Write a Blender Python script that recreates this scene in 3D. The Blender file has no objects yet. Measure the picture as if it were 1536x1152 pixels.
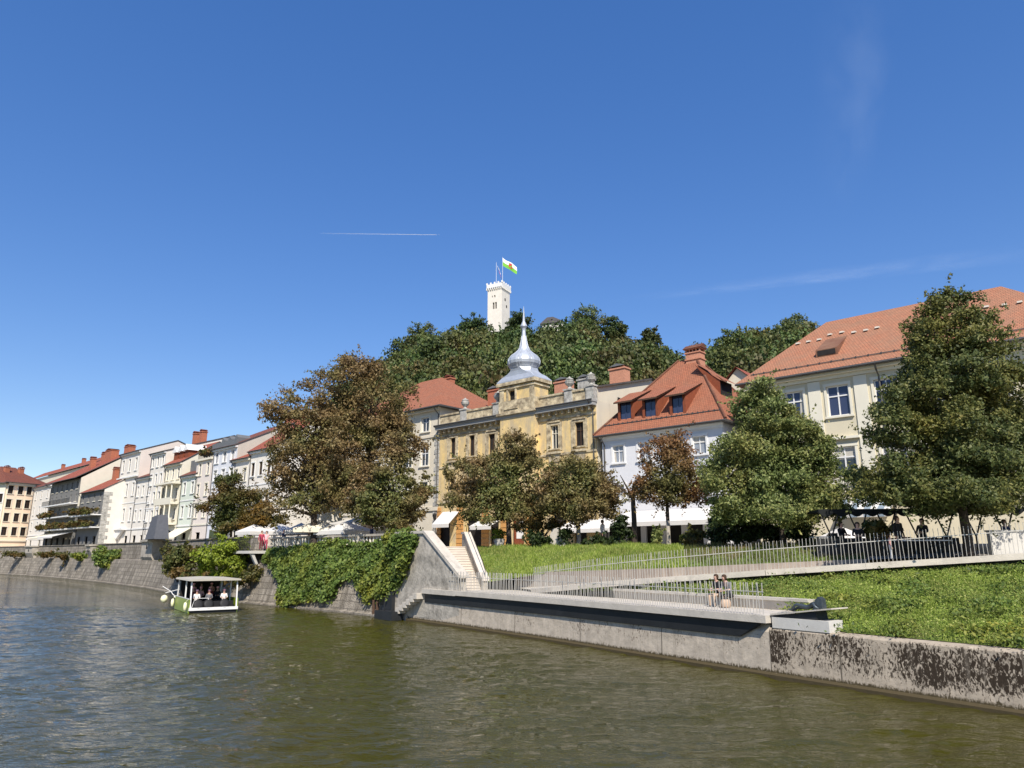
import bpy, bmesh, math, random
import numpy as np
from mathutils import Vector, Matrix
random.seed(7)
RN = np.random.RandomState(11)
SC = bpy.context.scene
COL = SC.collection
PI = math.pi
rad = math.radians

# ------------------------------------------------------------------ camera geometry (used to survey the site)
FP, HY, CZ = 1060.0, 831.0, 4.2
PIT = math.atan((HY - 576) / FP)
SP, CP = math.sin(PIT), math.cos(PIT)

def ray(px, py):
    x = (px - 768) / FP
    y = (576 - py) / FP
    return (x, CP - y * SP, SP + y * CP)

def atz(px, py, z):
    d = ray(px, py)
    t = (z - CZ) / d[2]
    return Vector((d[0] * t, d[1] * t, z))

def atY(px, py, Y):
    d = ray(px, py)
    t = Y / d[1]
    return Vector((d[0] * t, Y, CZ + d[2] * t))

# ------------------------------------------------------------------ mesh helper
class MB:
    def __init__(s):
        s.v = []; s.f = []; s.m = []; s.uv = []
        s.has_uv = False

    def face(s, pts, mi=0, uv=None):
        b = len(s.v)
        s.v.extend([tuple(p) for p in pts])
        s.f.append(tuple(range(b, b + len(pts))))
        s.m.append(mi)
        if uv: s.has_uv = True
        s.uv.append(uv)

    def mesh(s, vs, fs, mi=0):
        b = len(s.v)
        s.v.extend([tuple(p) for p in vs])
        for f in fs:
            s.f.append(tuple(i + b for i in f)); s.m.append(mi); s.uv.append(None)

    def box(s, x0, x1, y0, y1, z0, z1, mi=0):
        s.mesh([(x0, y0, z0), (x1, y0, z0), (x1, y1, z0), (x0, y1, z0), (x0, y0, z1), (x1, y0, z1), (x1, y1, z1), (x0, y1, z1)],
               [(0, 3, 2, 1), (4, 5, 6, 7), (0, 1, 5, 4), (1, 2, 6, 5), (2, 3, 7, 6), (3, 0, 4, 7)], mi)

    def bar(s, a, b, w, h, mi=0, up=(0, 0, 1)):
        a = Vector(a); b = Vector(b); d = (b - a).normalized(); u = Vector(up)
        r = d.cross(u)
        if r.length < 1e-4: r = d.cross(Vector((1, 0, 0)))
        r.normalize(); u = r.cross(d)
        vs = []
        for p in (a, b):
            for sx, sz in ((-1, -1), (1, -1), (1, 1), (-1, 1)):
                vs.append(p + r * (sx * w / 2) + u * (sz * h / 2))
        s.mesh(vs, [(0, 1, 2, 3), (7, 6, 5, 4), (0, 4, 5, 1), (1, 5, 6, 2), (2, 6, 7, 3), (3, 7, 4, 0)], mi)

    def tube(s, pts, rads, n=6, mi=0, cap=True):
        pts = [Vector(p) for p in pts]
        if not hasattr(rads, '__len__'): rads = [rads] * len(pts)
        vs = []; fs = []
        for i, p in enumerate(pts):
            d = (pts[min(i + 1, len(pts) - 1)] - pts[max(i - 1, 0)])
            if d.length < 1e-6: d = Vector((0, 0, 1))
            d.normalize()
            a = Vector((0, 0, 1)) if abs(d.z) < .9 else Vector((1, 0, 0))
            r = d.cross(a).normalized(); u = r.cross(d)
            for k in range(n):
                t = 2 * PI * k / n
                vs.append(p + (r * math.cos(t) + u * math.sin(t)) * rads[i])
        for i in range(len(pts) - 1):
            for k in range(n):
                k2 = (k + 1) % n
                fs.append((i * n + k, i * n + k2, (i + 1) * n + k2, (i + 1) * n + k))
        if cap:
            fs.append(tuple(range(n - 1, -1, -1))); fs.append(tuple(range((len(pts) - 1) * n, len(pts) * n)))
        s.mesh(vs, fs, mi)

    def lathe(s, prof, c=(0, 0, 0), n=12, mi=0, rot=0.0, sx=1, sy=1):
        vs = []; fs = []
        for r, z in prof:
            for k in range(n):
                t = 2 * PI * k / n + rot
                vs.append((c[0] + r * math.cos(t) * sx, c[1] + r * math.sin(t) * sy, c[2] + z))
        for i in range(len(prof) - 1):
            for k in range(n):
                k2 = (k + 1) % n
                fs.append((i * n + k, i * n + k2, (i + 1) * n + k2, (i + 1) * n + k))
        fs.append(tuple(range(n - 1, -1, -1))); fs.append(tuple(range((len(prof) - 1) * n, len(prof) * n)))
        s.mesh(vs, fs, mi)

    def prism(s, poly, y0, y1, mi=0, ax='y'):
        """poly in (x,z), extruded along y (or along x when ax='x': poly in (y,z))"""
        n = len(poly)
        if ax == 'y':
            vs = [(x, y0, z) for x, z in poly] + [(x, y1, z) for x, z in poly]
        elif ax == 'x':
            vs = [(y0, x, z) for x, z in poly] + [(y1, x, z) for x, z in poly]
        else:
            vs = [(x, z, y0) for x, z in poly] + [(x, z, y1) for x, z in poly]
        fs = [tuple(range(n)), tuple(range(2 * n - 1, n - 1, -1))]
        for i in range(n):
            j = (i + 1) % n
            fs.append((i, i + n, j + n, j))
        s.mesh(vs, fs, mi)

    def wall(s, x0, x1, z0, z1, holes, y=0.0, rev=.2, mi=0, rmi=None):
        """plane facing -y with rectangular openings (hx0,hx1,hz0,hz1) and their reveals"""
        holes = [h for h in holes if h[1] > x0 and h[0] < x1 and h[3] > z0 and h[2] < z1]
        xs = sorted(set([x0, x1] + [min(max(h[i], x0), x1) for h in holes for i in (0, 1)]))
        zs = sorted(set([z0, z1] + [min(max(h[i], z0), z1) for h in holes for i in (2, 3)]))
        for a, b in zip(xs, xs[1:]):
            run = None
            for c, d in zip(zs, zs[1:]):
                mx, mz = (a + b) / 2, (c + d) / 2
                hole = any(h[0] < mx < h[1] and h[2] < mz < h[3] for h in holes)
                if hole:
                    if run: s.face([(a, y, run[0]), (b, y, run[0]), (b, y, run[1]), (a, y, run[1])], mi)
                    run = None
                else:
                    run = (run[0], d) if run else (c, d)
            if run: s.face([(a, y, run[0]), (b, y, run[0]), (b, y, run[1]), (a, y, run[1])], mi)
        r = mi if rmi is None else rmi
        for a, b, c, d in holes:
            a, b, c, d = max(a, x0), min(b, x1), max(c, z0), min(d, z1)
            Y = y + rev
            s.face([(a, y, c), (a, Y, c), (a, Y, d), (a, y, d)], r)
            s.face([(b, y, c), (b, y, d), (b, Y, d), (b, Y, c)], r)
            s.face([(a, y, d), (a, Y, d), (b, Y, d), (b, y, d)], r)
            s.face([(a, y, c), (b, y, c), (b, Y, c), (a, Y, c)], r)

    def build(s, name, mats, parent=None, loc=None, rotz=None, smooth=False, kind=None):
        me = bpy.data.meshes.new(name)
        me.from_pydata(s.v, [], s.f)
        if not isinstance(mats, (list, tuple)): mats = [mats]
        for m in mats: me.materials.append(m)
        if len(mats) > 1: me.polygons.foreach_set('material_index', s.m)
        if s.has_uv:
            ul = me.uv_layers.new(name='UVMap')
            k = 0
            for i, f in enumerate(s.f):
                u = s.uv[i]
                for j in range(len(f)):
                    ul.data[k].uv = u[j] if u else (0, 0)
                    k += 1
        if smooth: me.polygons.foreach_set('use_smooth', [True] * len(s.f))
        me.update()
        o = bpy.data.objects.new(name, me)
        COL.objects.link(o)
        if parent: o.parent = parent
        if loc: o.location = loc
        if rotz is not None: o.rotation_euler = (0, 0, rotz)
        if kind: o['kind'] = kind
        return o

def tag(o, label, cat, group=None, kind=None):
    o['label'] = label; o['category'] = cat
    if group: o['group'] = group
    if kind: o['kind'] = kind
    return o

def thing(name, label, cat, loc=(0, 0, 0), rotz=0, group=None):
    o = bpy.data.objects.new(name, None)
    o.empty_display_size = .3
    COL.objects.link(o)
    o.location = loc; o.rotation_euler = (0, 0, rotz)
    return tag(o, label, cat, group)

def dup(root, loc, rotz=0, label=None, group=None, scale=None):
    kids = {}
    for c in bpy.data.objects:
        if c.parent: kids.setdefault(c.parent.name, []).append(c)
    def rec(o, par):
        c = o.copy(); COL.objects.link(c)
        if par: c.parent = par
        for k in kids.get(o.name, []): rec(k, c)
        return c
    r = rec(root, None)
    r.location = loc; r.rotation_euler = (0, 0, rotz)
    if label: r['label'] = label
    if group: r['group'] = group
    if scale: r.scale = (scale,) * 3
    return r

def set_tone(o, vals):
    a = o.data.attributes.new('tone', 'FLOAT', 'POINT'); a.data.foreach_set('value', np.asarray(vals, dtype=np.float32))

def npmesh(name, co, nper, mat, parent=None, loc=None, kind=None):
    """fast mesh of separate polygons, nper verts each"""
    n = len(co); k = n // nper
    me = bpy.data.meshes.new(name)
    me.vertices.add(n); me.vertices.foreach_set('co', np.ascontiguousarray(co, dtype=np.float32).ravel())
    me.loops.add(n); me.loops.foreach_set('vertex_index', np.arange(n, dtype=np.int32))
    me.polygons.add(k)
    me.polygons.foreach_set('loop_start', np.arange(0, n, nper, dtype=np.int32))
    me.polygons.foreach_set('loop_total', np.full(k, nper, dtype=np.int32))
    me.materials.append(mat)
    me.update(calc_edges=True); me.validate()
    o = bpy.data.objects.new(name, me); COL.objects.link(o)
    if parent: o.parent = parent
    if loc is not None: o.location = loc
    if kind: o['kind'] = kind
    return o

# ------------------------------------------------------------------ materials
def _nt(name):
    m = bpy.data.materials.new(name); m.use_nodes = True
    nt = m.node_tree
    return m, nt, nt.nodes['Principled BSDF'], nt.nodes, nt.links

def hexc(c):
    return (c[0], c[1], c[2], 1)

def mat(name, col, rough=.8, var=.12, scale=1.5, bump=0.0, bscale=20, spec=.3, metal=0.0, stain=None, sscale=.6, sthr=.55, srange=.12, stretch=None):
    m, nt, bs, N, L = _nt(name)
    tc = N.new('ShaderNodeTexCoord')
    vec = tc.outputs['Object']
    if stretch:
        mp = N.new('ShaderNodeMapping'); mp.inputs['Scale'].default_value = stretch
        L.new(vec, mp.inputs['Vector']); svec = mp.outputs['Vector']
    else: svec = vec
    nz = N.new('ShaderNodeTexNoise'); nz.inputs['Scale'].default_value = scale; nz.inputs['Detail'].default_value = 8
    nz.inputs['Roughness'].default_value = .65
    L.new(vec, nz.inputs['Vector'])
    rp = N.new('ShaderNodeValToRGB')
    e = rp.color_ramp.elements
    e[0].position = .3; e[1].position = .7
    e[0].color = hexc([c * (1 - var) for c in col]); e[1].color = hexc([min(1, c * (1 + var)) for c in col])
    L.new(nz.outputs['Fac'], rp.inputs['Fac'])
    out = rp.outputs['Color']
    if stain:
        n2 = N.new('ShaderNodeTexNoise'); n2.inputs['Scale'].default_value = sscale; n2.inputs['Detail'].default_value = 10
        n2.inputs['Roughness'].default_value = .7
        L.new(svec, n2.inputs['Vector'])
        mr = N.new('ShaderNodeMapRange'); mr.inputs['From Min'].default_value = sthr - srange; mr.inputs['From Max'].default_value = sthr + srange
        L.new(n2.outputs['Fac'], mr.inputs['Value'])
        mx = N.new('ShaderNodeMix'); mx.data_type = 'RGBA'
        L.new(mr.outputs['Result'], mx.inputs['Factor']); L.new(out, mx.inputs['A']); mx.inputs['B'].default_value = hexc(stain)
        out = mx.outputs['Result']
    L.new(out, bs.inputs['Base Color'])
    bs.inputs['Roughness'].default_value = rough
    bs.inputs['Specular IOR Level'].default_value = spec
    bs.inputs['Metallic'].default_value = metal
    if bump:
        n3 = N.new('ShaderNodeTexNoise'); n3.inputs['Scale'].default_value = bscale; n3.inputs['Detail'].default_value = 6
        L.new(vec, n3.inputs['Vector'])
        b = N.new('ShaderNodeBump'); b.inputs['Strength'].default_value = bump; b.inputs['Distance'].default_value = .05
        L.new(n3.outputs['Fac'], b.inputs['Height']); L.new(b.outputs['Normal'], bs.inputs['Normal'])
    return m

def tile_mat(name, c1, c2, mortar, weather, tw=.2, th=.24, wthr=.56):
    m, nt, bs, N, L = _nt(name)
    uv = N.new('ShaderNodeUVMap')
    br = N.new('ShaderNodeTexBrick')
    br.inputs['Scale'].default_value = 1
    br.inputs['Brick Width'].default_value = tw; br.inputs['Row Height'].default_value = th
    br.inputs['Mortar Size'].default_value = .022; br.inputs['Mortar Smooth'].default_value = .6
    br.inputs['Bias'].default_value = -.1
    br.inputs['Color1'].default_value = hexc(c1); br.inputs['Color2'].default_value = hexc(c2); br.inputs['Mortar'].default_value = hexc(mortar)
    L.new(uv.outputs['UV'], br.inputs['Vector'])
    tc = N.new('ShaderNodeTexCoord')
    nz = N.new('ShaderNodeTexNoise'); nz.inputs['Scale'].default_value = .9; nz.inputs['Detail'].default_value = 10; nz.inputs['Roughness'].default_value = .7
    L.new(tc.outputs['Object'], nz.inputs['Vector'])
    mr = N.new('ShaderNodeMapRange'); mr.inputs['From Min'].default_value = wthr - .14; mr.inputs['From Max'].default_value = wthr + .2; mr.inputs['To Max'].default_value = .65
    L.new(nz.outputs['Fac'], mr.inputs['Value'])
    mx = N.new('ShaderNodeMix'); mx.data_type = 'RGBA'
    L.new(mr.outputs['Result'], mx.inputs['Factor']); L.new(br.outputs['Color'], mx.inputs['A']); mx.inputs['B'].default_value = hexc(weather)
    L.new(mx.outputs['Result'], bs.inputs['Base Color'])
    bs.inputs['Roughness'].default_value = .85; bs.inputs['Specular IOR Level'].default_value = .2
    b = N.new('ShaderNodeBump'); b.inputs['Strength'].default_value = .5; b.inputs['Distance'].default_value = .04; b.invert = True
    L.new(br.outputs['Fac'], b.inputs['Height']); L.new(b.outputs['Normal'], bs.inputs['Normal'])
    return m

def leaf_mat(name, cols, patch=None, pthr=.5, pscale=.35, prange=.1, trans=.3, tone=False):
    """per-leaf random colour from cols; patch = second list for noise patches"""
    m, nt, bs, N, L = _nt(name)
    geo = N.new('ShaderNodeNewGeometry')
    def ramp(cs):
        r = N.new('ShaderNodeValToRGB'); el = r.color_ramp.elements
        el[0].position = 0; el[0].color = hexc(cs[0]); el[1].position = 1; el[1].color = hexc(cs[-1])
        for i, c in enumerate(cs[1:-1]):
            x = el.new((i + 1) / (len(cs) - 1)); x.color = hexc(c)
        L.new(geo.outputs['Random Per Island'], r.inputs['Fac'])
        return r.outputs['Color']
    out = ramp(cols)
    if patch:
        o2 = ramp(patch)
        tc = N.new('ShaderNodeTexCoord')
        nz = N.new('ShaderNodeTexNoise'); nz.inputs['Scale'].default_value = pscale; nz.inputs['Detail'].default_value = 4
        L.new(tc.outputs['Object'], nz.inputs['Vector'])
        mr = N.new('ShaderNodeMapRange'); mr.inputs['From Min'].default_value = pthr - prange; mr.inputs['From Max'].default_value = pthr + prange
        L.new(nz.outputs['Fac'], mr.inputs['Value'])
        mx = N.new('ShaderNodeMix'); mx.data_type = 'RGBA'
        L.new(mr.outputs['Result'], mx.inputs['Factor']); L.new(out, mx.inputs['A']); L.new(o2, mx.inputs['B'])
        out = mx.outputs['Result']
    if tone:      # each tree of the wood has its own species tint
        at = N.new('ShaderNodeAttribute'); at.attribute_name = 'tone'
        hv = N.new('ShaderNodeHueSaturation'); L.new(out, hv.inputs['Color'])
        h1 = N.new('ShaderNodeMapRange'); h1.inputs['To Min'].default_value = .47; h1.inputs['To Max'].default_value = .53; L.new(at.outputs['Fac'], h1.inputs['Value']); L.new(h1.outputs['Result'], hv.inputs['Hue'])
        mm = N.new('ShaderNodeMath'); mm.operation = 'MULTIPLY'; mm.inputs[1].default_value = 7.3; L.new(at.outputs['Fac'], mm.inputs[0])
        fr = N.new('ShaderNodeMath'); fr.operation = 'FRACT'; L.new(mm.outputs[0], fr.inputs[0])
        v1 = N.new('ShaderNodeMapRange'); v1.inputs['To Min'].default_value = .8; v1.inputs['To Max'].default_value = 1.45; L.new(fr.outputs[0], v1.inputs['Value']); L.new(v1.outputs['Result'], hv.inputs['Value'])
        out = hv.outputs['Color']
    L.new(out, bs.inputs['Base Color'])
    bs.inputs['Roughness'].default_value = .55; bs.inputs['Specular IOR Level'].default_value = .3
    tr = N.new('ShaderNodeBsdfTranslucent'); L.new(out, tr.inputs['Color'])
    ms = N.new('ShaderNodeMixShader'); ms.inputs['Fac'].default_value = trans
    L.new(bs.outputs['BSDF'], ms.inputs[1]); L.new(tr.outputs['BSDF'], ms.inputs[2])
    L.new(ms.outputs['Shader'], N['Material Output'].inputs['Surface'])
    return m

def stone_mat(name, c1, c2, stain, bw=1.25, bh=.52, sthr=.47):
    """coursed ashlar, UV in metres, with run-down dark streaks"""
    m, nt, bs, N, L = _nt(name)
    uv = N.new('ShaderNodeUVMap')
    br = N.new('ShaderNodeTexBrick'); br.inputs['Scale'].default_value = 1
    br.inputs['Brick Width'].default_value = bw; br.inputs['Row Height'].default_value = bh
    br.inputs['Mortar Size'].default_value = .045; br.inputs['Mortar Smooth'].default_value = .4
    br.inputs['Color1'].default_value = hexc(c1); br.inputs['Color2'].default_value = hexc(c2); br.inputs['Mortar'].default_value = hexc([c * .4 for c in c1])
    L.new(uv.outputs['UV'], br.inputs['Vector'])
    mp = N.new('ShaderNodeMapping'); mp.inputs['Scale'].default_value = (1.3, .3, 1)
    L.new(uv.outputs['UV'], mp.inputs['Vector'])
    nz = N.new('ShaderNodeTexNoise'); nz.inputs['Scale'].default_value = 1.0; nz.inputs['Detail'].default_value = 9; nz.inputs['Roughness'].default_value = .7
    L.new(mp.outputs['Vector'], nz.inputs['Vector'])
    mr = N.new('ShaderNodeMapRange'); mr.inputs['From Min'].default_value = sthr - .1; mr.inputs['From Max'].default_value = sthr + .16; mr.inputs['To Max'].default_value = .85
    L.new(nz.outputs['Fac'], mr.inputs['Value'])
    mx = N.new('ShaderNodeMix'); mx.data_type = 'RGBA'
    L.new(mr.outputs['Result'], mx.inputs['Factor']); L.new(br.outputs['Color'], mx.inputs['A']); mx.inputs['B'].default_value = hexc(stain)
    L.new(mx.outputs['Result'], bs.inputs['Base Color'])
    bs.inputs['Roughness'].default_value = .9
    n3 = N.new('ShaderNodeTexNoise'); n3.inputs['Scale'].default_value = 9; n3.inputs['Detail'].default_value = 8
    L.new(uv.outputs['UV'], n3.inputs['Vector'])
    b = N.new('ShaderNodeBump'); b.inputs['Strength'].default_value = .9; b.inputs['Distance'].default_value = .14
    L.new(n3.outputs['Fac'], b.inputs['Height']); L.new(b.outputs['Normal'], bs.inputs['Normal'])
    return m

def quay_mat(name, base, dark, thr, algae=(.07, .055, .03)):
    """weathered river-wall concrete, UV in metres (v = height): black lichen in ragged upright flecks, brown algae at the water"""
    m, nt, bs, N, L = _nt(name)
    uv = N.new('ShaderNodeUVMap')
    nz = N.new('ShaderNodeTexNoise'); nz.inputs['Scale'].default_value = 2.2; nz.inputs['Detail'].default_value = 10; nz.inputs['Roughness'].default_value = .7
    L.new(uv.outputs['UV'], nz.inputs['Vector'])
    rp = N.new('ShaderNodeValToRGB'); e = rp.color_ramp.elements
    e[0].position = .3; e[1].position = .72
    e[0].color = hexc([c * .66 for c in base]); e[1].color = hexc([c * 1.15 for c in base])
    L.new(nz.outputs['Fac'], rp.inputs['Fac'])
    # flecks: fine noise, gated by a coarse one
    mp = N.new('ShaderNodeMapping'); mp.inputs['Scale'].default_value = (1.0, .5, 1)
    L.new(uv.outputs['UV'], mp.inputs['Vector'])
    n1 = N.new('ShaderNodeTexNoise'); n1.inputs['Scale'].default_value = 13; n1.inputs['Detail'].default_value = 5; n1.inputs['Roughness'].default_value = .7
    n1.inputs['Distortion'].default_value = .8
    L.new(mp.outputs['Vector'], n1.inputs['Vector'])
    n2 = N.new('ShaderNodeTexNoise'); n2.inputs['Scale'].default_value = .8; n2.inputs['Detail'].default_value = 5
    L.new(mp.outputs['Vector'], n2.inputs['Vector'])
    sp = N.new('ShaderNodeSeparateXYZ'); L.new(uv.outputs['UV'], sp.inputs['Vector'])
    # band weight: strongest in the middle of the wall height
    fc = N.new('ShaderNodeFloatCurve')
    c = fc.mapping.curves[0]
    c.points[0].location = (0, 0); c.points[1].location = (1, .1)
    for p in ((.22, .15), (.42, .85), (.75, 1), (.92, .75)): c.points.new(*p)
    fc.mapping.update()
    dv = N.new('ShaderNodeMath'); dv.operation = 'DIVIDE'; dv.inputs[1].default_value = 1.75
    L.new(sp.outputs['Y'], dv.inputs[0]); L.new(dv.outputs[0], fc.inputs['Value'])
    a1 = N.new('ShaderNodeMath'); a1.operation = 'MULTIPLY'; a1.inputs[1].default_value = .2; L.new(fc.outputs['Value'], a1.inputs[0])
    a2 = N.new('ShaderNodeMath'); a2.operation = 'MULTIPLY_ADD'; a2.inputs[1].default_value = .5; L.new(n2.outputs['Fac'], a2.inputs[0]); L.new(a1.outputs[0], a2.inputs[2])
    a3 = N.new('ShaderNodeMath'); a3.operation = 'ADD'; L.new(n1.outputs['Fac'], a3.inputs[0]); L.new(a2.outputs[0], a3.inputs[1])
    mr = N.new('ShaderNodeMapRange'); mr.inputs['From Min'].default_value = thr; mr.inputs['From Max'].default_value = thr + .07
    L.new(a3.outputs[0], mr.inputs['Value'])
    mx = N.new('ShaderNodeMix'); mx.data_type = 'RGBA'
    L.new(mr.outputs['Result'], mx.inputs['Factor']); L.new(rp.outputs['Color'], mx.inputs['A']); mx.inputs['B'].default_value = hexc(dark)
    # rusty drip streaks and joints
    mp4 = N.new('ShaderNodeMapping'); mp4.inputs['Scale'].default_value = (2.6, .1, 1); L.new(uv.outputs['UV'], mp4.inputs['Vector'])
    n4 = N.new('ShaderNodeTexNoise'); n4.inputs['Scale'].default_value = 1.6; n4.inputs['Detail'].default_value = 6; n4.inputs['Roughness'].default_value = .75; L.new(mp4.outputs['Vector'], n4.inputs['Vector'])
    r4 = N.new('ShaderNodeMapRange'); r4.inputs['From Min'].default_value = .54; r4.inputs['From Max'].default_value = .7; r4.inputs['To Max'].default_value = .55; L.new(n4.outputs['Fac'], r4.inputs['Value'])
    mx4 = N.new('ShaderNodeMix'); mx4.data_type = 'RGBA'; L.new(r4.outputs['Result'], mx4.inputs['Factor']); L.new(mx.outputs['Result'], mx4.inputs['A']); mx4.inputs['B'].default_value = hexc([c_ * .42 for c_ in base])
    jn = N.new('ShaderNodeMath'); jn.operation = 'PINGPONG'; jn.inputs[1].default_value = 2.6; L.new(sp.outputs['X'], jn.inputs[0])
    jl = N.new('ShaderNodeMath'); jl.operation = 'LESS_THAN'; jl.inputs[1].default_value = .025; L.new(jn.outputs[0], jl.inputs[0])
    mx5 = N.new('ShaderNodeMix'); mx5.data_type = 'RGBA'; L.new(jl.outputs[0], mx5.inputs['Factor']); L.new(mx4.outputs['Result'], mx5.inputs['A']); mx5.inputs['B'].default_value = hexc([c_ * .3 for c_ in base])
    mx = mx5
    # algae line with a ragged edge
    a4 = N.new('ShaderNodeMath'); a4.operation = 'MULTIPLY_ADD'; a4.inputs[1].default_value = -.45; L.new(n1.outputs['Fac'], a4.inputs[0]); L.new(sp.outputs['Y'], a4.inputs[2])
    m2 = N.new('ShaderNodeMapRange'); m2.inputs['From Min'].default_value = .08; m2.inputs['From Max'].default_value = .17; m2.inputs['To Min'].default_value = 1; m2.inputs['To Max'].default_value = 0
    L.new(a4.outputs[0], m2.inputs['Value'])
    mx2 = N.new('ShaderNodeMix'); mx2.data_type = 'RGBA'
    L.new(m2.outputs['Result'], mx2.inputs['Factor']); L.new(mx.outputs['Result'], mx2.inputs['A']); mx2.inputs['B'].default_value = hexc(algae)
    L.new(mx2.outputs['Result'], bs.inputs['Base Color'])
    bs.inputs['Roughness'].default_value = .9; bs.inputs['Specular IOR Level'].default_value = .1
    b = N.new('ShaderNodeBump'); b.inputs['Strength'].default_value = .7; b.inputs['Distance'].default_value = .05
    L.new(nz.outputs['Fac'], b.inputs['Height']); L.new(b.outputs['Normal'], bs.inputs['Normal'])
    return m

def water_mat():
    m, nt, bs, N, L = _nt('river_water')
    tc = N.new('ShaderNodeTexCoord')
    def nz(scale, detail, sx, sy, rot, dist=0):
        mp = N.new('ShaderNodeMapping'); mp.inputs['Scale'].default_value = (sx, sy, 1); mp.inputs['Rotation'].default_value = (0, 0, rot)
        L.new(tc.outputs['Object'], mp.inputs['Vector'])
        n = N.new('ShaderNodeTexNoise'); n.inputs['Scale'].default_value = scale; n.inputs['Detail'].default_value = detail
        n.inputs['Roughness'].default_value = .55; n.inputs['Distortion'].default_value = dist
        L.new(mp.outputs['Vector'], n.inputs['Vector'])
        return n.outputs['Fac']
    a = nz(1.5, 3, .55, 1.2, .15, .7); b = nz(4.2, 4, .6, 1.3, -.2, .6); c = nz(.1, 3, .6, 1.4, .4, .8)
    m1 = N.new('ShaderNodeMath'); m1.operation = 'MULTIPLY_ADD'; m1.inputs[1].default_value = .4; L.new(b, m1.inputs[0]); L.new(a, m1.inputs[2])
    # breeze patches modulate the ripple height
    mr = N.new('ShaderNodeMapRange'); mr.inputs['From Min'].default_value = .35; mr.inputs['From Max'].default_value = .65
    mr.inputs['To Min'].default_value = .45; mr.inputs['To Max'].default_value = 1.5; L.new(c, mr.inputs['Value'])
    m2 = N.new('ShaderNodeMath'); m2.operation = 'MULTIPLY'; L.new(m1.outputs[0], m2.inputs[0]); L.new(mr.outputs['Result'], m2.inputs[1])
    bp = N.new('ShaderNodeBump'); bp.inputs['Strength'].default_value = 1.0; bp.inputs['Distance'].default_value = WAVE
    L.new(m2.outputs[0], bp.inputs['Height']); L.new(bp.outputs['Normal'], bs.inputs['Normal'])
    bs.inputs['Base Color'].default_value = (.046, .042, .0062, 1)
    bs.inputs['Roughness'].default_value = .02; bs.inputs['IOR'].default_value = 1.33
    bs.inputs['Specular IOR Level'].default_value = .8
    return m

def glass_mat(name, col=(.03, .035, .04), rough=.06):
    m, nt, bs, N, L = _nt(name)
    bs.inputs['Base Color'].default_value = hexc(col); bs.inputs['Roughness'].default_value = rough
    bs.inputs['Specular IOR Level'].default_value = .6
    return m
WAVE = .11
# ------------------------------------------------------------------ world, sun, camera
w = bpy.data.worlds.new('World'); SC.world = w; w.use_nodes = True
SUN = Vector((.11, -.99, 0)).normalized(); EL = rad(46)
sv = Vector((SUN.x * math.cos(EL), SUN.y * math.cos(EL), math.sin(EL)))
N = w.node_tree.nodes; L = w.node_tree.links
sky = N.new('ShaderNodeTexSky'); sky.sky_type = 'NISHITA'; sky.sun_disc = False
sky.sun_elevation = EL; sky.sun_rotation = math.atan2(SUN.x, SUN.y)
sky.altitude = 300; sky.air_density = 1.0; sky.dust_density = .1; sky.ozone_density = 2.2
hs = N.new('ShaderNodeHueSaturation'); hs.inputs['Hue'].default_value = .517; hs.inputs['Saturation'].default_value = 1.62; hs.inputs['Value'].default_value = 1.42
gm = N.new('ShaderNodeGamma'); gm.inputs['Gamma'].default_value = .66
L.new(sky.outputs['Color'], gm.inputs['Color']); L.new(gm.outputs['Color'], hs.inputs['Color']); L.new(hs.outputs['Color'], N['Background'].inputs['Color'])
N['Background'].inputs['Strength'].default_value = .13
sl = bpy.data.lights.new('sun', 'SUN'); sl.energy = 4.6; sl.angle = rad(.53); sl.color = (1, .93, .82)
so = bpy.data.objects.new('sun', sl); COL.objects.link(so)
so.rotation_euler = sv.to_track_quat('Z', 'Y').to_euler(); so.location = sv * 100
SC.view_settings.view_transform = 'Standard'; SC.view_settings.look = 'None'
SC.view_settings.exposure = .55; SC.view_settings.gamma = 1
cd = bpy.data.cameras.new('camera'); cd.sensor_width = 36; cd.lens = FP / 1536 * 36; cd.clip_end = 60000; cd.clip_start = .1
co = bpy.data.objects.new('camera', cd); COL.objects.link(co)
co.location = (0, 0, CZ); co.rotation_euler = (PI / 2 + PIT, 0, 0)
SC.camera = co

# ------------------------------------------------------------------ palette
M = {}
M['white_plaster'] = mat('white_plaster', (.68, .635, .565), var=.07, scale=.7, bump=.1, stain=(.5, .48, .44), sthr=.72, stretch=(1.5, 1.5, .25))
M['cool_white'] = mat('cool_white_plaster', (.62, .62, .63), var=.05, scale=.7, bump=.1)
M['cream'] = mat('cream_plaster', (.58, .52, .38), var=.06, scale=.5, bump=.1, stain=(.47, .43, .33), sthr=.72, stretch=(1.5, 1.5, .25))
M['pale_cream'] = mat('pale_cream_trim', (.66, .62, .51), var=.05, scale=.8)
M['beige'] = mat('beige_plaster', (.6, .54, .43), var=.07, scale=.5, bump=.1, stain=(.45, .41, .34), sthr=.7, stretch=(1.5, 1.5, .25))
M['yellow'] = mat('peeling_yellow_plaster', (.7, .51, .22), var=.2, scale=1.1, bump=.3, stain=(.46, .37, .235), sthr=.51, sscale=.9, srange=.1, stretch=(1.4, 1.4, .55))
M['yellow_trim'] = mat('weathered_yellow_trim', (.56, .47, .31), var=.3, scale=2, bump=.3, stain=(.17, .13, .085), sthr=.53, sscale=1.6)
M['ochre'] = mat('orange_rustic_plaster', (.52, .27, .09), var=.15, scale=2, bump=.2)
M['grey_stone'] = mat('grey_stone_trim', (.4, .385, .35), var=.25, scale=3, bump=.4, stain=(.1, .095, .085), sthr=.6, sscale=2)
M['pink'] = mat('peach_plaster', (.86, .66, .48), var=.06, scale=.5)
M['pale_pink'] = mat('pale_pink_plaster', (.64, .57, .51), var=.06, scale=.5)
M['green_plaster'] = mat('pale_green_plaster', (.57, .61, .52), var=.06, scale=.5)
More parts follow.
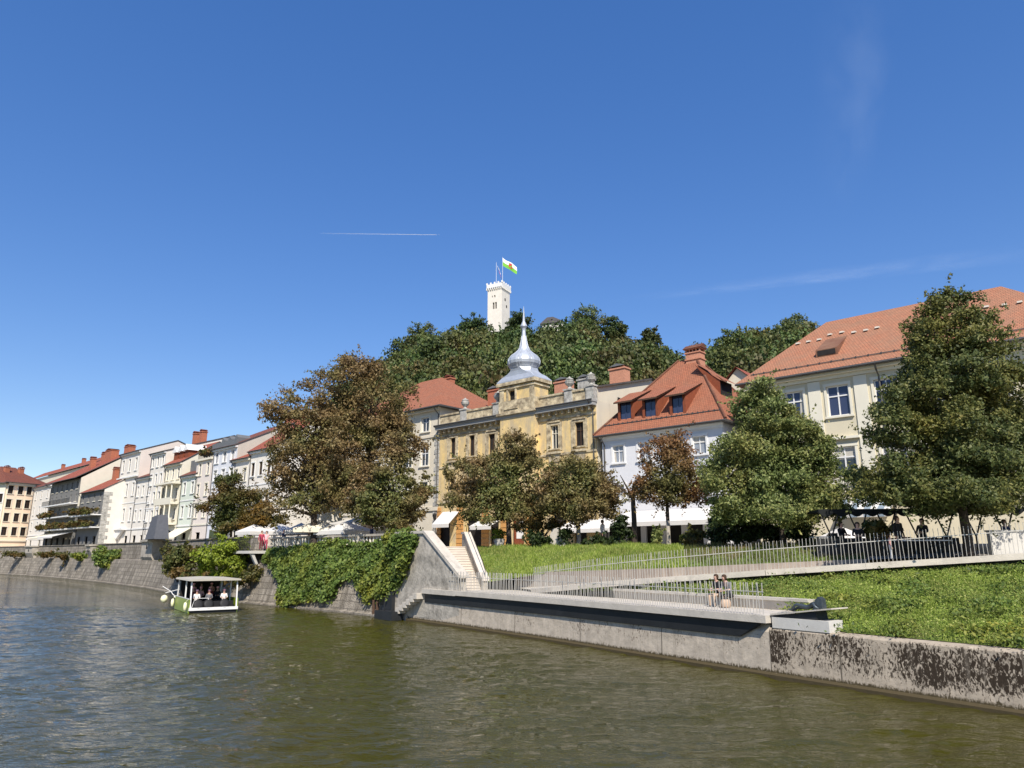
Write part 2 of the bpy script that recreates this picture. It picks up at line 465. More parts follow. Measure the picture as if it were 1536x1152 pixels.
M['lilac'] = mat('pale_lilac_plaster', (.6, .61, .64), var=.06, scale=.5)
M['grey_plaster'] = mat('grey_beige_plaster', (.47, .44, .38), var=.1, scale=.5, bump=.15)
M['orange_plaster'] = mat('apricot_plaster', (.68, .45, .24), var=.08, scale=.6)
M['dull_grey'] = mat('dull_grey_plaster', (.17, .165, .155), var=.12, scale=.6)
M['roof_orange'] = tile_mat('orange_roof_tiles', (.36, .135, .075), (.28, .105, .06), (.12, .05, .032), (.24, .125, .08))
M['roof_red'] = tile_mat('red_roof_tiles', (.34, .1, .06), (.27, .08, .05), (.12, .035, .025), (.22, .075, .05))
M['roof_old'] = tile_mat('old_roof_tiles', (.43, .178, .1), (.33, .14, .08), (.15, .065, .04), (.25, .155, .1), wthr=.47)
M['roof_brown'] = tile_mat('brown_roof_tiles', (.22, .075, .05), (.17, .06, .045), (.08, .03, .02), (.12, .06, .045))
M['roof_dark'] = mat('dark_sheet_roof', (.075, .065, .058), var=.25, scale=1, rough=.6)
M['slate'] = mat('grey_sheet_roof', (.13, .135, .14), var=.15, scale=1.2, rough=.6)
M['zinc'] = mat('zinc_dome', (.4, .43, .48), var=.15, scale=1.4, rough=.5, spec=.5, metal=.3)
M['gutter'] = mat('gutter_metal', (.1, .095, .09), rough=.5, metal=.4)
M['white_paint'] = mat('white_paint', (.7, .69, .67), var=.03, rough=.5)
M['grey_paint'] = mat('grey_paint', (.3, .3, .29), var=.05, rough=.6)
M['dark_wood'] = mat('dark_brown_wood', (.07, .04, .025), var=.2, scale=5)
M['red_wood'] = mat('red_brown_wood', (.2, .055, .025), var=.2, scale=5)
M['brick'] = mat('red_brick', (.36, .13, .075), var=.25, scale=6, bump=.3)
M['pink_brick'] = mat('pale_brick', (.47, .22, .14), var=.2, scale=6, bump=.3)
M['glass'] = glass_mat('window_glass'); M['pale_glass'] = glass_mat('reflecting_glass', (.26, .28, .31), .1); M['boat_canvas'] = mat('grey_cream_canvas', (.42, .39, .33), var=.08, scale=3)  # pale glass: bright reflection put into the base colour of the panes
M['blue_glass'] = glass_mat('blue_window_glass', (.035, .045, .09))
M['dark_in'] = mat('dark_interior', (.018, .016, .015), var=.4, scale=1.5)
M['canvas'] = mat('white_canvas', (.6, .58, .55), var=.05, scale=2, rough=.9)
M['beige_canvas'] = mat('beige_canvas', (.66, .6, .47), var=.06, scale=2, rough=.9)
M['blue_canvas'] = mat('blue_grey_canvas', (.2, .25, .3), var=.1, scale=2, rough=.9)
M['green_canvas'] = mat('dark_canvas', (.012, .014, .014), var=.2, scale=2, rough=.9)
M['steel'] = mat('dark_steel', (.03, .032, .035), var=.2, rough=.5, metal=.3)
M['iron'] = mat('black_iron', (.02, .02, .02), var=.2, rough=.5)
M['rail'] = mat('galvanised_bar', (.5, .475, .43), var=.08, rough=.5, metal=.15)
M['concrete'] = mat('pale_concrete', (.5, .455, .39), var=.14, scale=1.4, bump=.25, stain=(.25, .23, .2), sthr=.66, sscale=1.2)
M['white_concrete'] = mat('white_concrete', (.52, .5, .46), var=.07, scale=1.5, bump=.15)
M['board_concrete'] = mat('board_marked_concrete', (.34, .285, .235), var=.16, scale=2, bump=.2, stain=(.2, .16, .13), sthr=.56, sscale=1.0, stretch=(4, 4, .3))
M['rough_concrete'] = mat('rough_grey_concrete', (.43, .39, .33), var=.25, scale=1.1, bump=.5, bscale=7, stain=(.17, .155, .13), sthr=.56, sscale=.9)
M['stair_stone'] = mat('stair_stone', (.56, .5, .43), var=.1, scale=2)
M['quay_dark'] = quay_mat('lichen_black_quay_concrete', (.47, .395, .305), (.042, .031, .022), .88)
M['quay_light'] = quay_mat('pale_quay_concrete', (.5, .43, .345), (.13, .1, .075), 1.02)
M['quay_stone'] = stone_mat('quay_ashlar', (.4, .35, .285), (.24, .21, .165), (.085, .07, .05))
M['parapet'] = mat('parapet_stone', (.4, .36, .3), var=.2, scale=1.5, bump=.3, stain=(.16, .14, .11), sthr=.6, sscale=1.0)
M['street'] = mat('pale_paving', (.32, .29, .25), var=.12, scale=.8)
M['soil'] = mat('green_soil', (.1, .135, .03), var=.4, scale=1.2, stain=(.14, .09, .05), sthr=.66, sscale=.5)
M['dry_soil'] = mat('dry_soil', (.2, .13, .08), var=.3, scale=1.5, stain=(.07, .09, .03), sthr=.52, sscale=.8)
M['hill'] = mat('hill_floor', (.03, .045, .016), var=.3, scale=.1)
M['bark'] = mat('tree_bark', (.055, .042, .032), var=.3, scale=6, bump=.5)
M['pale_bark'] = mat('pale_bark', (.3, .27, .23), var=.25, scale=4, bump=.3)
M['skin'] = mat('skin', (.52, .32, .24), var=.05)
M['bronze'] = mat('dark_bronze', (.075, .09, .1), var=.4, scale=4, rough=.42, metal=.5)
for nm, c in dict(black_cloth=(.016, .016, .018), white_cloth=(.7, .68, .66), maroon_cloth=(.16, .022, .035), red_cloth=(.4, .05, .09), pink_cloth=(.85, .42, .46), grey_cloth=(.14, .14, .15), navy_cloth=(.03, .035, .07), brown_hair=(.05, .028, .016), tan_cloth=(.45, .33, .24), rose_cloth=(.6, .33, .3)).items():
    M[nm] = mat(nm, c, var=.1, scale=8)
M['lime'] = mat('lime_green_paint', (.2, .27, .02), var=.08, rough=.35, spec=.5)
M['fender'] = mat('cream_fender', (.78, .76, .5), var=.05, rough=.5)
M['rubber'] = mat('black_rubber', (.015, .015, .016), rough=.6)
M['flag_white'] = mat('flag_white', (.8, .8, .8), var=.02); M['flag_green'] = mat('flag_green', (.16, .42, .045), var=.05)
M['flag_blue'] = mat('flag_blue', (.05, .1, .5), var=.05); M['flag_red'] = mat('flag_red', (.55, .03, .05), var=.05)
M['grey_tarp'] = mat('grey_tarp', (.10, .105, .12), var=.12, scale=3)
# foliage
GR = [(.028, .05, .012), (.045, .085, .018), (.075, .12, .026), (.11, .15, .035)]
M['leaf_green'] = leaf_mat('green_leaves', [(0.068, 0.099, 0.031), (0.121, 0.163, 0.048), (0.182, 0.231, 0.073), (0.304, 0.338, 0.124)], [(0.092, 0.106, 0.030), (0.167, 0.190, 0.052), (0.259, 0.266, 0.081), (0.379, 0.351, 0.131)])
M['leaf_lime'] = leaf_mat('linden_leaves', [(0.043, 0.059, 0.020), (0.071, 0.098, 0.030), (0.114, 0.138, 0.042), (0.191, 0.200, 0.068)], [(0.084, 0.091, 0.023), (0.144, 0.149, 0.034), (0.204, 0.189, 0.048), (0.263, 0.218, 0.064)], pthr=.54)
BRW = [(.108, .067, .028), (.178, .115, .047), (.245, .165, .07), (.34, .25, .12)]
M['leaf_chestnut'] = leaf_mat('scorched_chestnut_leaves', [(0.065, 0.084, 0.026), (0.114, 0.133, 0.040), (0.179, 0.187, 0.056), (0.277, 0.261, 0.091)], BRW, pthr=.5, pscale=.3)
M['leaf_chestnut_brown'] = leaf_mat('browned_chestnut_leaves', [(0.076, 0.087, 0.028), (0.123, 0.129, 0.041), (0.185, 0.173, 0.057), (0.262, 0.235, 0.078)], BRW, pthr=.47, pscale=.3)
M['leaf_chestnut_red'] = leaf_mat('reddened_chestnut_leaves', [(0.072, 0.072, 0.024), (0.120, 0.114, 0.036), (0.192, 0.180, 0.060)], [(0.144, 0.066, 0.030), (0.228, 0.114, 0.048), (0.300, 0.168, 0.072)], pthr=.47)
M['leaf_orange'] = leaf_mat('orange_leaves', [(.1, .07, .015), (.17, .1, .02), (.22, .13, .03)], [(.06, .06, .015), (.1, .09, .02)])
M['leaf_ivy'] = leaf_mat('ivy_leaves', [(0.046, 0.074, 0.015), (0.085, 0.136, 0.026), (0.131, 0.197, 0.039), (0.209, 0.258, 0.059)], [(0.118, 0.136, 0.018), (0.221, 0.222, 0.029), (0.313, 0.284, 0.039)], pthr=.6, pscale=.35, prange=.14)
M['leaf_bright'] = leaf_mat('bright_shrub_leaves', [(0.108, 0.156, 0.014), (0.192, 0.252, 0.022), (0.288, 0.336, 0.036)], [(0.240, 0.192, 0.024), (0.060, 0.108, 0.017)], pthr=.58)
M['leaf_olive'] = leaf_mat('olive_shrub_leaves', [(0.039, 0.056, 0.014), (0.078, 0.098, 0.024), (0.130, 0.133, 0.036)], [(0.169, 0.098, 0.030), (0.117, 0.084, 0.024)], pthr=.52)
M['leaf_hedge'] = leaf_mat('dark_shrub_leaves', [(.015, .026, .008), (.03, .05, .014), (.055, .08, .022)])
M['leaf_forest'] = leaf_mat('forest_leaves', [(0.030, 0.052, 0.016), (0.056, 0.083, 0.024), (0.087, 0.118, 0.031), (0.127, 0.155, 0.044)], [(0.091, 0.084, 0.029), (0.131, 0.098, 0.033), (0.061, 0.076, 0.022)], pthr=.56, pscale=.06, prange=.1, trans=.2, tone=True)
M['grass'] = leaf_mat('grass_blades', [(0.151, 0.214, 0.031), (0.228, 0.315, 0.043), (0.329, 0.416, 0.075), (0.481, 0.504, 0.161)], [(0.114, 0.176, 0.027), (0.202, 0.277, 0.050), (0.403, 0.391, 0.124)], pthr=.5, pscale=.5, trans=.35)
M['dry_grass'] = leaf_mat('dry_grass_blades', [(.1, .1, .03), (.2, .15, .06), (.26, .19, .09)], [(.07, .09, .02), (.12, .13, .03)], trans=.3)
WATER = water_mat()

# ------------------------------------------------------------------ river line
QP = [(30, -6), (26, 2), (22, 8.6), (17.2, 15.4), (13.6, 20.3), (11.2, 23.6), (8.85, 26.9), (6.2, 30.7), (2.4, 36.2), (-1.9, 42.0), (-5.7, 46.9), (-8.0, 49.7), (-11.6, 53.6), (-18, 59.6),
      (-25, 66.2), (-34, 76.6), (-46, 92.6), (-61.5, 110.5), (-78, 128), (-94, 143.7), (-110.6, 158), (-150, 190), (-260, 280), (-700, 660)]
def qn(i):
    a = Vector(QP[max(i - 1, 0)]); b = Vector(QP[min(i + 1, len(QP) - 1)])
    d = (b - a).normalized()
    return Vector((d.y, -d.x))
QN = [qn(i) for i in range(len(QP))]

def q(Y, o=0.0, z=0.0):
    for i in range(len(QP) - 1):
        if QP[i][1] <= Y <= QP[i + 1][1] or i == len(QP) - 2:
            t = (Y - QP[i][1]) / (QP[i + 1][1] - QP[i][1])
            p = Vector(QP[i]).lerp(Vector(QP[i + 1]), t); n = QN[i].lerp(QN[i + 1], t).normalized()
            return Vector((p.x + n.x * o, p.y + n.y * o, z))

def frange(a, b, n): return [a + (b - a) * i / n for i in range(n + 1)]

def qloft(mb, Ys, sec, mi=0, caps=True):
    """sec: list of (o,z) or function Y->list; UV u=length, v=girth"""
    rows = []; us = []; u = 0; prev = None
    for Y in Ys:
        s = sec(Y) if callable(sec) else sec
        rows.append([q(Y, o, z) for o, z in s])
        p = q(Y)
        if prev is not None: u += (p - prev).length
        us.append(u); prev = p
    for a in range(len(rows) - 1):
        g = [0]
        for k in range(len(rows[a]) - 1): g.append(g[-1] + (rows[a][k + 1] - rows[a][k]).length)
        g0 = rows[a][0].z
        for k in range(len(rows[a]) - 1):
            A, B, C_, D = rows[a][k], rows[a + 1][k], rows[a + 1][k + 1], rows[a][k + 1]
            mb.face([A, B, C_, D], mi, [(us[a], g0 + g[k]), (us[a + 1], g0 + g[k]), (us[a + 1], g0 + g[k + 1]), (us[a], g0 + g[k + 1])])
    if caps:
        mb.face(rows[0], mi, [(0, p.z) for p in rows[0]]); mb.face(rows[-1][::-1], mi, [(0, p.z) for p in rows[-1][::-1]])

# river
def wave_field(X, Y, seed, n, l0, l1, slope, spread):
    g = np.random.RandomState(seed); Z = np.zeros_like(X)
    for i in range(n):
        lam = l0 * (l1 / l0) ** g.rand(); th = PI / 2 + .35 + g.randn() * spread; k = 2 * PI / lam
        ph = k * (X * math.cos(th) + Y * math.sin(th)) + g.rand() * 6.28 + .9 * np.sin(X * g.uniform(.1, .5) + Y * g.uniform(.1, .5) + g.rand() * 6.28)
        Z += slope / math.sqrt(n / 2) / k * np.sin(ph)
    return Z
RX0, RX1, RY0, RY1 = -46.0, 20.0, 7.0, 62.0
gx = np.linspace(RX0, RX1, 560); gy = RY0 + (RY1 - RY0) * (np.linspace(0, 1, 560) ** 1.35)
GX, GY = np.meshgrid(gx, gy)
env = .55 + .45 * np.sin(GX * .21 + 1.2 * np.sin(GY * .13)) * np.sin(GY * .17 + 1.1 * np.sin(GX * .19 + 1))
edge = np.minimum(1, np.minimum(np.minimum(GX - RX0, RX1 - GX), np.minimum(GY - RY0, RY1 - GY)) / 4).clip(0, 1)
GZ = edge * (wave_field(GX, GY, 3, 46, .38, 1.4, .108, .5) * (.55 + .75 * env) + wave_field(GX, GY, 4, 14, 1.6, 4.5, .035, .5))
me = bpy.data.meshes.new('river'); ny_, nx_ = GX.shape
vco = np.stack([GX, GY, GZ], 2).reshape(-1, 3)
ext = np.array([(-900, -150, 0), (700, -150, 0), (700, 800, 0), (-900, 800, 0)], dtype=float)
ii = np.arange(ny_ * nx_).reshape(ny_, nx_)
qd = np.stack([ii[:-1, :-1], ii[:-1, 1:], ii[1:, 1:], ii[1:, :-1]], 2).reshape(-1, 4)
nV = len(vco); c00, c10, c11, c01 = ii[0, 0], ii[0, -1], ii[-1, -1], ii[-1, 0]
outer = [list(ii[0, ::-1]) + [nV + 0, nV + 1], list(ii[::-1, -1]) + [nV + 1, nV + 2], list(ii[-1, :]) + [nV + 2, nV + 3], list(ii[:, 0]) + [nV + 3, nV + 0]]
vall = np.concatenate([vco, ext]); me.vertices.add(len(vall)); me.vertices.foreach_set('co', vall.astype(np.float32).ravel())
lv = np.concatenate([qd.ravel()] + [np.array(o_) for o_ in outer]).astype(np.int32)
tot = np.array([4] * len(qd) + [len(o_) for o_ in outer], dtype=np.int32); st = np.concatenate([[0], np.cumsum(tot)[:-1]]).astype(np.int32)
me.loops.add(len(lv)); me.loops.foreach_set('vertex_index', lv)
me.polygons.add(len(tot)); me.polygons.foreach_set('loop_start', st); me.polygons.foreach_set('loop_total', tot); me.polygons.foreach_set('use_smooth', [True] * len(tot))
me.materials.append(WATER); me.update(calc_edges=True); me.validate()
o = bpy.data.objects.new('river', me); COL.objects.link(o); o['kind'] = 'structure'
ZS = 4.7   # street level

# street / ground sheet
EDGE = [atY(725, 822, 52), atY(800, 822, 49), atY(900, 822, 46.5), atY(1000, 822, 44), atY(1200, 822, 40), atY(1350, 822, 37.5), atY(1536, 822, 35), Vector((40, 26, ZS)), Vector((70, 5, ZS))]
for e in EDGE: e.z = ZS
pts = [q(Y, 2.35, ZS) for Y in (660, 280, 190, 158, 143, 128, 110, 92, 76, 66, 60, 54, 51)]
pts += [q(50.3, .5, ZS), q(47.4, .5, ZS), Vector((-5.4, 49.4, ZS)), Vector((-3.1, 50.1, ZS))] + EDGE + [Vector((900, -60, ZS)), Vector((4000, 4000, ZS)), Vector((-3000, 4000, ZS))]
mb = MB(); mb.face(pts); mb.build('street', M['street'], kind='structure')

# ------------------------------------------------------------------ river walls
mb = MB(); qloft(mb, [3, 8.6, 12, 15.4, 18, 20.3, 22, 23.6, 25, 26.5], [(-.16, -1), (-.16, .1), (.0, .16), (.05, 1.58), (.09, 1.65), (.62, 1.65), (.62, .8)])
tag(mb.build('quay_wall', M['quay_dark']), 'low concrete river wall blotched with black lichen below the grass', 'wall')
mb = MB(); qloft(mb, [26.51, 27.5, 29, 30.7, 33, 36.2, 39, 42, 44.5, 46.9, 48.2], [(-.16, -1), (-.16, .1), (.0, .16), (.05, 1.5), (.2, 1.74), (.62, 1.74), (.62, .8)])
tag(mb.build('quay_wall', M['quay_light']), 'pale concrete river wall in shadow under the walkway', 'wall')
# stone embankment left of the stairs
def sec_left(Y):
    t = max(0, min(1, (Y - 58) / 30))
    top = 5.72 if Y > 66 else ZS - .02
    return [(-.25, -1), (-.25, .14), (0, .2), (.85, 3.3), (1.0, 3.42), (1.7, 3.42), (2.0, top), (2.34, top), (2.34, 3)]
mb = MB(); qloft(mb, [49.9, 51.5, 53.6, 56, 59.6, 62, 64.5, 65.99], sec_left)
tag(mb.build('embankment_wall', M['quay_stone']), 'sloping stone embankment wall under the curtain of ivy', 'wall')
mb = MB(); qloft(mb, [66.01, 71, 76.6, 84, 92.6, 101, 110.5, 119, 128, 136, 143.7, 151, 158, 174, 190, 235, 280, 470, 660], sec_left)
qloft(mb, [68, 76.6, 92.6, 110.5, 128, 143.7, 158, 190, 280], [(1.86, 5.72), (1.86, 5.86), (2.46, 5.86), (2.46, 5.72)])
tag(mb.build('embankment_wall', M['quay_stone']), 'long sloping stone embankment wall with ledge and parapet beyond the tour boat', 'wall')

# buttresses / bastions on the far wall
def bastion(Y, w, z0, z1, out, label, niche=True):
    t = thing('bastion', label, 'bastion', q(Y, 2.0, 0), 0, 'stone bastions along the far embankment')
    d = (q(Y + 1) - q(Y - 1)).normalized(); t.rotation_euler = (0, 0, math.atan2(-d.y, -d.x))
    m = MB()
    m.prism([(-out - .1, z1), (-out, z1 - .25), (-out, z0 + 1.2), (-.6, z0), (.3, z0), (.3, z1)], -w / 2, w / 2, 0, 'x')
    m.box(-w / 2 - .15, w / 2 + .15, -out - .25, .3, z1 + .003, z1 + .25)
    b = m.build('body', M['parapet'], t)
    m = MB(); m.prism([(-out * .8, .1), (-out * .75, .35), (-.9, z0 + .3), (.1, z0 + .3), (.1, .1)], -w * .28, w * .28, 0, 'x')
    m.build('support', M['quay_stone'], t)
    if niche:
        m = MB(); m.box(-.25, .25, -out - .02, -out + .1, z1 - .95, z1 - .45); m.build('drain_opening', M['dark_in'], t)
    return t
bastion(96.5, 5.2, 2.6, 5.8, 1.3, 'big curved stone bastion carrying the grey covered stall')
bastion(121.5, 2.6, 3.6, 5.5, 1.2, 'small stone bastion between the leafy overhanging bushes')
bastion(149, 4.2, 3.2, 5.6, 1.2, 'stone bastion on the most distant stretch of embankment')

# balustrade above the ivy
t = thing('balustrade', 'old stone balustrade along the top of the ivy wall', 'balustrade', q(56, 2.2, ZS))
c0 = t.location.copy()
def Lq(Y, o, z): return q(Y, o, z) - c0
m = MB()
for a, b in zip([50.1, 53.6, 57, 59.6, 62], [53.6, 57, 59.6, 62, 65.9]):
    m.bar(Lq(a, 2.15, ZS + .1), Lq(b, 2.15, ZS + .1), .36, .2)
m.build('plinth', M['parapet'], t)
m = MB()
for a, b in zip([50.1, 53.6, 57, 59.6, 62], [53.6, 57, 59.6, 62, 65.9]):
    m.bar(Lq(a, 2.15, ZS + .92), Lq(b, 2.15, ZS + .92), .42, .16)
m.build('coping', M['parapet'], t)
Y = 50.5; k = 0
while Y < 65.6:
    p = Lq(Y, 2.15, ZS)
    if k % 8 == 0:
        m = MB(); m.box(p.x - .2, p.x + .2, p.y - .2, p.y + .2, p.z + .2, p.z + .84); m.build('pier', M['parapet'], t)
    else:
        m = MB(); m.lathe([(.08, .2), (.1, .24), (.06, .34), (.11, .5), (.08, .66), (.06, .76), (.1, .84)], (p.x, p.y, p.z), 8); m.build('baluster', M['pale_cream'], t, smooth=True)
    Y += .3; k += 1

# ------------------------------------------------------------------ stairs, stair walls, landing
sd = (q(49) - q(44)).normalized()
SB = Vector((-2.75, 45.0, 2.05)); SA_ = Vector((-.27, .963, 0)); SW_ = Vector((.963, .27, 0))
t = thing('staircase', 'broad pale stone stairs climbing from the walkway to the street', 'stairs', SB, math.atan2(SW_.y, SW_.x))
m = MB(); ns = 17; RUN = 5.0; RISE = ZS - 2.05
for i in range(ns):
    y0 = RUN * i / ns; z = RISE * (i + 1) / ns
    m.box(-.7 - .07 * i, .85, y0, RUN + .3, z - RISE / ns, z - (.001 if i == ns - 1 else 0))
    m.box(-.7 - .07 * i, .85, y0 - .03, y0, z - .04, z)
m.build('steps', M['stair_stone'], t)
# rough triangular wall on the river side
wt = thing('stair_wall', 'rough grey triangular concrete wall beside the stairs', 'wall', q(47, 0, 0)); c0 = wt.location.copy()
prof = [(43.9, .0, 2.78), (49.0, .0, 5.62), (50.3, 0, 5.62)]
m = MB()
def slab(m, ring, o0, o1):
    a = [Lq(Y, o0, z) for Y, z in ring]; b = [Lq(Y, o1, z) for Y, z in ring]; n = len(ring)
    m.face(a); m.face(b[::-1])
    for i in range(n):
        j = (i + 1) % n; m.face([a[i], b[i], b[j], a[j]])
slab(m, [(43.6, .3), (43.6, 2.85), (46.9, 5.5), (50.4, 5.5), (50.4, -.8), (48.3, -.8), (48.3, .3)], 0.02, .5)
m.build('wall_face', M['rough_concrete'], wt)
m = MB()
slab(m, [(43.45, 2.8), (43.45, 2.97), (46.85, 5.68), (50.5, 5.68), (50.5, 5.503), (46.9, 5.503), (43.6, 2.853)], -.1, .62)
m.build('coping', M['concrete'], wt)
# inland parapet with pipe rail
it = thing('stair_parapet', 'curving stone parapet on the inland side of the stairs', 'parapet', SB, math.atan2(SW_.y, SW_.x))
m = MB(); m.prism([(-.5, 0), (-.5, .55), (.3, .95), (RUN, RISE + .85), (RUN + .9, RISE + .85), (RUN + .9, 0)], .86, 1.2, 0, 'x')
m.build('wall_face', M['parapet'], it)
m = MB(); m.prism([(-.6, .553), (-.6, .68), (.27, 1.1), (RUN, RISE + 1.0), (RUN + 1, RISE + 1.0), (RUN + 1, RISE + .853), (RUN, RISE + .853), (.3, .953), (-.5, .553)], .8, 1.26, 0, 'x')
m.build('coping', M['stair_stone'], it)
m = MB(); m.tube([(1.03, -.4, .6), (1.03, -.4, 1.2), (1.03, .4, 1.75), (1.03, RUN, RISE + 1.6), (1.03, RUN + .3, RISE + 1.0)], .025, 6); m.build('handrail', M['iron'], it)
p = atY(738, 850, 46.8); m = MB(); m.box(-.4, .65, -.3, .3, -.75, .0); tag(m.build('step_block', M['white_concrete'], loc=p, rotz=-.3), 'pale concrete block beside the foot of the stairs', 'block')
# mooring steps and dark landing
lt = thing('landing_stage', 'dark steel landing stage with small steps at the waterline', 'landing', q(48.6, -.5, .5)); c0 = lt.location.copy()
m = MB()
for i in range(6):
    z = 1.78 - i * .2; y0 = 46.75 + i * .33
    slab(m, [(y0, z), (y0, z - .34), (y0 + .36, z - .34), (y0 + .36, z)], -.55, -.02)
m.build('steps', M['concrete'], lt)
m = MB(); slab(m, [(48.5, .0), (48.5, .55), (50.2, .55), (50.2, .0)], -1.0, -.18); m.build('platform', M['steel'], lt)
m = MB(); slab(m, [(49.45, .56), (49.45, 1.75), (50.15, 1.75), (50.15, .56)], -.3, -.05); m.build('door_panel', M['steel'], lt)
for yy in (48.55, 49.35):
    m = MB(); m.tube([Lq(yy, -.95, .55), Lq(yy, -.95, 1.4)], .02, 5); m.build('post', M['iron'], lt)
# white ladder-like fender posts beside
for k, yy in enumerate((51.0, 51.35)):
    m = MB(); m.box(-.09, .09, -.09, .09, -.6, 1.1)
    tag(m.build('mooring_post', M['dark_wood'], loc=q(yy, -.1, 0)), 'dark timber mooring post at the foot of the ivy wall, ' + ('nearer the landing' if k == 0 else 'farther from the landing'), 'post', 'mooring posts by the landing')

# walkway platform
pt = thing('walkway', 'cantilevered pale concrete walkway along the river wall', 'walkway', q(36, 0, 2.05)); c0 = pt.location.copy()
def qloftL(m, Ys, sec):
    tmp = MB(); qloft(tmp, Ys, sec)
    for f, mi, u in zip(tmp.f, tmp.m, tmp.uv): m.face([Vector(tmp.v[i]) - c0 for i in f], mi, u)
PY = [26.45, 27.5, 29, 30.7, 33, 36.2, 39, 42, 43.7]
m = MB(); qloftL(m, PY, [(-.22, 1.81), (-.22, 2.07), (2.55, 2.07), (2.55, 1.81), (-.22, 1.81)])
qloftL(m, [43.7, 45, 46.7], [(-.22, 1.78), (-.22, 2.07), (.0, 2.07), (.0, 1.78), (-.22, 1.78)])
m.build('deck', M['concrete'], pt)
m = MB(); qloftL(m, [26.75, 27.5, 29, 30.7, 33, 36.2, 39, 42, 45, 46.6], lambda Y: [(-.1, 1.779), (-.06, 1.26 if Y > 27 else 1.7), (-.01, 1.24 if Y > 27 else 1.69), (-.01, 1.779)]); m.build('shade_girder', M['steel'], pt)  # dark girder kept to deepen shade under the deck; end slanted like its shadow
m = MB(); qloftL(m, [26.4, 27.5, 29, 30.7, 33, 35.2], [(2.56, 1.9), (2.4, 2.43), (2.34, 2.43), (2.34, 2.53), (2.9, 2.53), (2.9, 1.9)])
m.build('bench_wall', M['concrete'], pt)
# forecourt at the foot of stairs and ramp
mb = MB(); mb.face([q(34.5, 2.5, 2.064), q(43.6, .3, 2.064), q(46.5, .3, 2.064), Vector((-1.5, 46.2, 2.064)), Vector((-.6, 45, 2.064)), atY(768, 880, 45).xy.to_3d() + Vector((0, 0, 2.064)), atY(830, 880, 42).xy.to_3d() + Vector((0, 0, 2.064)), atY(835, 880, 39).xy.to_3d() + Vector((0, 0, 2.064))])
mb.build('forecourt_paving', M['concrete'], kind='structure')

# ------------------------------------------------------------------ ramp
RF = [atY(800, 884.5, 42), atY(830, 881.5, 40), atY(900, 874.5, 37.2), atY(993, 867, 34.6), atY(1150, 855.5, 32), atY(1300, 845.5, 30.5), atY(1420, 838, 29.5), atY(1536, 830.5, 28.6), Vector((27, 25.2, 4.27)), Vector((40, 20, 4.4))]
RB = [atY(775, 862, 45), atY(830, 857.5, 42.4), atY(900, 855.5, 39.4), atY(993, 852.5, 36.7), atY(1150, 845, 34), atY(1300, 838.5, 32.4), atY(1420, 834, 31.4), atY(1536, 829, 30.6), Vector((28, 27.2, 4.33)), Vector((41, 22, 4.45))]
t = thing('ramp', 'long concrete ramp rising from the walkway towards the terrace', 'ramp', RF[3]); c0 = t.location.copy()
m = MB()
for i in range(len(RF) - 1):
    a, b, c, d = RF[i], RF[i + 1], RB[i + 1].copy(), RB[i].copy()
    c.z = min(c.z, RF[i + 1].z) - .02; d.z = min(d.z, RF[i].z) - .02
    m.face([a - c0 - Vector((0, 0, .02)), b - c0 - Vector((0, 0, .02)), c - c0, d - c0])
m.build('deck', M['concrete'], t)
m = MB()
for i in range(len(RF) - 1):
    dz = Vector((0, .13, -.1)); m.bar(RF[i] - c0 + dz, RF[i + 1] - c0 + dz, .3, .24)
m.build('edge_beam', M['concrete'], t)
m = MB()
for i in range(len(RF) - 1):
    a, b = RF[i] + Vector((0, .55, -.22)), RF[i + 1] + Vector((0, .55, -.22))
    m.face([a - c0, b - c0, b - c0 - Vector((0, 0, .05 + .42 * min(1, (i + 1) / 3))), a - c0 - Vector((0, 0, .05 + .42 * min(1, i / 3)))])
m.build('shaded_footing', M['steel'], t)  # footing coloured dark to stand for the shade below the edge beam
t = thing('retaining_wall', 'board-marked brown concrete retaining wall behind the ramp', 'wall', RB[2]); c0 = t.location.copy()
m = MB()
for i in range(5):
    a, b = RB[i] - c0, RB[i + 1] - c0
    za, zb = min(RF[i].z, RB[i].z) - .4 - RB[i].z, min(RF[i + 1].z, RB[i + 1].z) - .4 - RB[i + 1].z
    w_ = Vector((.1, .28, 0)); A0, B0 = a + Vector((0, 0, za)), b + Vector((0, 0, zb))
    m.mesh([A0, B0, b, a, A0 + w_, B0 + w_, b + w_, a + w_], [(0, 1, 2, 3), (3, 2, 6, 7), (5, 4, 7, 6), (0, 3, 7, 4), (1, 5, 6, 2)])
m.build('wall_face', M['board_concrete'], t)

# ------------------------------------------------------------------ ground patches with grass
def curve(pts, n):
    out = []
    L_ = [0]
    for a, b in zip(pts, pts[1:]): L_.append(L_[-1] + 1)
    for i in range(n + 1):
        s = L_[-1] * i / n; k = min(int(s), len(pts) - 2); f = s - k
        out.append(pts[k].lerp(pts[k + 1], f))
    return out

def patch(name, low, up, n, mrows, matl, bulge=0.0, noise=.05, kind='structure'):
    A = curve(low, n); B = curve(up, n); G = []
    for j in range(mrows + 1):
        t_ = j / mrows; row = []
        for i in range(n + 1):
            p = A[i].lerp(B[i], t_)
            if 0 < j < mrows: p.z += bulge * math.sin(PI * t_) + random.uniform(-noise, noise)
            row.append(p)
        G.append(row)
    mb = MB()
    vs = [p for r in G for p in r]; W_ = n + 1
    mb.mesh(vs, [(j * W_ + i, j * W_ + i + 1, (j + 1) * W_ + i + 1, (j + 1) * W_ + i) for j in range(mrows) for i in range(n)])
    mb.build(name, matl, smooth=True, kind=kind)
    return np.array([[tuple(p) for p in r] for r in G])

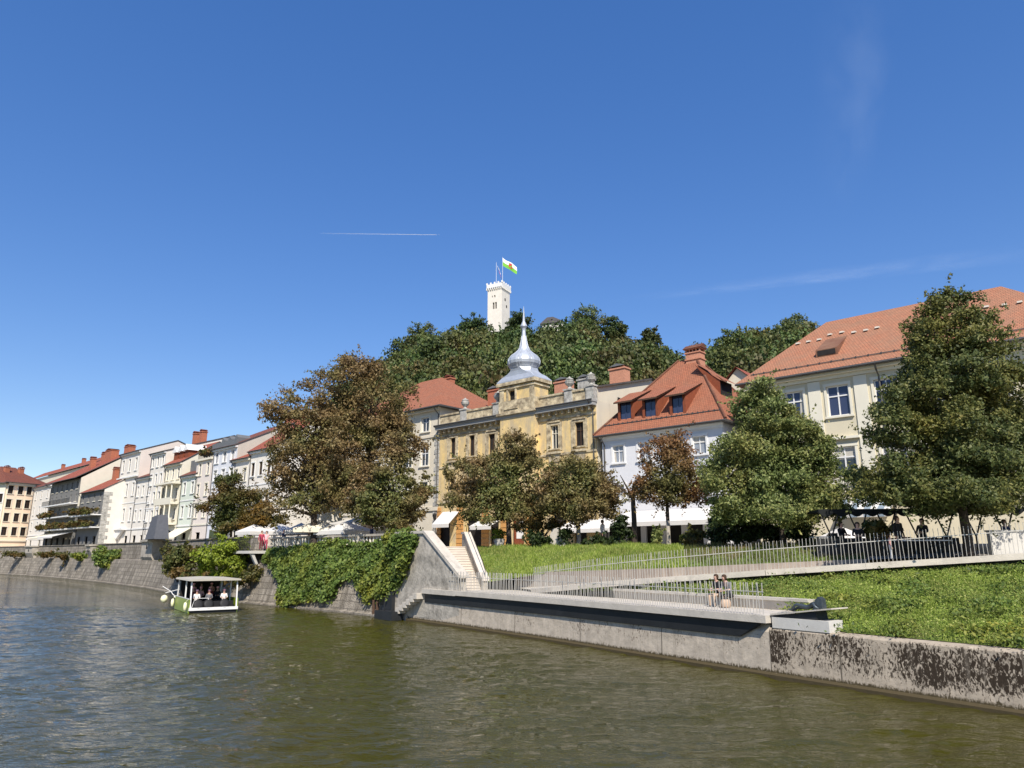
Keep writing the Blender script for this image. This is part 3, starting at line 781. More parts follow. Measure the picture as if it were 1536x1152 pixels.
def scatter(G, n, mask=None):
    a = G[:-1, :-1].reshape(-1, 3); b = G[:-1, 1:].reshape(-1, 3); c = G[1:, 1:].reshape(-1, 3); d = G[1:, :-1].reshape(-1, 3)
    T0 = np.concatenate([a, a]); T1 = np.concatenate([b, c]); T2 = np.concatenate([c, d])
    ar = np.linalg.norm(np.cross(T1 - T0, T2 - T0), axis=1)
    # nearer ground gets more, smaller blades
    dist = np.linalg.norm((T0 + T1 + T2) / 3 - np.array([0, 0, CZ]), axis=1)
    wgt = ar / dist ** 1.2
    idx = RN.choice(len(ar), n, p=wgt / wgt.sum())
    u = RN.rand(n, 1); v = RN.rand(n, 1); f = (u + v) > 1; u = np.where(f, 1 - u, u); v = np.where(f, 1 - v, v)
    return T0[idx] + (T1[idx] - T0[idx]) * u + (T2[idx] - T0[idx]) * v

def blades(name, P, h0, h1, wd, matl, label, cat='grass', lean=.5):
    n = len(P); ang = RN.rand(n) * 2 * PI
    h = (h0 + (h1 - h0) * RN.rand(n) ** 1.8)[:, None]
    # tufts: height follows a blotchy field
    fld = .72 + .45 * np.sin(P[:, 0] * 1.3 + 2 * np.sin(P[:, 1] * .9)) * np.sin(P[:, 1] * 1.7 + 1.3 * np.sin(P[:, 0] * .7))
    h = h * np.clip(fld, .35, 1.4)[:, None]
    wv = np.stack([np.cos(ang), np.sin(ang), 0 * ang], 1) * (wd * (.6 + .8 * RN.rand(n)))[:, None]
    la = RN.rand(n) * 2 * PI; ll = lean * RN.rand(n)
    ld = np.stack([np.cos(la) * ll, np.sin(la) * ll, np.ones(n)], 1)
    tip = P + ld * h
    co = np.stack([P - wv, P + wv, tip], 1).reshape(-1, 3)
    o = npmesh(name, co, 3, matl, kind='stuff')
    o['label'] = label; o['category'] = cat
    return o

LOW = [q(38, 2.75, 2.1), q(34, 2.85, 2.45), q(30.7, 2.85, 2.45), q(28, 2.85, 2.45), q(26.7, 2.4, 2.2), q(26.2, 1.0, 1.8), q(24.35, .6, 1.67), q(22.6, .6, 1.67), q(20.3, .6, 1.67), q(15.4, .6, 1.67), q(8.6, .6, 1.67)]
UP = []
for px in (850, 900, 993, 1100, 1180, 1270, 1380, 1480, 1600, 1800):
    # walk along the ramp front
    best = None
    for i in range(len(RF) - 1):
        for f in frange(0, 1, 20):
            p = RF[i].lerp(RF[i + 1], f)
            dd = p.z - CZ; fw = p.y * CP + dd * SP; x = 768 + FP * p.x / fw
            if best is None or abs(x - px) < best[0]: best = (abs(x - px), p)
    p = best[1].copy(); p.y += .5; p.z -= .42; UP.append(p)
G1 = patch('grass_bank', LOW, UP, 60, 12, M['soil'], bulge=.12, noise=.05)
weeds = scatter(G1, 48000)
blades('grass', scatter(G1, 150000), .04, .19, .013, M['grass'], 'long green grass on the bank between river wall and ramp')
UB_L = [p + Vector((.08, .2, -.03)) for p in RB[:6]]
UB_U = [EDGE[0], EDGE[1], EDGE[2].lerp(EDGE[1], .2), EDGE[3].lerp(EDGE[2], .15), EDGE[4].lerp(EDGE[3], .3), EDGE[5].lerp(EDGE[4], .35)]
UB_L[0] = Vector((-1.6, 45.3, 2.5)); UB_U[0] = Vector((-2.75, 50.4, ZS))
G2 = patch('upper_bank', UB_L, UB_U, 40, 10, M['soil'], bulge=.35, noise=.05)
k = 26
pass
blades('grass', scatter(G2[:, :k + 1], 42000), .06, .3, .024, M['grass'], 'tall unmown grass on the bank under the cafe hedge')
blades('grass', scatter(G2[:, k:], 9000), .06, .3, .022, M['dry_grass'], 'dry brown grass on the bank beside the upper fence')
TL = RB[5:]; TL = [p + Vector((.05, .2, -.03)) for p in TL]
TU = [EDGE[5].lerp(EDGE[4], .35), EDGE[5].lerp(EDGE[6], .5), EDGE[6], EDGE[7], EDGE[8]]
patch('terrace', TL, TU, 20, 6, M['street'], noise=0)

# ------------------------------------------------------------------ railings
def railing(path, spacing, h, label, r=.0115, rail_at=.72, lean=.05):
    t = thing('railing', label, 'railing', path[0]); c0 = Vector(path[0])
    segs = [(a, b, (b - a).length) for a, b in zip(path, path[1:])]
    tot = sum(s[2] for s in segs); n = int(tot / spacing)
    def at(s):
        for a, b, l in segs:
            if s <= l: return a.lerp(b, s / l)
            s -= l
        return path[-1]
    pos = [at(spacing * (i + .5)) for i in range(n)]
    order = sorted(range(n), key=lambda i: pos[i].length)
    near = set(order[:100]); rest = MB()
    base = MB(); base.tube([(0, 0, 0), (0, 0, h)], r, 4)
    proto = None
    for i, p in enumerate(pos):
        lx, ly = random.uniform(-lean, lean), random.uniform(-lean, lean)
        if i in near:
            if proto is None:
                proto = base.build('bar', M['rail'], t); b = proto
            else:
                b = proto.copy(); COL.objects.link(b)
            b.location = p - c0; b.rotation_euler = (lx, ly, 0)
        else:
            rest.tube([p - c0, p - c0 + Vector((ly * h, -lx * h, h))], r, 4)
    if rest.v: rest.build('bar', M['rail'], t, kind='stuff')
    m = MB()
    for a, b, l in segs:
        u = Vector((0, 0, h * rail_at)); m.bar(a - c0 + u, b - c0 + u, .022, .03)
    m.build('rail', M['rail'], t)
    return t
railing([q(Y, -.14, 2.07) for Y in (26.5, 27.5, 29, 30.7, 33, 36.2, 39, 42, 44.3)], .135, 1.12, 'slender pale bar railing along the river edge of the walkway', r=.0155)
railing([p + Vector((0, .08, .02)) for p in RF[:9]], .15, 1.2, 'long slender bar railing climbing beside the ramp', lean=.035)

# ------------------------------------------------------------------ statue on its table at the end of the walkway
b = q(26.42, .1, 1.65)
ang = math.atan2(QP[5][1] - QP[6][1], QP[5][0] - QP[6][0])
t = thing('plinth', 'white concrete plinth with tilted black-edged slab at the walkway end', 'plinth', b, ang)
m = MB(); m.box(.03, 2.2, -.05, .8, .004, .37); m.build('block', M['white_concrete'], t)
m = MB(); m.prism([(.12, .374), (1.75, .374), (1.7, .66), (.12, .43)], .03, .7); m.build('support', M['steel'], t)
m = MB(); m.prism([(0, .43), (2.35, .755), (2.35, .8), (0, .48)], -.08, .95); m.build('slab', M['concrete'], t)
PLINTH = (b, ang)
# ------------------------------------------------------------------ houses
ANG_A = math.atan2(-.667, .745)
class Fac:
    def __init__(s, x, y, ang):
        s.o = Vector((x, y, ZS)); s.ang = ang
        s.u = Vector((math.cos(ang), math.sin(ang), 0)); s.n = Vector((-math.sin(ang), math.cos(ang), 0))
    def px(s, px, py, yoff=0.0):
        d = Vector(ray(px, py)); c = Vector((0, 0, CZ))
        t = ((s.o + s.n * yoff - c).dot(s.n)) / d.dot(s.n)
        p = c + d * t - s.o
        return p.dot(s.u), p.z
    def side(s, x, px, py):
        """hit the plane local x = const: returns (y, z)"""
        d = Vector(ray(px, py)); c = Vector((0, 0, CZ))
        t = ((s.o + s.u * x - c).dot(s.u)) / d.dot(s.u)
        p = c + d * t - s.o
        return p.dot(s.n), p.z
    def shifted(s, px, py):
        x, z = s.px(px, py)
        p = s.o + s.u * x
        return Fac(p.x, p.y, s.ang)

LINE_A = Fac(19.7, 50.0, ANG_A)
LINE_B = Fac(-30.0, 94.6, math.atan2(-.69, .72))

def uvq(mb, pts, eu, mi=0):
    """roof face with UV in metres: u along eu, v up the slope"""
    pts = [Vector(p) for p in pts]
    eu = Vector(eu).normalized(); n = (pts[1] - pts[0]).cross(pts[2] - pts[0]).normalized(); ev = n.cross(eu)
    if ev.z < 0: ev = -ev
    mb.face(pts, mi, [(p.dot(eu) + 50, p.dot(ev) + 50) for p in pts])

def hip_roof(mb, x0, x1, y0, y1, ze, xa, xb, ym, zr, th=.16, zrb=None):
    e = [(x0, y0, ze), (x1, y0, ze), (x1, y1, ze), (x0, y1, ze)]
    ra, rb = (xa, ym, zr), (xb, ym, zr if zrb is None else zrb)
    uvq(mb, [e[0], e[1], rb, ra], (1, 0, 0)); uvq(mb, [e[2], e[3], ra, rb], (1, 0, 0))
    uvq(mb, [e[1], e[2], rb], (0, 1, 0)); uvq(mb, [e[3], e[0], ra], (0, 1, 0))
    lo = [(p[0], p[1], p[2] - th) for p in e]
    for i in range(4):
        j = (i + 1) % 4; mb.face([e[i], lo[i], lo[j], e[j]], 1)
    mb.face(lo[::-1], 1)

def gable_roof(mb, x0, x1, y0, y1, ze, ym, zr, th=.18):
    e = [(x0, y0, ze), (x1, y0, ze), (x1, y1, ze), (x0, y1, ze)]; ra, rb = (x0, ym, zr), (x1, ym, zr)
    uvq(mb, [e[0], e[1], rb, ra], (1, 0, 0)); uvq(mb, [e[2], e[3], ra, rb], (1, 0, 0))
    D = Vector((0, 0, th))
    P = [Vector(p) for p in (e[0], ra, e[3])]; mb.face(P + [p - D for p in P[::-1]], 1)
    P = [Vector(p) for p in (e[1], rb, e[2])]; mb.face(P + [p - D for p in P[::-1]], 1)
    for a, b in ((e[0], e[1]), (e[2], e[3])):
        a, b = Vector(a), Vector(b); mb.face([a, b, b - D, a - D], 1)
    mb.face([Vector(e[0]) - D, Vector(e[1]) - D, Vector(rb) - D, Vector(ra) - D], 1)

def window(par, x, z, w, h, style='cross', fm='white_paint', sm=None, pm='glass', rec=.12, hood=False, sill=True, y=0.0, open_blind=None):
    m = MB(); t_ = min(.085, w * .06)
    y0, y1 = y + rec - .03, y + rec + .04
    m.box(x - w / 2, x + w / 2, y0, y1, z, z + t_); m.box(x - w / 2, x + w / 2, y0, y1, z + h - t_, z + h)
    m.box(x - w / 2, x - w / 2 + t_, y0, y1, z + t_, z + h - t_); m.box(x + w / 2 - t_, x + w / 2, y0, y1, z + t_, z + h - t_)
    if style in ('cross', 'two'):
        m.box(x - t_ / 2, x + t_ / 2, y0 - .004, y1, z + t_, z + h - t_)
    if style == 'cross':
        zz = z + h * .66; m.box(x - w / 2 + t_, x + w / 2 - t_, y0 - .008, y1, zz - t_ / 2, zz + t_ / 2)
    if sm:
        b = .16
        m.box(x - w / 2 - b, x - w / 2 - .003, y - .06, y + .02, z, z + h, 1); m.box(x + w / 2 + .003, x + w / 2 + b, y - .06, y + .02, z, z + h, 1)
        m.box(x - w / 2 - b - .03, x + w / 2 + b + .03, y - .08, y + .02, z + h + .003, z + h + .2, 1)
    if hood:
        m.box(x - w / 2 - .4, x + w / 2 + .4, y - .3, y + .02, z + h + .5, z + h + .66, 1)
    if sill:
        m.box(x - w / 2 - .2, x + w / 2 + .2, y - .16, y + rec, z - .13, z - .003, 1)
    f = m.build('window', [M[fm], M[sm or 'pale_cream']], par)
    p = MB(); p.face([(x - w / 2 + .02, y + rec + .02, z + .02), (x + w / 2 - .02, y + rec + .02, z + .02), (x + w / 2 - .02, y + rec + .02, z + h - .02), (x - w / 2 + .02, y + rec + .02, z + h - .02)])
    p.build('pane', M[pm], f)
    if pm != 'dark_in' and w > .8 and random.random() < .75:
        c = MB(); k = random.uniform(.12, .3); yc_ = y + rec + .012
        if random.random() < .6:
            c.face([(x - w / 2 + t_, yc_, z + t_), (x - w / 2 + w * k, yc_, z + t_), (x - w / 2 + w * k * .7, yc_, z + h - t_), (x - w / 2 + t_, yc_, z + h - t_)])
            c.face([(x + w / 2 - t_, yc_, z + t_), (x + w / 2 - t_, yc_, z + h - t_), (x + w / 2 - w * k * .7, yc_, z + h - t_), (x + w / 2 - w * k, yc_, z + t_)])
        else:
            c.face([(x - w / 2 + t_, yc_, z + h * random.uniform(.45, .75)), (x + w / 2 - t_, yc_, z + h * .6), (x + w / 2 - t_, yc_, z + h - t_), (x - w / 2 + t_, yc_, z + h - t_)])
        c.build('curtain', M['grey_plaster'], f)
    return f

def hole(x, z, w, h): return (x - w / 2, x + w / 2, z, z + h)

def chimney(par, x, y, z0, w, d, h, mt='brick', cap='roof_red', pots=0):
    m = MB(); m.box(x - w / 2, x + w / 2, y - d / 2, y + d / 2, z0 - 2.5, z0 + h)
    m.box(x - w / 2 - .1, x + w / 2 + .1, y - d / 2 - .1, y + d / 2 + .1, z0 + h + .002, z0 + h + .16)
    m.prism([(x - w / 2 - .08, z0 + h + .34), (x, z0 + h + .62), (x + w / 2 + .08, z0 + h + .34)], y - d / 2 - .08, y + d / 2 + .08, 1)
    for sx in (-1, 1):
        for sy in (-1, 1):
            m.box(x + sx * w * .42 - .07, x + sx * w * .42 + .07, y + sy * d * .4 - .07, y + sy * d * .4 + .07, z0 + h + .16, z0 + h + .34)
    return m.build('chimney', [M[mt], M[cap]], par)

def shell(root, Lx, dep, ze, holes, wm, zr=None, ym=None, left_holes=(), name='wall', z0=-.6):
    m = MB()
    m.wall(0, Lx, z0, ze, holes)
    top = [(0, ze), (dep, ze)]
    for x in (0, Lx):
        poly = [(x, 0, z0), (x, dep, z0), (x, dep, ze)] + ([(x, ym, zr)] if zr else []) + [(x, 0, ze)]
        m.face(poly if x == 0 else poly[::-1])
    m.face([(0, dep, z0), (0, dep, ze), (Lx, dep, ze), (Lx, dep, z0)])
    # dark rooms behind openings
    b = m.build(name, M[wm], root)
    return b

def gutter(root, x0, x1, y, z, pipe=None):
    m = MB(); m.tube([(x0, y - .07, z - .05), (x1, y - .07, z - .05)], .075, 6)
    if pipe is not None:
        m.tube([(pipe, y - .07, z - .1), (pipe, y + .2, z - .5), (pipe, -.07, z - .8), (pipe, -.07, .1)], .06, 6)
    m.build('gutter', M['gutter'], root)

def awning(root, x0, x1, z, out, drop, mt='canvas', val=.35, stripes=None):
    m = MB()
    a, b, c, d = (x0, -.05, z), (x1, -.05, z), (x1, -out, z - drop), (x0, -out, z - drop)
    n = 8
    for i in range(n):
        xa, xb = x0 + (x1 - x0) * i / n, x0 + (x1 - x0) * (i + 1) / n
        k = i % 2 if stripes else 0
        m.mesh([(xa, -.05, z), (xb, -.05, z), (xb, -out, z - drop), (xa, -out, z - drop), (xa, -.05, z - .03), (xb, -.05, z - .03), (xb, -out, z - drop - .03), (xa, -out, z - drop - .03)], [(0, 1, 2, 3), (7, 6, 5, 4), (0, 3, 7, 4), (1, 5, 6, 2)], k)
        m.box(xa, xb, -out - .012, -out + .012, z - drop - val, z - drop - .002, k)
    m.bar((x0 + .1, -.05, z - drop - .3), (x0 + .1, -out, z - drop), .04, .04, 2); m.bar((x1 - .1, -.05, z - drop - .3), (x1 - .1, -out, z - drop), .04, .04, 2)
    return m.build('awning', [M[mt], M[stripes or mt], M['iron']], root)

def plainroot(name, label, cat, f, group=None):
    return thing(name, label, cat, f.o, f.ang, group)

# ---- cream house on the right
f = LINE_A.shifted(1122, 571)
cx1 = f.px(1660, 480)[0]
_, zeL = f.px(1175, 564, -.7)
Lx = cx1; dep = 15.0; ze = zeL - .1
r = plainroot('house', 'large cream house with long orange tiled roof and skylight, behind the right-hand trees', 'house', f)
wins = []
x1a, z1a = f.px(1243.5, 623); x1b, z1b = f.px(1272, 578)
w1 = x1b - x1a; h1 = f.px(1257, 578)[1] - f.px(1257, 624)[1]; xc = (x1a + x1b) / 2; zc = f.px(1257, 624)[1]
z2b = f.px(1265, 716)[1]; z2t = f.px(1265, 670)[1]
step = xc - (f.px(1183, 600)[0] + f.px(1197, 600)[0]) / 2
xs = [xc - step, xc, xc + step, xc + 2 * step, xc + 3 * step]
xs = [x for x in xs if .9 < x < Lx - .8]
holes = []
for x in xs:
    holes += [hole(x, zc, w1, h1), hole(x, z2b, w1, z2t - z2b)]
gx = [x for x in xs]
w_ = shell(r, Lx, dep, ze, holes, 'cream')
for x in xs:
    window(r, x, zc, w1, h1, 'cross', sm='pale_cream', pm='blue_glass')
    fr = window(r, x, z2b, w1, z2t - z2b, 'cross', sm='pale_cream', hood=True)
m = MB()   # pilaster strips and cornice
for x in [.35] + [xc + step * (k + .5) for k in range(-2, 3)]:
    if .2 < x < Lx - .3: m.box(x - .42, x + .42, -.09, .02, 4.4, ze - .55)
m.box(-.06, Lx + .06, -.14, .02, ze - .5, ze - .25); m.box(-.1, Lx + .1, -.45, .02, ze - .248, ze - .02)
m.box(-.05, Lx + .05, -.12, .02, 4.0, 4.35)
m.build('trim', M['pale_cream'], r)
ov = .7; ym = dep / 2
xa, zra = f.px(1240, 489, ym); xb, zrb = f.px(1500, 423, ym)
zr = (zra + zrb) / 2
m = MB(); hip_roof(m, -ov, Lx + ov, -ov, dep + ov, ze + .1, xa, xb, ym, zr)
rf = m.build('roof', [M['roof_old'], M['gutter']], r)
def roof_pt(x, y): return ze + .1 + (y + ov) * (zr - ze - .1) / (ym + ov)
m = MB()
for k in range(26):        # snow guards
    x = .4 + k * (Lx - .8) / 25
    m.box(x - .04, x + .04, .1, .18, roof_pt(x, .14), roof_pt(x, .14) + .16)
m.box(.2, Lx - .2, .1, .15, roof_pt(0, .12) + .06, roof_pt(0, .12) + .12)
m.build('snow_guard', M['gutter'], rf)
for px, py in ((1197, 517), (1213, 514), (1229, 511), (1245, 503.5), (1263, 500), (1281, 500), (1299, 497), (1316, 493), (1480, 462), (1507, 459), (1530, 455)):   # small roof vents
    # iterate to the roof plane
    y_ = 3.0
    for _ in range(12):
        x_, z_ = f.px(px, py, y_); y_ = (z_ - ze - .1) * (ym + ov) / (zr - ze - .1) - ov
    m = MB(); m.prism([(y_ - .16, z_ + .02), (y_ - .12, z_ + .15), (y_ + .3, z_ + .2), (y_ + .34, z_ + .1)], x_ - .14, x_ + .14, 0, 'x'); m.build('vent_tile', M['concrete'], rf)
y_ = 2.0
for _ in range(12):
    x_, z_ = f.px(1243, 529, y_); y_ = (z_ - ze - .1) * (ym + ov) / (zr - ze - .1) - ov
m = MB(); ra_ = 2.2; k = (zr - ze - .1) / (ym + ov)
m.mesh([(x_ - .75, y_ - .5, z_ - .5 * k + .02), (x_ + .75, y_ - .5, z_ - .5 * k + .02), (x_ + .75, y_ - .5, z_ - .5 * k + .55), (x_ - .75, y_ - .5, z_ - .5 * k + .55), (x_ + .75, y_ + 2.3, z_ + 2.3 * k + .03), (x_ - .75, y_ + 2.3, z_ + 2.3 * k + .03)],
       [(0, 3, 2, 1)[::-1], (3, 2, 4, 5), (0, 3, 5), (1, 4, 2)])
sk = m.build('dormer', M['roof_old'], rf)
m = MB(); m.box(x_ - .62, x_ + .62, y_ - .53, y_ - .47, z_ - .5 * k + .1, z_ - .5 * k + .48); m.build('pane', M['dark_in'], sk) if 0 else m.build('roof_opening', M['dark_in'], rf)
gutter(r, -ov, Lx + ov, -ov, ze + .02, f.px(1318, 560)[0])
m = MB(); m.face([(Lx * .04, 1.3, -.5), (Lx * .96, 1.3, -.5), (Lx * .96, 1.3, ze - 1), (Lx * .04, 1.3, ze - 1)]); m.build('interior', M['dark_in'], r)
xA = f.px(1265, 752)[0]; xB = f.px(1345, 752)[0]
awning(r, xA, xB, f.px(1300, 748)[1], 1.6, .8, 'blue_canvas', .45, 'canvas')

# ---- white house with three dormers
f = LINE_A.shifted(903, 655)
ov = .55; dep = 11.5; ym = dep / 2
Lx = f.px(1083, 630, 0)[0]
ze = (f.px(903, 653, -ov)[1] + f.px(1063, 632, -ov)[1]) / 2
r = plainroot('house', 'white house with steep orange hipped roof, three dormers and tall brick chimney', 'house', f)
holes = []; W = []
for pa, pb, ta, ba in ((920, 936.5, 668, 694), (958, 976, 664, 690), (1040, 1060, 654, 681)):
    a, z_ = f.px(pa, ba); b, _ = f.px(pb, ba); zt = f.px((pa + pb) / 2, ta)[1]
    W.append(((a + b) / 2, f.px((pa + pb) / 2, ba)[1], b - a, zt - f.px((pa + pb) / 2, ba)[1]))
zb2 = f.px(932, 749)[1]; zt2 = f.px(932, 727)[1]
W2 = [(w[0], zb2, w[2] * .85, zt2 - zb2) for w in W] + [((W[1][0] + W[2][0]) / 2, zb2, W[1][2] * .85, zt2 - zb2)]
W.append(((W[1][0] + W[2][0]) / 2, W[1][1], W[1][2], W[1][3]))
holes = [hole(*w) for w in W + W2]
gf = []
for k in range(6):
    x = 1.0 + k * (Lx - 2) / 5; gf.append((x, .1, 1.35, 2.4)); holes.append(hole(x, .1, 1.35, 2.4))
shell(r, Lx, dep, ze, holes, 'cool_white')
for w in W: window(r, *w, 'cross', sm='white_paint', pm='pale_glass')
for w in W2: window(r, *w, 'cross', sm='white_paint', pm='pale_glass')
for k, w in enumerate(gf):
    m = MB(); m.box(w[0] - .68, w[0] + .68, .22, .26, .05, 2.5); m.build('shopfront', M['dark_in'], r)
m = MB(); m.box(-.05, Lx + .05, -.12, .02, ze - .45, ze - .2); m.box(-.1, Lx + .1, -.35, .02, ze - .198, ze - .02)
m.build('cornice', M['white_paint'], r); m = MB(); m.box(-.04, Lx + .04, -.08, .02, 3.9, 4.1); m.build('string_course', M['white_paint'], r)
xp, zp = f.px(1036, 538, ym)
m = MB(); hip_roof(m, -ov, Lx + ov, -ov, dep + ov, ze + .05, xp - 1.2, xp + .5, ym, zp)
rf = m.build('roof', [M['roof_orange'], M['gutter']], r)
k = (zp - ze - .05) / (ym + ov)
# ridge tiles on the hips
m = MB()
for a in ((-ov, -ov), (Lx + ov, -ov), (Lx + ov, dep + ov)):
    m.tube([(a[0], a[1], ze + .1), (xp - 1.2 if a[0] < 1 else xp + .5, ym, zp + .04)], .11, 6)
m.build('ridge_tiles', M['roof_orange'], rf)
m = MB()
for i in range(24):
    x = .2 + i * (Lx - .4) / 23; m.box(x - .04, x + .04, .15, .22, ze + .05 + .7 * k, ze + .05 + .7 * k + .2)
m.box(.1, Lx - .1, .15, .2, ze + .05 + .7 * k + .08, ze + .05 + .7 * k + .14); m.build('snow_guard', M['gutter'], rf)
for pl, pr, pt_, pb_ in ((931, 947, 608, 631), (968, 984, 602, 627), (1009, 1025, 596, 622)):
    y_ = 1.5
    for _ in range(15):
        xl, zb_ = f.px(pl, pb_, y_); y_ = (zb_ - ze - .05) / k - ov
    xr = f.px(pr, pb_, y_)[0]; zt = zb_ + 1.7
    pitch = k * .42; yb = y_ + (zt - zb_) / (k - pitch) - .05; zbk = ze + .05 + (yb + ov) * k
    m = MB()
    a0, a1 = xl - .3, xr + .3
    # shed roof of the dormer, flaring into the main roof, overhanging in front
    uvq(m, [(a0 - .1, y_ - .45, zt - .45 * pitch + .08), (a1 + .1, y_ - .45, zt - .45 * pitch + .08), (a1 + .3, yb, zbk + .06), (a0 - .3, yb, zbk + .06)], (1, 0, 0), 0)
    m.face([(a0 - .1, y_ - .45, zt - .45 * pitch + .08), (a0 - .1, y_ - .45, zt - .45 * pitch - .06), (a1 + .1, y_ - .45, zt - .45 * pitch - .06), (a1 + .1, y_ - .45, zt - .45 * pitch + .08)], 2)
    m.face([(a0 - .1, y_ - .45, zt - .45 * pitch - .06), (a1 + .1, y_ - .45, zt - .45 * pitch - .06), (a1 + .3, yb, zbk), (a0 - .3, yb, zbk)], 2)
    # cheeks
    for xx, xo in ((xl - .25, -.3), (xr + .25, .3)):
        m.face([(xx, y_, zb_ - .1), (xx, y_, zt), (xx + xo, yb, zbk)], 1)
    m.face([(xl - .25, y_, zb_ - .1), (xl - .0, y_, zb_ - .1), (xl, y_, zt), (xl - .25, y_, zt)], 1)
    m.face([(xr + .25, y_, zb_ - .1), (xr, y_, zb_ - .1), (xr, y_, zt), (xr + .25, y_, zt)], 1)
    dm = m.build('dormer', [M['roof_orange'], M['red_wood'], M['dark_wood']], rf)
    m = MB(); m.box(xl, xr, y_ + .1, y_ + .14, zb_ - .05, zt - .02); m.box((xl + xr) / 2 - .05, (xl + xr) / 2 + .05, y_ + .05, y_ + .1, zb_ - .05, zt - .02)
    m.build('roof_window', M['blue_glass'], rf)
m = MB()   # dormer on the right slope
yy = ym - 1.2; kx = (zp - ze - .05) / (Lx + ov - xp - .5)
xx = Lx - 1.6; zz = ze + .05 + (Lx + ov - xx) * kx
uvq(m, [(xx + .5, yy - 1.2, zz + 1.1), (xx + .5, yy + 1.4, zz + 1.1), (xx - 2.3, yy + 1.2, zz + 2.3 * kx + .1), (xx - 2.3, yy - 1, zz + 2.3 * kx + .1)], (0, 1, 0), 0)
m.face([(xx, yy - 1, zz), (xx, yy + 1.2, zz), (xx, yy + 1.2, zz + 1.25), (xx, yy - 1, zz + 1.25)], 2)
m.face([(xx, yy - 1, zz), (xx, yy - 1, zz + 1.25), (xx - 2.2, yy - 1, zz + 2.2 * kx)], 1)
m.build('dormer', [M['roof_orange'], M['red_wood'], M['dark_in']], rf)
m = MB(); xp += .55; zp -= .35   # big chimney with a tiled hat
m.box(xp - .95, xp + .75, ym - .6, ym + .6, zp - 1.0, zp + .85)
m.box(xp - 1.05, xp + .85, ym - .7, ym + .7, zp + .1, zp + .25); m.box(xp - 1.05, xp + .85, ym - .7, ym + .7, zp + .852, zp + .98)
for i in range(5):
    x = xp - .95 + i * .4; m.box(x, x + .14, ym - .6, ym - .44, zp + .98, zp + 1.3); m.box(x, x + .14, ym + .44, ym + .6, zp + .98, zp + 1.3)
m.box(xp - .8, xp + .6, ym - .35, ym + .35, zp + .98, zp + 1.3, 2)
m.box(xp - 1.1, xp + .9, ym - .75, ym + .75, zp + 1.302, zp + 1.4)
m.prism([(ym - .85, zp + 1.4), (ym, zp + 1.95), (ym + .85, zp + 1.4)], xp - 1.2, xp + 1.0, 1, 'x')
m.v = [(xp - .1 + (v_[0] - xp + .1) * .8, ym + (v_[1] - ym) * .8, zp + (v_[2] - zp) * .8) for v_ in m.v]
m.build('chimney', [M['pink_brick'], M['roof_orange'], M['dark_in']], rf)
gutter(r, -ov, Lx + ov, -ov, ze, .25)
za = f.px(990, 768)[1]
awning(r, f.px(835, 785, -2.4)[0], f.px(915, 785, -2.4)[0], za - .35, 2.5, .9, 'canvas', .3)
awning(r, f.px(917, 780, -2.4)[0], f.px(1064, 780, -2.4)[0], za + .15, 2.6, 1.0, 'canvas', .32)
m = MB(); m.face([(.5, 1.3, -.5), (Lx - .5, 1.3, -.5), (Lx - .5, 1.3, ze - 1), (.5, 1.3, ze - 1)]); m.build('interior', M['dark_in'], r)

# red roof glimpsed between white and cream houses
f2 = Fac(f.o.x + f.u.x * 10 + f.n.x * 16, f.o.y + f.u.y * 10 + f.n.y * 16, ANG_A)
r2 = plainroot('house', 'rear house of which a small red gabled roof shows between two larger roofs', 'house', f2)
x_, z_ = f2.px(1105, 551); xl_, zl_ = f2.px(1075, 572); xr_, zr_ = f2.px(1145, 580)
m = MB(); m.mesh([(xl_, 0, -.5), (xr_, 0, -.5), (xr_, 0, zr_), (x_, 0, z_ - .1), (xl_, 0, zr_), (xl_, 9, -.5), (xr_, 9, -.5), (xr_, 9, zr_), (x_, 9, z_ - .1), (xl_, 9, zr_)], [(0, 1, 2, 3, 4), (9, 8, 7, 6, 5), (1, 6, 7, 2), (0, 4, 9, 5)])
m.build('wall', M['beige'], r2)
m = MB(); uvq(m, [(xl_ - .4, -.4, zr_ - .2), (x_, -.4, z_), (x_, 9.4, z_), (xl_ - .4, 9.4, zr_ - .2)], (0, 1, 0)); uvq(m, [(xr_ + .4, -.4, zr_ - .2), (x_, -.4, z_), (x_, 9.4, z_), (xr_ + .4, 9.4, zr_ - .2)], (0, 1, 0))
m.build('roof', M['roof_red'], r2)

# ---- yellow house with the onion dome
f = LINE_A.shifted(660, 640)
Lx = f.px(893, 606)[0]
zcor = (f.px(662, 634)[1] + f.px(890, 607)[1]) / 2
r = plainroot('house', 'weathered yellow house with onion domed turret and urns along its parapet', 'house', f)
dep = 14
W = []
for pa, pb, ta, ba in ((675.5, 683, 657, 687), (704, 712, 653, 684), (733, 742.5, 651, 682), (826.5, 838, 638, 673), (863.5, 876, 633, 669)):
    a, _ = f.px(pa, ba); b, _ = f.px(pb, ba); zb_ = f.px((pa + pb) / 2, ba)[1]; zt = f.px((pa + pb) / 2, ta)[1]
    W.append(((a + b) / 2, zb_, b - a, zt - zb_))
W2 = [(w[0], w[1] - 4.3, w[2], w[3] + .2) for w in W]
xt0, xt1 = f.px(750.5, 600, -.6)[0], f.px(801.5, 600, -.6)[0]
gfd = []
for pa, pb in ((653, 672), (700, 722), (735, 748), (768, 786), (830, 850), (862, 880)):
    a = f.px(pa, 800)[0]; b = f.px(pb, 800)[0]; gfd.append((max((a + b) / 2, .9), .1, b - a, 2.9))
holes = [hole(*w) for w in W + W2 + gfd]
shell(r, Lx, dep, zcor, holes, 'yellow')
for i, w in enumerate(W):
    window(r, *w, 'cross' if i in (3, 4) else 'two', fm='pale_cream' if i == 3 else 'dark_wood', sm='yellow_trim', pm='dark_in' if i != 3 else 'glass', rec=.2, hood=False)
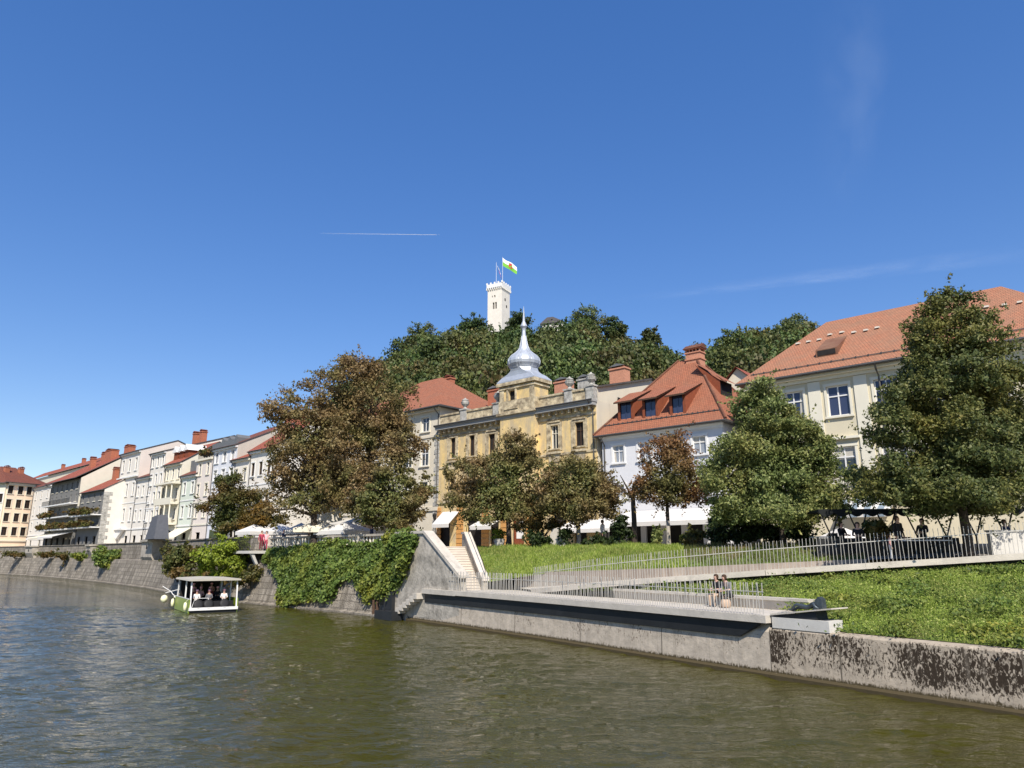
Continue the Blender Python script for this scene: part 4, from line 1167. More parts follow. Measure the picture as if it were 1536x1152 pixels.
for w in W2: window(r, *w, 'cross', fm='dark_wood', sm='yellow_trim', pm='glass', rec=.2)
for i, w in enumerate(gfd):
    m = MB(); m.box(w[0] - w[2] / 2, w[0] + w[2] / 2, .3, .36, .05, 3.0); d_ = m.build('door', M['dark_in' if i != 3 else 'red_wood'], r)
    if i == 3:
        m = MB(); m.box(w[0] - w[2] * .28, w[0] + w[2] * .28, .27, .295, .9, 2.5); m.build('pane', M['white_paint'], d_)
# decaying ornament over the upper windows
for i, w in enumerate(W):
    m = MB(); z = w[1] + w[3] + .25
    m.box(w[0] - w[2] * .8, w[0] + w[2] * .8, -.16, .02, z, z + .14)
    m.lathe([(.05, 0), (.3, .12), (.34, .3), (.2, .5), (.05, .6)], (w[0], -.05, z + .14), 10, 0, 0, 1, .4)
    m.box(w[0] - w[2] * .5 - .45, w[0] - w[2] * .5 - .2, -.08, .02, w[1] - .2, z); m.box(w[0] + w[2] * .5 + .2, w[0] + w[2] * .5 + .45, -.08, .02, w[1] - .2, z)
    m.box(w[0] - w[2] * .9, w[0] + w[2] * .9, -.28, .02, w[1] - .5, w[1] - .3); m.box(w[0] - w[2] * .7, w[0] + w[2] * .7, -.12, .02, w[1] - 1.2, w[1] - .55)
    m.build('window_ornament', M['yellow_trim'], r)
m = MB()   # string courses, cornice with brackets
m.box(-.05, Lx + .05, -.14, .02, 4.55, 4.95); m.box(-.03, Lx + .03, -.08, .02, 8.2, 8.4); m.box(-.03, Lx + .03, -.1, .02, zcor - 1.25, zcor - 1.05)
x = .3
while x < Lx - .2:
    m.box(x - .09, x + .09, -.42, .02, zcor - .85, zcor - .5); x += .75
m.build('string_course', M['yellow_trim'], r)
m = MB(); m.box(-.1, Lx + .1, -.62, .02, zcor - .498, zcor - .2); m.box(-.15, Lx + .15, -.75, .1, zcor - .198, zcor)
m.build('cornice', M['grey_paint'], r)
m = MB()   # rusticated orange ground floor blocks
for xx in (.05, f.px(690, 800)[0], f.px(728, 800)[0], f.px(757, 800)[0], f.px(795, 800)[0]):
    z = .1; m = MB()
    while z < 4.2:
        m.box(xx - .1 if xx < 1 else xx - .45, xx + .45, -.1, .02, z, z + .4); z += .46
    m.build('rustication', M['ochre'], r)
# parapet, piers with urns
zpar = zcor + 1.15
m = MB()
for a, b in ((.1, xt0 - .1), (xt1 + .1, Lx - .1)):
    m = MB(); m.box(a, b, -.05, .2, zcor + .003, zpar - .12); m.box(a, b, -.15, .3, zpar - .118, zpar + .06); m.build('parapet', M['yellow_trim'], r)
pass
for px in (697, 746, 854, 888.5):
    xx = f.px(px, 600)[0]
    xx = min(max(xx, .45), Lx - .45)
    m = MB(); m.box(xx - .42, xx + .42, -.22, .4, zcor + .003, zpar + .12); m.box(xx - .5, xx + .5, -.3, .48, zpar + .121, zpar + .26)
    m.lathe([(.3, 0), (.18, .1), (.14, .22), (.4, .5), (.46, .75), (.3, .84), (.36, .9), (.36, .98), (.12, 1.1), (.06, 1.2)], (xx, .09, zpar + .26), 12)
    m.build('urn', M['grey_stone'], r, smooth=False)
# turret
yt0, yt1 = -.6, 1.5
xm = (xt0 + xt1) / 2; zsk = f.px(786, 569, -.6)[1]
zt0 = zcor + .0
m = MB(); m.box(xt0, xt1, yt0, .0, 4.9, zcor - .25); m.build('bay', M['yellow'], r)
m = MB()
wx = f.px(768, 600, -.6)[0]; wz = f.px(768, 607, -.6)[1]; wzt = f.px(768, 586, -.6)[1]
m.wall(xt0, xt1, zcor - .2, zsk, [(wx - .42, wx + .42, wz, wzt)], y=yt0, rev=.25)
m.face([(xt1, yt0, zcor - .2), (xt1, yt1, zcor - .2), (xt1, yt1, zsk), (xt1, yt0, zsk)]); m.face([(xt0, yt1, zcor - .2), (xt0, yt0, zcor - .2), (xt0, yt0, zsk), (xt0, yt1, zsk)]); m.face([(xt1, yt1, zcor - .2), (xt0, yt1, zcor - .2), (xt0, yt1, zsk), (xt1, yt1, zsk)])
tu = m.build('turret', M['yellow'], r)
m = MB(); m.box(wx - .42, wx + .42, yt0 + .24, yt0 + .28, wz, wzt); m.build('opening', M['dark_in'], tu)
m = MB()
m.box(xt0 - .3, xt1 + .3, yt0 - .3, yt1 + .2, zcor - .2, zcor + .02); m.box(xt0 - .12, xt1 + .12, yt0 - .12, yt1 + .1, zcor + .022, zcor + 1.2)
m.box(xt0 - .15, xt1 + .15, yt0 - .15, yt1 + .1, zsk - .7, zsk - .5); m.box(xt0 - .3, xt1 + .3, yt0 - .3, yt1 + .2, zsk - .35, zsk - .02)
for xx in (xt0 + .25, xt1 - .25): m.box(xx - .28, xx + .28, yt0 - .08, yt0 - .002, zcor + 1.2, zsk - .7)
m.box(wx - .65, wx - .44, yt0 - .1, yt0 - .002, wz - .1, wzt + .1); m.box(wx + .44, wx + .65, yt0 - .1, yt0 - .002, wz - .1, wzt + .1)
m.lathe([(.66, 0), (.66, .12), (.4, .45), (.1, .6)], (wx, yt0 - .04, wzt + .12), 12, 0, 0, 1, .15)
m.box(wx - .9, wx + .9, yt0 - .2, yt0 - .002, wz - .45, wz - .2)
tr_ = m.build('trim', M['grey_stone'], tu)
tr_.data.materials[0] = M['yellow_trim']
# dome: square skirt turning octagonal, onion bulb, spire
yc = (yt0 + yt1) / 2
hw = (xt1 - xt0) / 2 + .22; hy = (yt1 - yt0) / 2 + .3
def zz(py): return f.px(787, py, yc)[1]
m = MB()
s8 = [(hw, 0), (hw * .80, .28), (hw * .62, .75)]
zb_ = zsk
vs = []; rings = [(hw, zb_ - .02, 1), (hw * 1.0, zb_ + .08, 1), (hw * .8, zz(565.5), .9), (hw * .66, zz(562.5), .6), (hw * .57, zz(559), .3), (hw * .53, zz(554), 0)]
nn = 8
for rr, z, sq in rings:
    for k in range(nn):
        a = PI / 8 + k * PI / 4
        c_, s_ = math.cos(a), math.sin(a)
        oc = (rr * c_ / math.cos(PI / 8), rr * s_ / math.cos(PI / 8))
        sqv = (math.copysign(rr, c_), math.copysign(rr, s_))
        vs.append((xm + oc[0] * (1 - sq) + sqv[0] * sq, yc + (oc[1] * (1 - sq) + sqv[1] * sq * (hy / hw)), z))
fs = [(i * nn + k, i * nn + (k + 1) % nn, (i + 1) * nn + (k + 1) % nn, (i + 1) * nn + k) for i in range(len(rings) - 1) for k in range(nn)]
m.mesh(vs, fs + [tuple(range(nn - 1, -1, -1))])
dm = m.build('dome', M['zinc'], r)
R0 = .026 / .0256
def pr_(px): return px * 66.5 / FP
prof = [(pr_(20), zz(556)), (pr_(21.5), zz(554)), (pr_(23), zz(551)), (pr_(25.5), zz(548)), (pr_(26.5), zz(544)), (pr_(25.5), zz(540)), (pr_(22), zz(535.5)), (pr_(15), zz(530.5)), (pr_(10), zz(526)), (pr_(7), zz(520)), (pr_(5), zz(512)), (pr_(3.6), zz(504)), (pr_(2.8), zz(496)), (pr_(3.4), zz(493)), (pr_(5.8), zz(489.5)), (pr_(4.2), zz(486)), (pr_(2.2), zz(482)), (pr_(1.5), zz(474)), (pr_(.8), zz(466)), (.015, zz(459))]
m = MB(); m.lathe(prof, (xm, yc, 0), 16, 0, PI / 16)
m.build('onion', M['zinc'], dm, smooth=False)
m = MB()
for k in range(8):
    a = PI / 8 + k * PI / 4
    m.tube([(xm + math.cos(a) * p[0], yc + math.sin(a) * p[0], p[1]) for p in prof[2:12]], .035, 4)
m.build('seam', M['zinc'], dm)
# roof behind the parapet and the cream party wall
yg = 9.5; zg = f.side(Lx, 955, 561)[1]; zg = max(zg, zcor + 2.5)
m = MB(); m.face([(Lx - .04, 0.3, zcor), (Lx - .04, dep, zcor), (Lx - .04, dep, zg - .3), (Lx - .04, yg, zg - .1), (Lx - .04, .3, zcor + 1.3)][::-1])
m.face([(Lx - .24, 0.3, zcor), (Lx - .24, dep, zcor), (Lx - .24, dep, zg - .3), (Lx - .24, yg, zg - .1), (Lx - .24, .3, zcor + 1.3)])
m.box(Lx + .001, Lx + .05, .1, dep, -.5, zcor + .0)
m.build('gable_wall', M['beige'], r)
m = MB(); D = .16
m.mesh([(.1, .35, zcor + 1.0), (Lx + .25, .35, zcor + 1.35), (Lx + .25, yg, zg), (.1, yg, zg - .3), (.1, dep + .3, zg - 1.2), (Lx + .25, dep + .3, zg - .3)] + [(.1, .35, zcor + 1.0 - D), (Lx + .25, .35, zcor + 1.35 - D), (Lx + .25, yg, zg - D), (.1, yg, zg - .3 - D)],
       [(0, 1, 2, 3), (3, 2, 5, 4), (0, 6, 7, 1), (1, 7, 8, 2), (9, 8, 7, 6)])
rf = m.build('roof', M['roof_dark'], r)
for px, py, ww, hh, mt in ((846, 567, 1.9, .7, 'pink_brick'), (879, 563, 1.5, .6, 'grey_stone'), (929, 547, 1.8, .7, 'pink_brick'), (744, 580, 1.7, .7, 'brick')):
    xx, z_ = f.px(px, py, 8.3)
    chimney(rf, min(xx, Lx - 1), 8.3, z_ - hh - .6, ww, 1.0, hh, mt, 'slate')
m = MB(); m.box(Lx + .055, Lx + .1, 3.5, 3.9, zcor + .2, zcor + .8); m.build('opening', M['dark_in'], r)
gutter(r, -.15, Lx + .15, -.72, zcor, Lx - .25)
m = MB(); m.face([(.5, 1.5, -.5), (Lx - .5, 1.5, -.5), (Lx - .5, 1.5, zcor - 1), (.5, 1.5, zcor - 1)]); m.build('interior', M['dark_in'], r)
awning(r, f.px(650, 790, -1.3)[0], f.px(675, 790, -1.3)[0], f.px(664, 768)[1], 1.5, 1.3, 'canvas', .35)
awning(r, f.px(703, 790, -1.3)[0], f.px(735, 790, -1.3)[0], f.px(720, 782)[1], 1.2, .5, 'canvas', .35)
YF = f

# ---- beige hip-roofed house left of it
f0 = LINE_A.shifted(662, 608)
f = Fac(f0.o.x - f0.u.x * 17, f0.o.y - f0.u.y * 17, ANG_A)
Lx = 16.85; dep = 13; ov = .7; ym = dep / 2
ze = f.px(664.5, 606, -ov)[1]
r = plainroot('house', 'tall beige house with red hipped roof half hidden by the biggest chestnut', 'house', f)
xw = (f.px(630.5, 690)[0] + f.px(643, 690)[0]) / 2; ww = f.px(643, 690)[0] - f.px(631, 690)[0]
rows = []
for ta, ba in ((627, 648), (671, 699), (723, 750)):
    zb_ = f.px(636, ba)[1]; rows.append((zb_, f.px(636, ta)[1] - zb_))
holes = []; W = []
for k in range(6):
    x = xw - k * 2.75
    if x < .8: break
    for zb_, hh in rows: W.append((x, zb_, ww, hh))
holes = [hole(*w) for w in W]
shell(r, Lx, dep, ze, holes, 'beige')
for w in W: window(r, *w, 'cross', sm='pale_cream', hood=False)
m = MB(); m.box(-.05, Lx + .05, -.1, .02, rows[0][0] - .75, rows[0][0] - .5); m.build('string_course', M['beige'], r); m = MB(); m.box(-.05, Lx + .05, -.14, .02, 3.9, 4.3); m.build('shop_cornice', M['beige'], r); m = MB(); m.box(-.08, Lx + .08, -.4, .02, ze - .35, ze - .02)
z = .2; k = 0
m2 = MB()
while z < rows[0][0] - .8:
    w_ = .75 if k % 2 else .55; m2.box(Lx - w_, Lx + .05, -.07, .0, z, z + .42); z += .46; k += 1
m2.build('quoins', M['grey_stone'], r)
m.build('cornice', M['beige'], r)
xp, zp = f.px(663, 566, ym); xl_ = xp - 6.5
m = MB(); hip_roof(m, -ov, Lx + ov, -ov, dep + ov, ze + .08, ym - .5, xp, ym, zp)
rf = m.build('roof', [M['roof_orange'], M['gutter']], r)
chimney(rf, xp - 1.2, ym + 2.4, zp - .2, 1.1, .8, .55)
gutter(r, -ov, Lx + ov, -ov, ze, Lx - .2)
m = MB()   # wall lantern
lx, lz = f.px(657, 776)
m.tube([(lx, 0, lz + .5), (lx, -.5, lz + .6), (lx, -.5, lz + .35)], .03, 5); m.lathe([(.1, -.3), (.2, .2), (.22, .24), (.06, .4)], (lx, -.5, lz), 6)
m.build('lantern', M['iron'], r)
# long awning terrace roof behind the balustrade at street level
awning(r, 1.0, 11.5, 3.5, 3.0, .7, 'grey_plaster', .3)

# ---- terraced row along the far embankment
GRP = 'houses of the riverside terrace'
def row(label, pxL, pyL, pxR, pyR, floors, nwin, wm, rm, dep=12, rise=3.4, fm='white_paint', sm='pale_cream', pm='dark_in', ww=1.0, wh=1.9, gf=4.2, shop=True, roof=True, base=None, yoff=0.0, cornice=True, winf=None, ov=.45, line=LINE_B):
    lf = line
    if yoff: lf = Fac(line.o.x + line.n.x * yoff, line.o.y + line.n.y * yoff, line.ang)
    f = lf.shifted(pxL, pyL)
    Lx, zR = f.px(pxR, pyR); zL = f.px(pxL, pyL)[1]; ze = (zL + zR) / 2
    r = plainroot('terraced_house', label, 'house', f, GRP)
    fh = (ze - gf - .3) / floors
    W = []
    for fl in range(floors):
        for i in range(nwin):
            x = Lx * (i + .5) / nwin if nwin > 1 else Lx / 2
            z = gf + fl * fh + fh * .28; h = min(wh, fh * .6)
            W.append((x, z, min(ww, Lx / nwin * .55), h))
    holes = [hole(*w) for w in W]
    if shop:
        for i in range(max(1, nwin - 1)):
            x = Lx * (i + .5) / max(1, nwin - 1); holes.append(hole(x, .1, min(1.6, Lx / nwin * .7), 2.7))
    ym = dep / 2
    shell(r, Lx, dep, ze, holes, wm, ze + rise - .2 if roof else None, ym)
    for w in W: window(r, *w, winf or 'cross', fm=fm, sm=sm, pm=pm, rec=.14)
    m = MB(); m.face([(.1, .5, -.4), (Lx - .1, .5, -.4), (Lx - .1, .5, gf - .8), (.1, .5, gf - .8)]); m.build('shopfront', M['dark_in'], r)
    m = MB()
    if cornice:
        m.box(-.05, Lx + .05, -.12, .02, gf - .35, gf - .1); m.build('shop_cornice', M[sm or wm], r); m = MB(); m.box(-.04, Lx + .04, -.35, .02, ze - .4, ze - .12)
        m.build('cornice', M[sm or wm], r)
        m = MB(); m.box(-.03, Lx + .03, -.07, .02, gf + fh - .1, gf + fh + .08); m.build('string_course', M[sm or wm], r)
    rf = None
    if roof:
        m = MB(); gable_roof(m, -.12, Lx + .12, -ov, dep + ov, ze, ym, ze + rise)
        rf = m.build('roof', [M[rm], M['gutter']], r)
        gutter(r, -.1, Lx + .1, -ov, ze - .05, .25)
    return r, f, Lx, ze, rf, fh

r, f, Lx, ze, rf, fh = row('low white house with red roof beside the big brown chestnut', 376, 680, 412, 668, 2, 3, 'white_plaster', 'roof_red', rise=4.6, sm='white_paint', pm='dark_in', fm='dark_wood', gf=4.4)
chimney(rf, Lx * .4, 6, ze + 4.6, 1.2, 1, .9)
r, f, Lx, ze, rf, fh = row('narrow white house with low red eave and roof plants, next to the blue-windowed house', 350, 692, 376, 684, 2, 2, 'white_plaster', 'roof_red', rise=3.2, gf=4.4)
r, f, Lx, ze, rf, fh = row('tall pale lilac house with three blue windows under its eave and a blank grey gable', 321, 676, 357, 665, 4, 3, 'lilac', 'roof_brown', dep=19, rise=4.8, pm='blue_glass', sm='white_paint', ww=1.2, wh=2.3)
m = MB(); m.box(-.05, Lx + .05, -.3, .02, ze - .1, ze + .8); m.build('attic', M['slate'], r)
m = MB(); m.face([(Lx + .03, .02, -.3), (Lx + .03, 18.98, -.3), (Lx + .03, 18.98, ze), (Lx + .03, 9.5, ze + 4.5), (Lx + .03, .02, ze)]); m.build('gable_wall', M['grey_plaster'], r)
for k in range(3):
    m = MB(); x = Lx * (k + .8) / 3.6; m.prism([(x - .5, ze + .4), (x - .5, ze + 1.3), (x, ze + 1.8), (x + .5, ze + 1.3), (x + .5, ze + .4)], .5, 2.6); m.build('dormer', M['slate'], rf)
chimney(rf, Lx * .7, 9.5, ze + 4.8, 1.6, 1, .9)
r, f, Lx, ze, rf, fh = row('cream pink house with plants on its flat roof terrace', 296, 690, 320, 684, 3, 2, 'pale_pink', 'roof_brown', roof=False, ww=1.0)
m = MB(); m.face([(0, 0, ze), (Lx, 0, ze), (Lx, 12, ze), (0, 12, ze)]); m.build('roof_terrace', M['slate'], r)
m = MB(); m.wall(0, Lx, ze, ze + 3.4, [(.6, Lx - .6, ze + .2, ze + 2.3)], y=4.5); m.box(0, Lx, 4.9, 11, ze, ze + 3.2); m.box(-.2, Lx + .2, 4.2, 11.3, ze + 3.401, ze + 3.7); m.build('penthouse', M['pale_cream'], r)
m = MB(); m.bar((0, .1, ze + .95), (Lx, .1, ze + .95), .06, .06)
x = .1
while x < Lx: m.box(x - .02, x + .02, .08, .12, ze, ze + .92); x += .3
m.build('railing', M['iron'], r)
ROOFGARDEN = (f, Lx, ze)
r, f, Lx, ze, rf, fh = row('pale green house with a dark top storey and apricot side wall', 273, 716, 297, 709, 2, 2, 'green_plaster', 'roof_brown', rise=3.4, sm='white_paint')
m = MB(); m.box(.1, Lx - .1, 1.2, 6, ze + .2, ze + 2.7); m.build('attic', M['slate'], r)
m = MB(); m.face([(Lx + .02, 1.5, ze), (Lx + .02, 12, ze), (Lx + .02, 12, ze + 4.8), (Lx + .02, 7, ze + 4.8)]); m.face([(Lx - .2, 1.5, ze), (Lx - .2, 12, ze), (Lx - .2, 12, ze + 4.8), (Lx - .2, 7, ze + 4.8)]); m.build('side_wall', M['orange_plaster'], r)
awning(r, .3, Lx - .2, 3.6, 2.6, 1.6, 'beige_canvas', .3)
r, f, Lx, ze, rf, fh = row('ornate sand coloured house with pillared loggia and three white attic gables', 249, 700, 274, 691, 3, 3, 'pale_cream', 'roof_red', rise=4.2, ww=1.0, pm='dark_in')
for k in range(3):
    x = Lx * (k + .5) / 3
    m = MB(); m.box(x - .75, x + .75, 1.0, 3.2, ze + .4, ze + 2.2); m.prism([(x - 1.05, ze + 2.2), (x, ze + 3.3), (x + 1.05, ze + 2.2)], .7, 4.2, 1)
    d_ = m.build('attic_gable', [M['red_wood'], M['white_paint']], rf)
m = MB()
for zf in (4.2, 4.2 + fh):
    m.box(-.1, Lx + .1, -1.3, .0, zf + .0, zf + .3); m.box(-.1, Lx + .1, -1.3, -1.15, zf + .302, zf + 1.1)
    for k in range(4): m.lathe([(.16, 1.1), (.13, 1.3), (.12, fh - .3), (.18, fh - .05)], (.2 + k * (Lx - .4) / 3, -1.2, zf), 8)
m.box(-.2, Lx + .2, -1.45, .0, 4.2 + 2 * fh, 4.2 + 2 * fh + .3)
m.build('loggia', M['orange_plaster'], r).data.materials[0] = M['pale_cream']
m = MB(); m.prism([(Lx * .1, .1), (Lx * .1, 2.4), (Lx * .3, 3.3), (Lx * .6, 3.5), (Lx * .85, 2.9), (Lx * .95, .1)], -.03, .02); m.build('archway', M['dark_in'], r)
r, f, Lx, ze, rf, fh = row('tall white house whose dark roof climbs over a broad white gable', 228, 682, 250, 675, 4, 3, 'white_plaster', 'roof_brown', dep=24, rise=4.2, sm='white_paint', ww=.9)
for k in (.25, .7): chimney(rf, Lx * k, 7, ze + 2.6, 1.1, 1, 1.7)
r, f, Lx, ze, rf, fh = row('low white house with maroon eave squeezed between two taller white fronts', 206, 719, 229, 712, 2, 3, 'white_plaster', 'roof_brown', rise=3.0, sm='white_paint', ww=.85)
r, f, Lx, ze, rf, fh = row('white house with a shallow bay, balcony arch and pinkish side gable', 183, 682, 212, 675, 3, 3, 'white_plaster', 'slate', dep=13, rise=2.6, ww=1.05, wh=2.4, sm='white_paint')
m = MB(); m.face([(Lx + .03, .02, ze - 6), (Lx + .03, 12.9, ze - 6), (Lx + .03, 12.9, ze), (Lx + .03, 6.5, ze + 2.3), (Lx + .03, .02, ze)]); m.build('gable_wall', M['pale_pink'], r)
m = MB(); m.box(Lx * .1, Lx * .75, -.9, 0, 3.9, 4.25); m.prism([(Lx * .15, 3.9), (Lx * .42, 2.2), (Lx * .7, 3.9)], -.6, -.1); m.build('balcony', M['white_paint'], r); m = MB(); m.box(-.1, Lx + .1, -.4, .0, 4.252 + 2 * fh, 4.5 + 2 * fh); m.build('string_course', M['white_paint'], r)
# white gable house and balcony houses (px 70..185)
r, f, Lx, ze, rf, fh = row('house with planted balconies, white side wall and stone quoins, ending the dark row', 122, 741, 157, 733, 3, 4, 'dull_grey', 'roof_red', dep=17, rise=5.2, yoff=-3.4, fm='grey_paint', sm=None, ww=.9, cornice=False)
m = MB(); m.face([(Lx + .03, .02, -.3), (Lx + .03, 16.98, -.3), (Lx + .03, 16.98, ze), (Lx + .03, 8.5, ze + 6.1), (Lx + .03, .02, ze)]); m.build('side_wall', M['white_plaster'], r)
m = MB(); z = .2; k = 0
while z < ze - .5:
    w_ = 1.5 if k % 2 else 1.0; m.box(Lx + .031, Lx + .08, .0, w_, z, z + .62); z += .68; k += 1
m.build('quoins', M['grey_stone'], r)
chimney(rf, Lx * .9, 10, ze + 5.3, 2.2, 1.2, 1.6); chimney(rf, Lx * .35, 4.5, ze + 3.6, 1.4, 1, 1.2)
for k in range(1, 3):
    zf = 4.2 + (k - 1) * fh + .1
    m = MB(); m.box(0, Lx, -1.5, 0, zf, zf + .2); m.build('balcony_floor', M['white_paint'], r)
    m = MB(); m.box(0, Lx, -1.5, -1.45, zf + 1.15, zf + 1.22)
    x = .05
    while x < Lx: m.box(x - .025, x + .025, -1.5, -1.46, zf + .2, zf + 1.15); x += .35
    m.build('balcony_railing', M['iron'], r)
BAL1 = (f, Lx, fh)
r, f, Lx, ze, rf, fh = row('dark grey balcony house under a big brick-red roof with clustered chimneys', 78, 727, 122, 716, 4, 6, 'dull_grey', 'roof_red', dep=20, rise=6.8, yoff=-3.4, fm='grey_paint', sm=None, ww=.95, cornice=False, ov=1.2)
m = MB(); m.face([(Lx + .03, .02, 9), (Lx + .03, 19.9, 9), (Lx + .03, 19.9, ze), (Lx + .03, 10, ze + 6.5), (Lx + .03, .02, ze)]); m.build('gable_wall', M['pale_cream'], r)
chimney(rf, Lx * .55, 8, ze + 5.4, 4.2, 1.6, 1.8); chimney(rf, Lx * .62, 4, ze + 3.5, 1.2, 1, 1.4); chimney(rf, Lx * .2, 9, ze + 6.0, 2.0, 1.4, 1.3); chimney(rf, Lx * .95, 9, ze + 5.8, 2.2, 1.4, 1.6); chimney(rf, Lx * .82, 9.5, ze + 6.0, 1.8, 1.2, 1.6)
for k in range(1, 4):
    zf = 4.2 + (k - 1) * fh + .1
    m = MB(); m.box(1, Lx, -1.6, 0, zf, zf + .22); m.build('balcony_floor', M['white_paint'], r)
    m = MB(); m.box(1, Lx, -1.6, -1.55, zf + 1.15, zf + 1.22)
    x = 1.05
    while x < Lx: m.box(x - .03, x + .03, -1.6, -1.56, zf + .22, zf + 1.15); x += .4
    m.build('balcony_railing', M['iron'], r)
BAL2 = (f, Lx, fh)
awning(r, 1.5, Lx * .45, 3.9, 3.4, 1.1, 'beige_canvas', .3); awning(r, Lx * .47, Lx - .3, 3.9, 3.6, 1.0, 'canvas', .3)
r, f, Lx, ze, rf, fh = row('narrow white corner house between the peach house and the dark balconies', 52, 732, 78, 727, 3, 3, 'white_plaster', 'roof_brown', dep=16, rise=4.5, sm='white_paint', pm='dark_in', fm='dark_wood')
# peach house facing along the river
pa = Vector((-134, 170, 0)); 
f = Fac(pa.x, pa.y, rad(62))
def peach(f, label, pxL, pyL, pxR, pyR, nwin, wm, rise, dep):
    f = f.shifted(pxL, pyL)
    Lx, zR = f.px(pxR, pyR); ze = (f.px(pxL, pyL)[1] + zR) / 2
    r = plainroot('house', label, 'house', f)
    W = []; fh = (ze - 3.5) / 4
    for k in range(4):
        for i in range(nwin):
            x = Lx * (i + .5 - (.12 if i == 0 and nwin > 2 else 0)) / nwin; W.append((x, 3.2 + k * fh + fh * .25, min(1.25, Lx / nwin * .6), fh * .6))
    shell(r, Lx, dep, ze, [hole(*w) for w in W], wm)
    for w in W: window(r, *w, 'cross', fm='dark_wood', sm='pale_cream', pm='dark_in', rec=.15)
    m = MB(); m.box(-.05, Lx + .05, -.25, .02, 2.6, 2.9); m.box(-.05, Lx + .05, -.5, .02, ze - .7, ze - .1); m.build('cornice', M['pale_cream'], r)
    m = MB(); hip_roof(m, -1, Lx + 1, -1.0, dep + 1, ze, 1.5, Lx - 1.2, dep / 2, ze + rise)
    rf = m.build('roof', [M['roof_brown'], M['gutter']], r)
    return r, f, Lx, ze, rf
r, f1, Lx, ze, rf = peach(f, 'peach coloured house with grouped dark windows on the far left bank', 13, 722, 52, 727, 3, 'pink', 4.6, 16)
m = MB(); chimney(rf, Lx * .25, 5, ze + 3.2, 1.1, 1.0, .9)
chimney(rf, Lx * .8, 5, ze + 3.2, 1.1, 1.0, .9)
fB = Fac(f1.o.x - 22 * math.cos(rad(12)), f1.o.y - 22 * math.sin(rad(12)) * -1 - .3, rad(-12))
r = plainroot('house', 'cream front cut by the left edge of the view beside the peach house', 'house', fB)
zeB = ze - .2
W = [(x, z, 1.3, 2.2) for x in (20.6, 17.6, 14.6) for z in (4.2, 8.2, 12.2)]
shell(r, 21.6, 14, zeB, [hole(*w) for w in W], 'pale_cream')
for w in W: window(r, *w, 'cross', fm='dark_wood', sm='white_paint', pm='dark_in')
m = MB(); hip_roof(m, -1, 22.4, -1, 15, zeB, 7, 15, 7, zeB + 4.6); r_ = m.build('roof', [M['roof_brown'], M['gutter']], r)
fR = LINE_B.shifted(100, 700); fR = Fac(fR.o.x + fR.n.x * 38, fR.o.y + fR.n.y * 38, LINE_B.ang)
r = plainroot('house', 'rear house whose long red roof fills the gap between peach house and balcony house', 'house', fR)
xl, zl = fR.px(40, 722); xr, zr_ = fR.px(140, 712)
m = MB(); m.box(xl, xr, 0, 14, -.5, zl - .2); m.build('wall', M['beige'], r)
m = MB(); gable_roof(m, xl - .5, xr + .5, -.8, 14.8, zl, 7, zl + 4.6); rf = m.build('roof', [M['roof_red'], M['gutter']], r)
for k in (.3, .6): chimney(rf, xl + (xr - xl) * k, 7, zl + 4.9, 2.0, 1.2, .9)
# ------------------------------------------------------------------ foliage generators
def unit(v): return v / np.maximum(np.linalg.norm(v, axis=1, keepdims=True), 1e-6)

def leaf_cards(P, Nrm, size, asp=.55, jit=1.0, rng=RN):
    """kite-shaped leaves at P, roughly facing Nrm"""
    n = len(P)
    Nn = unit(Nrm + jit * rng.randn(n, 3))
    a = unit(np.cross(Nn, rng.randn(n, 3))); b = np.cross(Nn, a)
    s = (size * (.6 + .8 * rng.rand(n)))[:, None]
    return np.stack([P - a * s * .5, P + b * s * asp * .5 - a * s * .05, P + a * s * .5 - Nn * s * .12, P - b * s * asp * .5 - a * s * .05], 1).reshape(-1, 3)

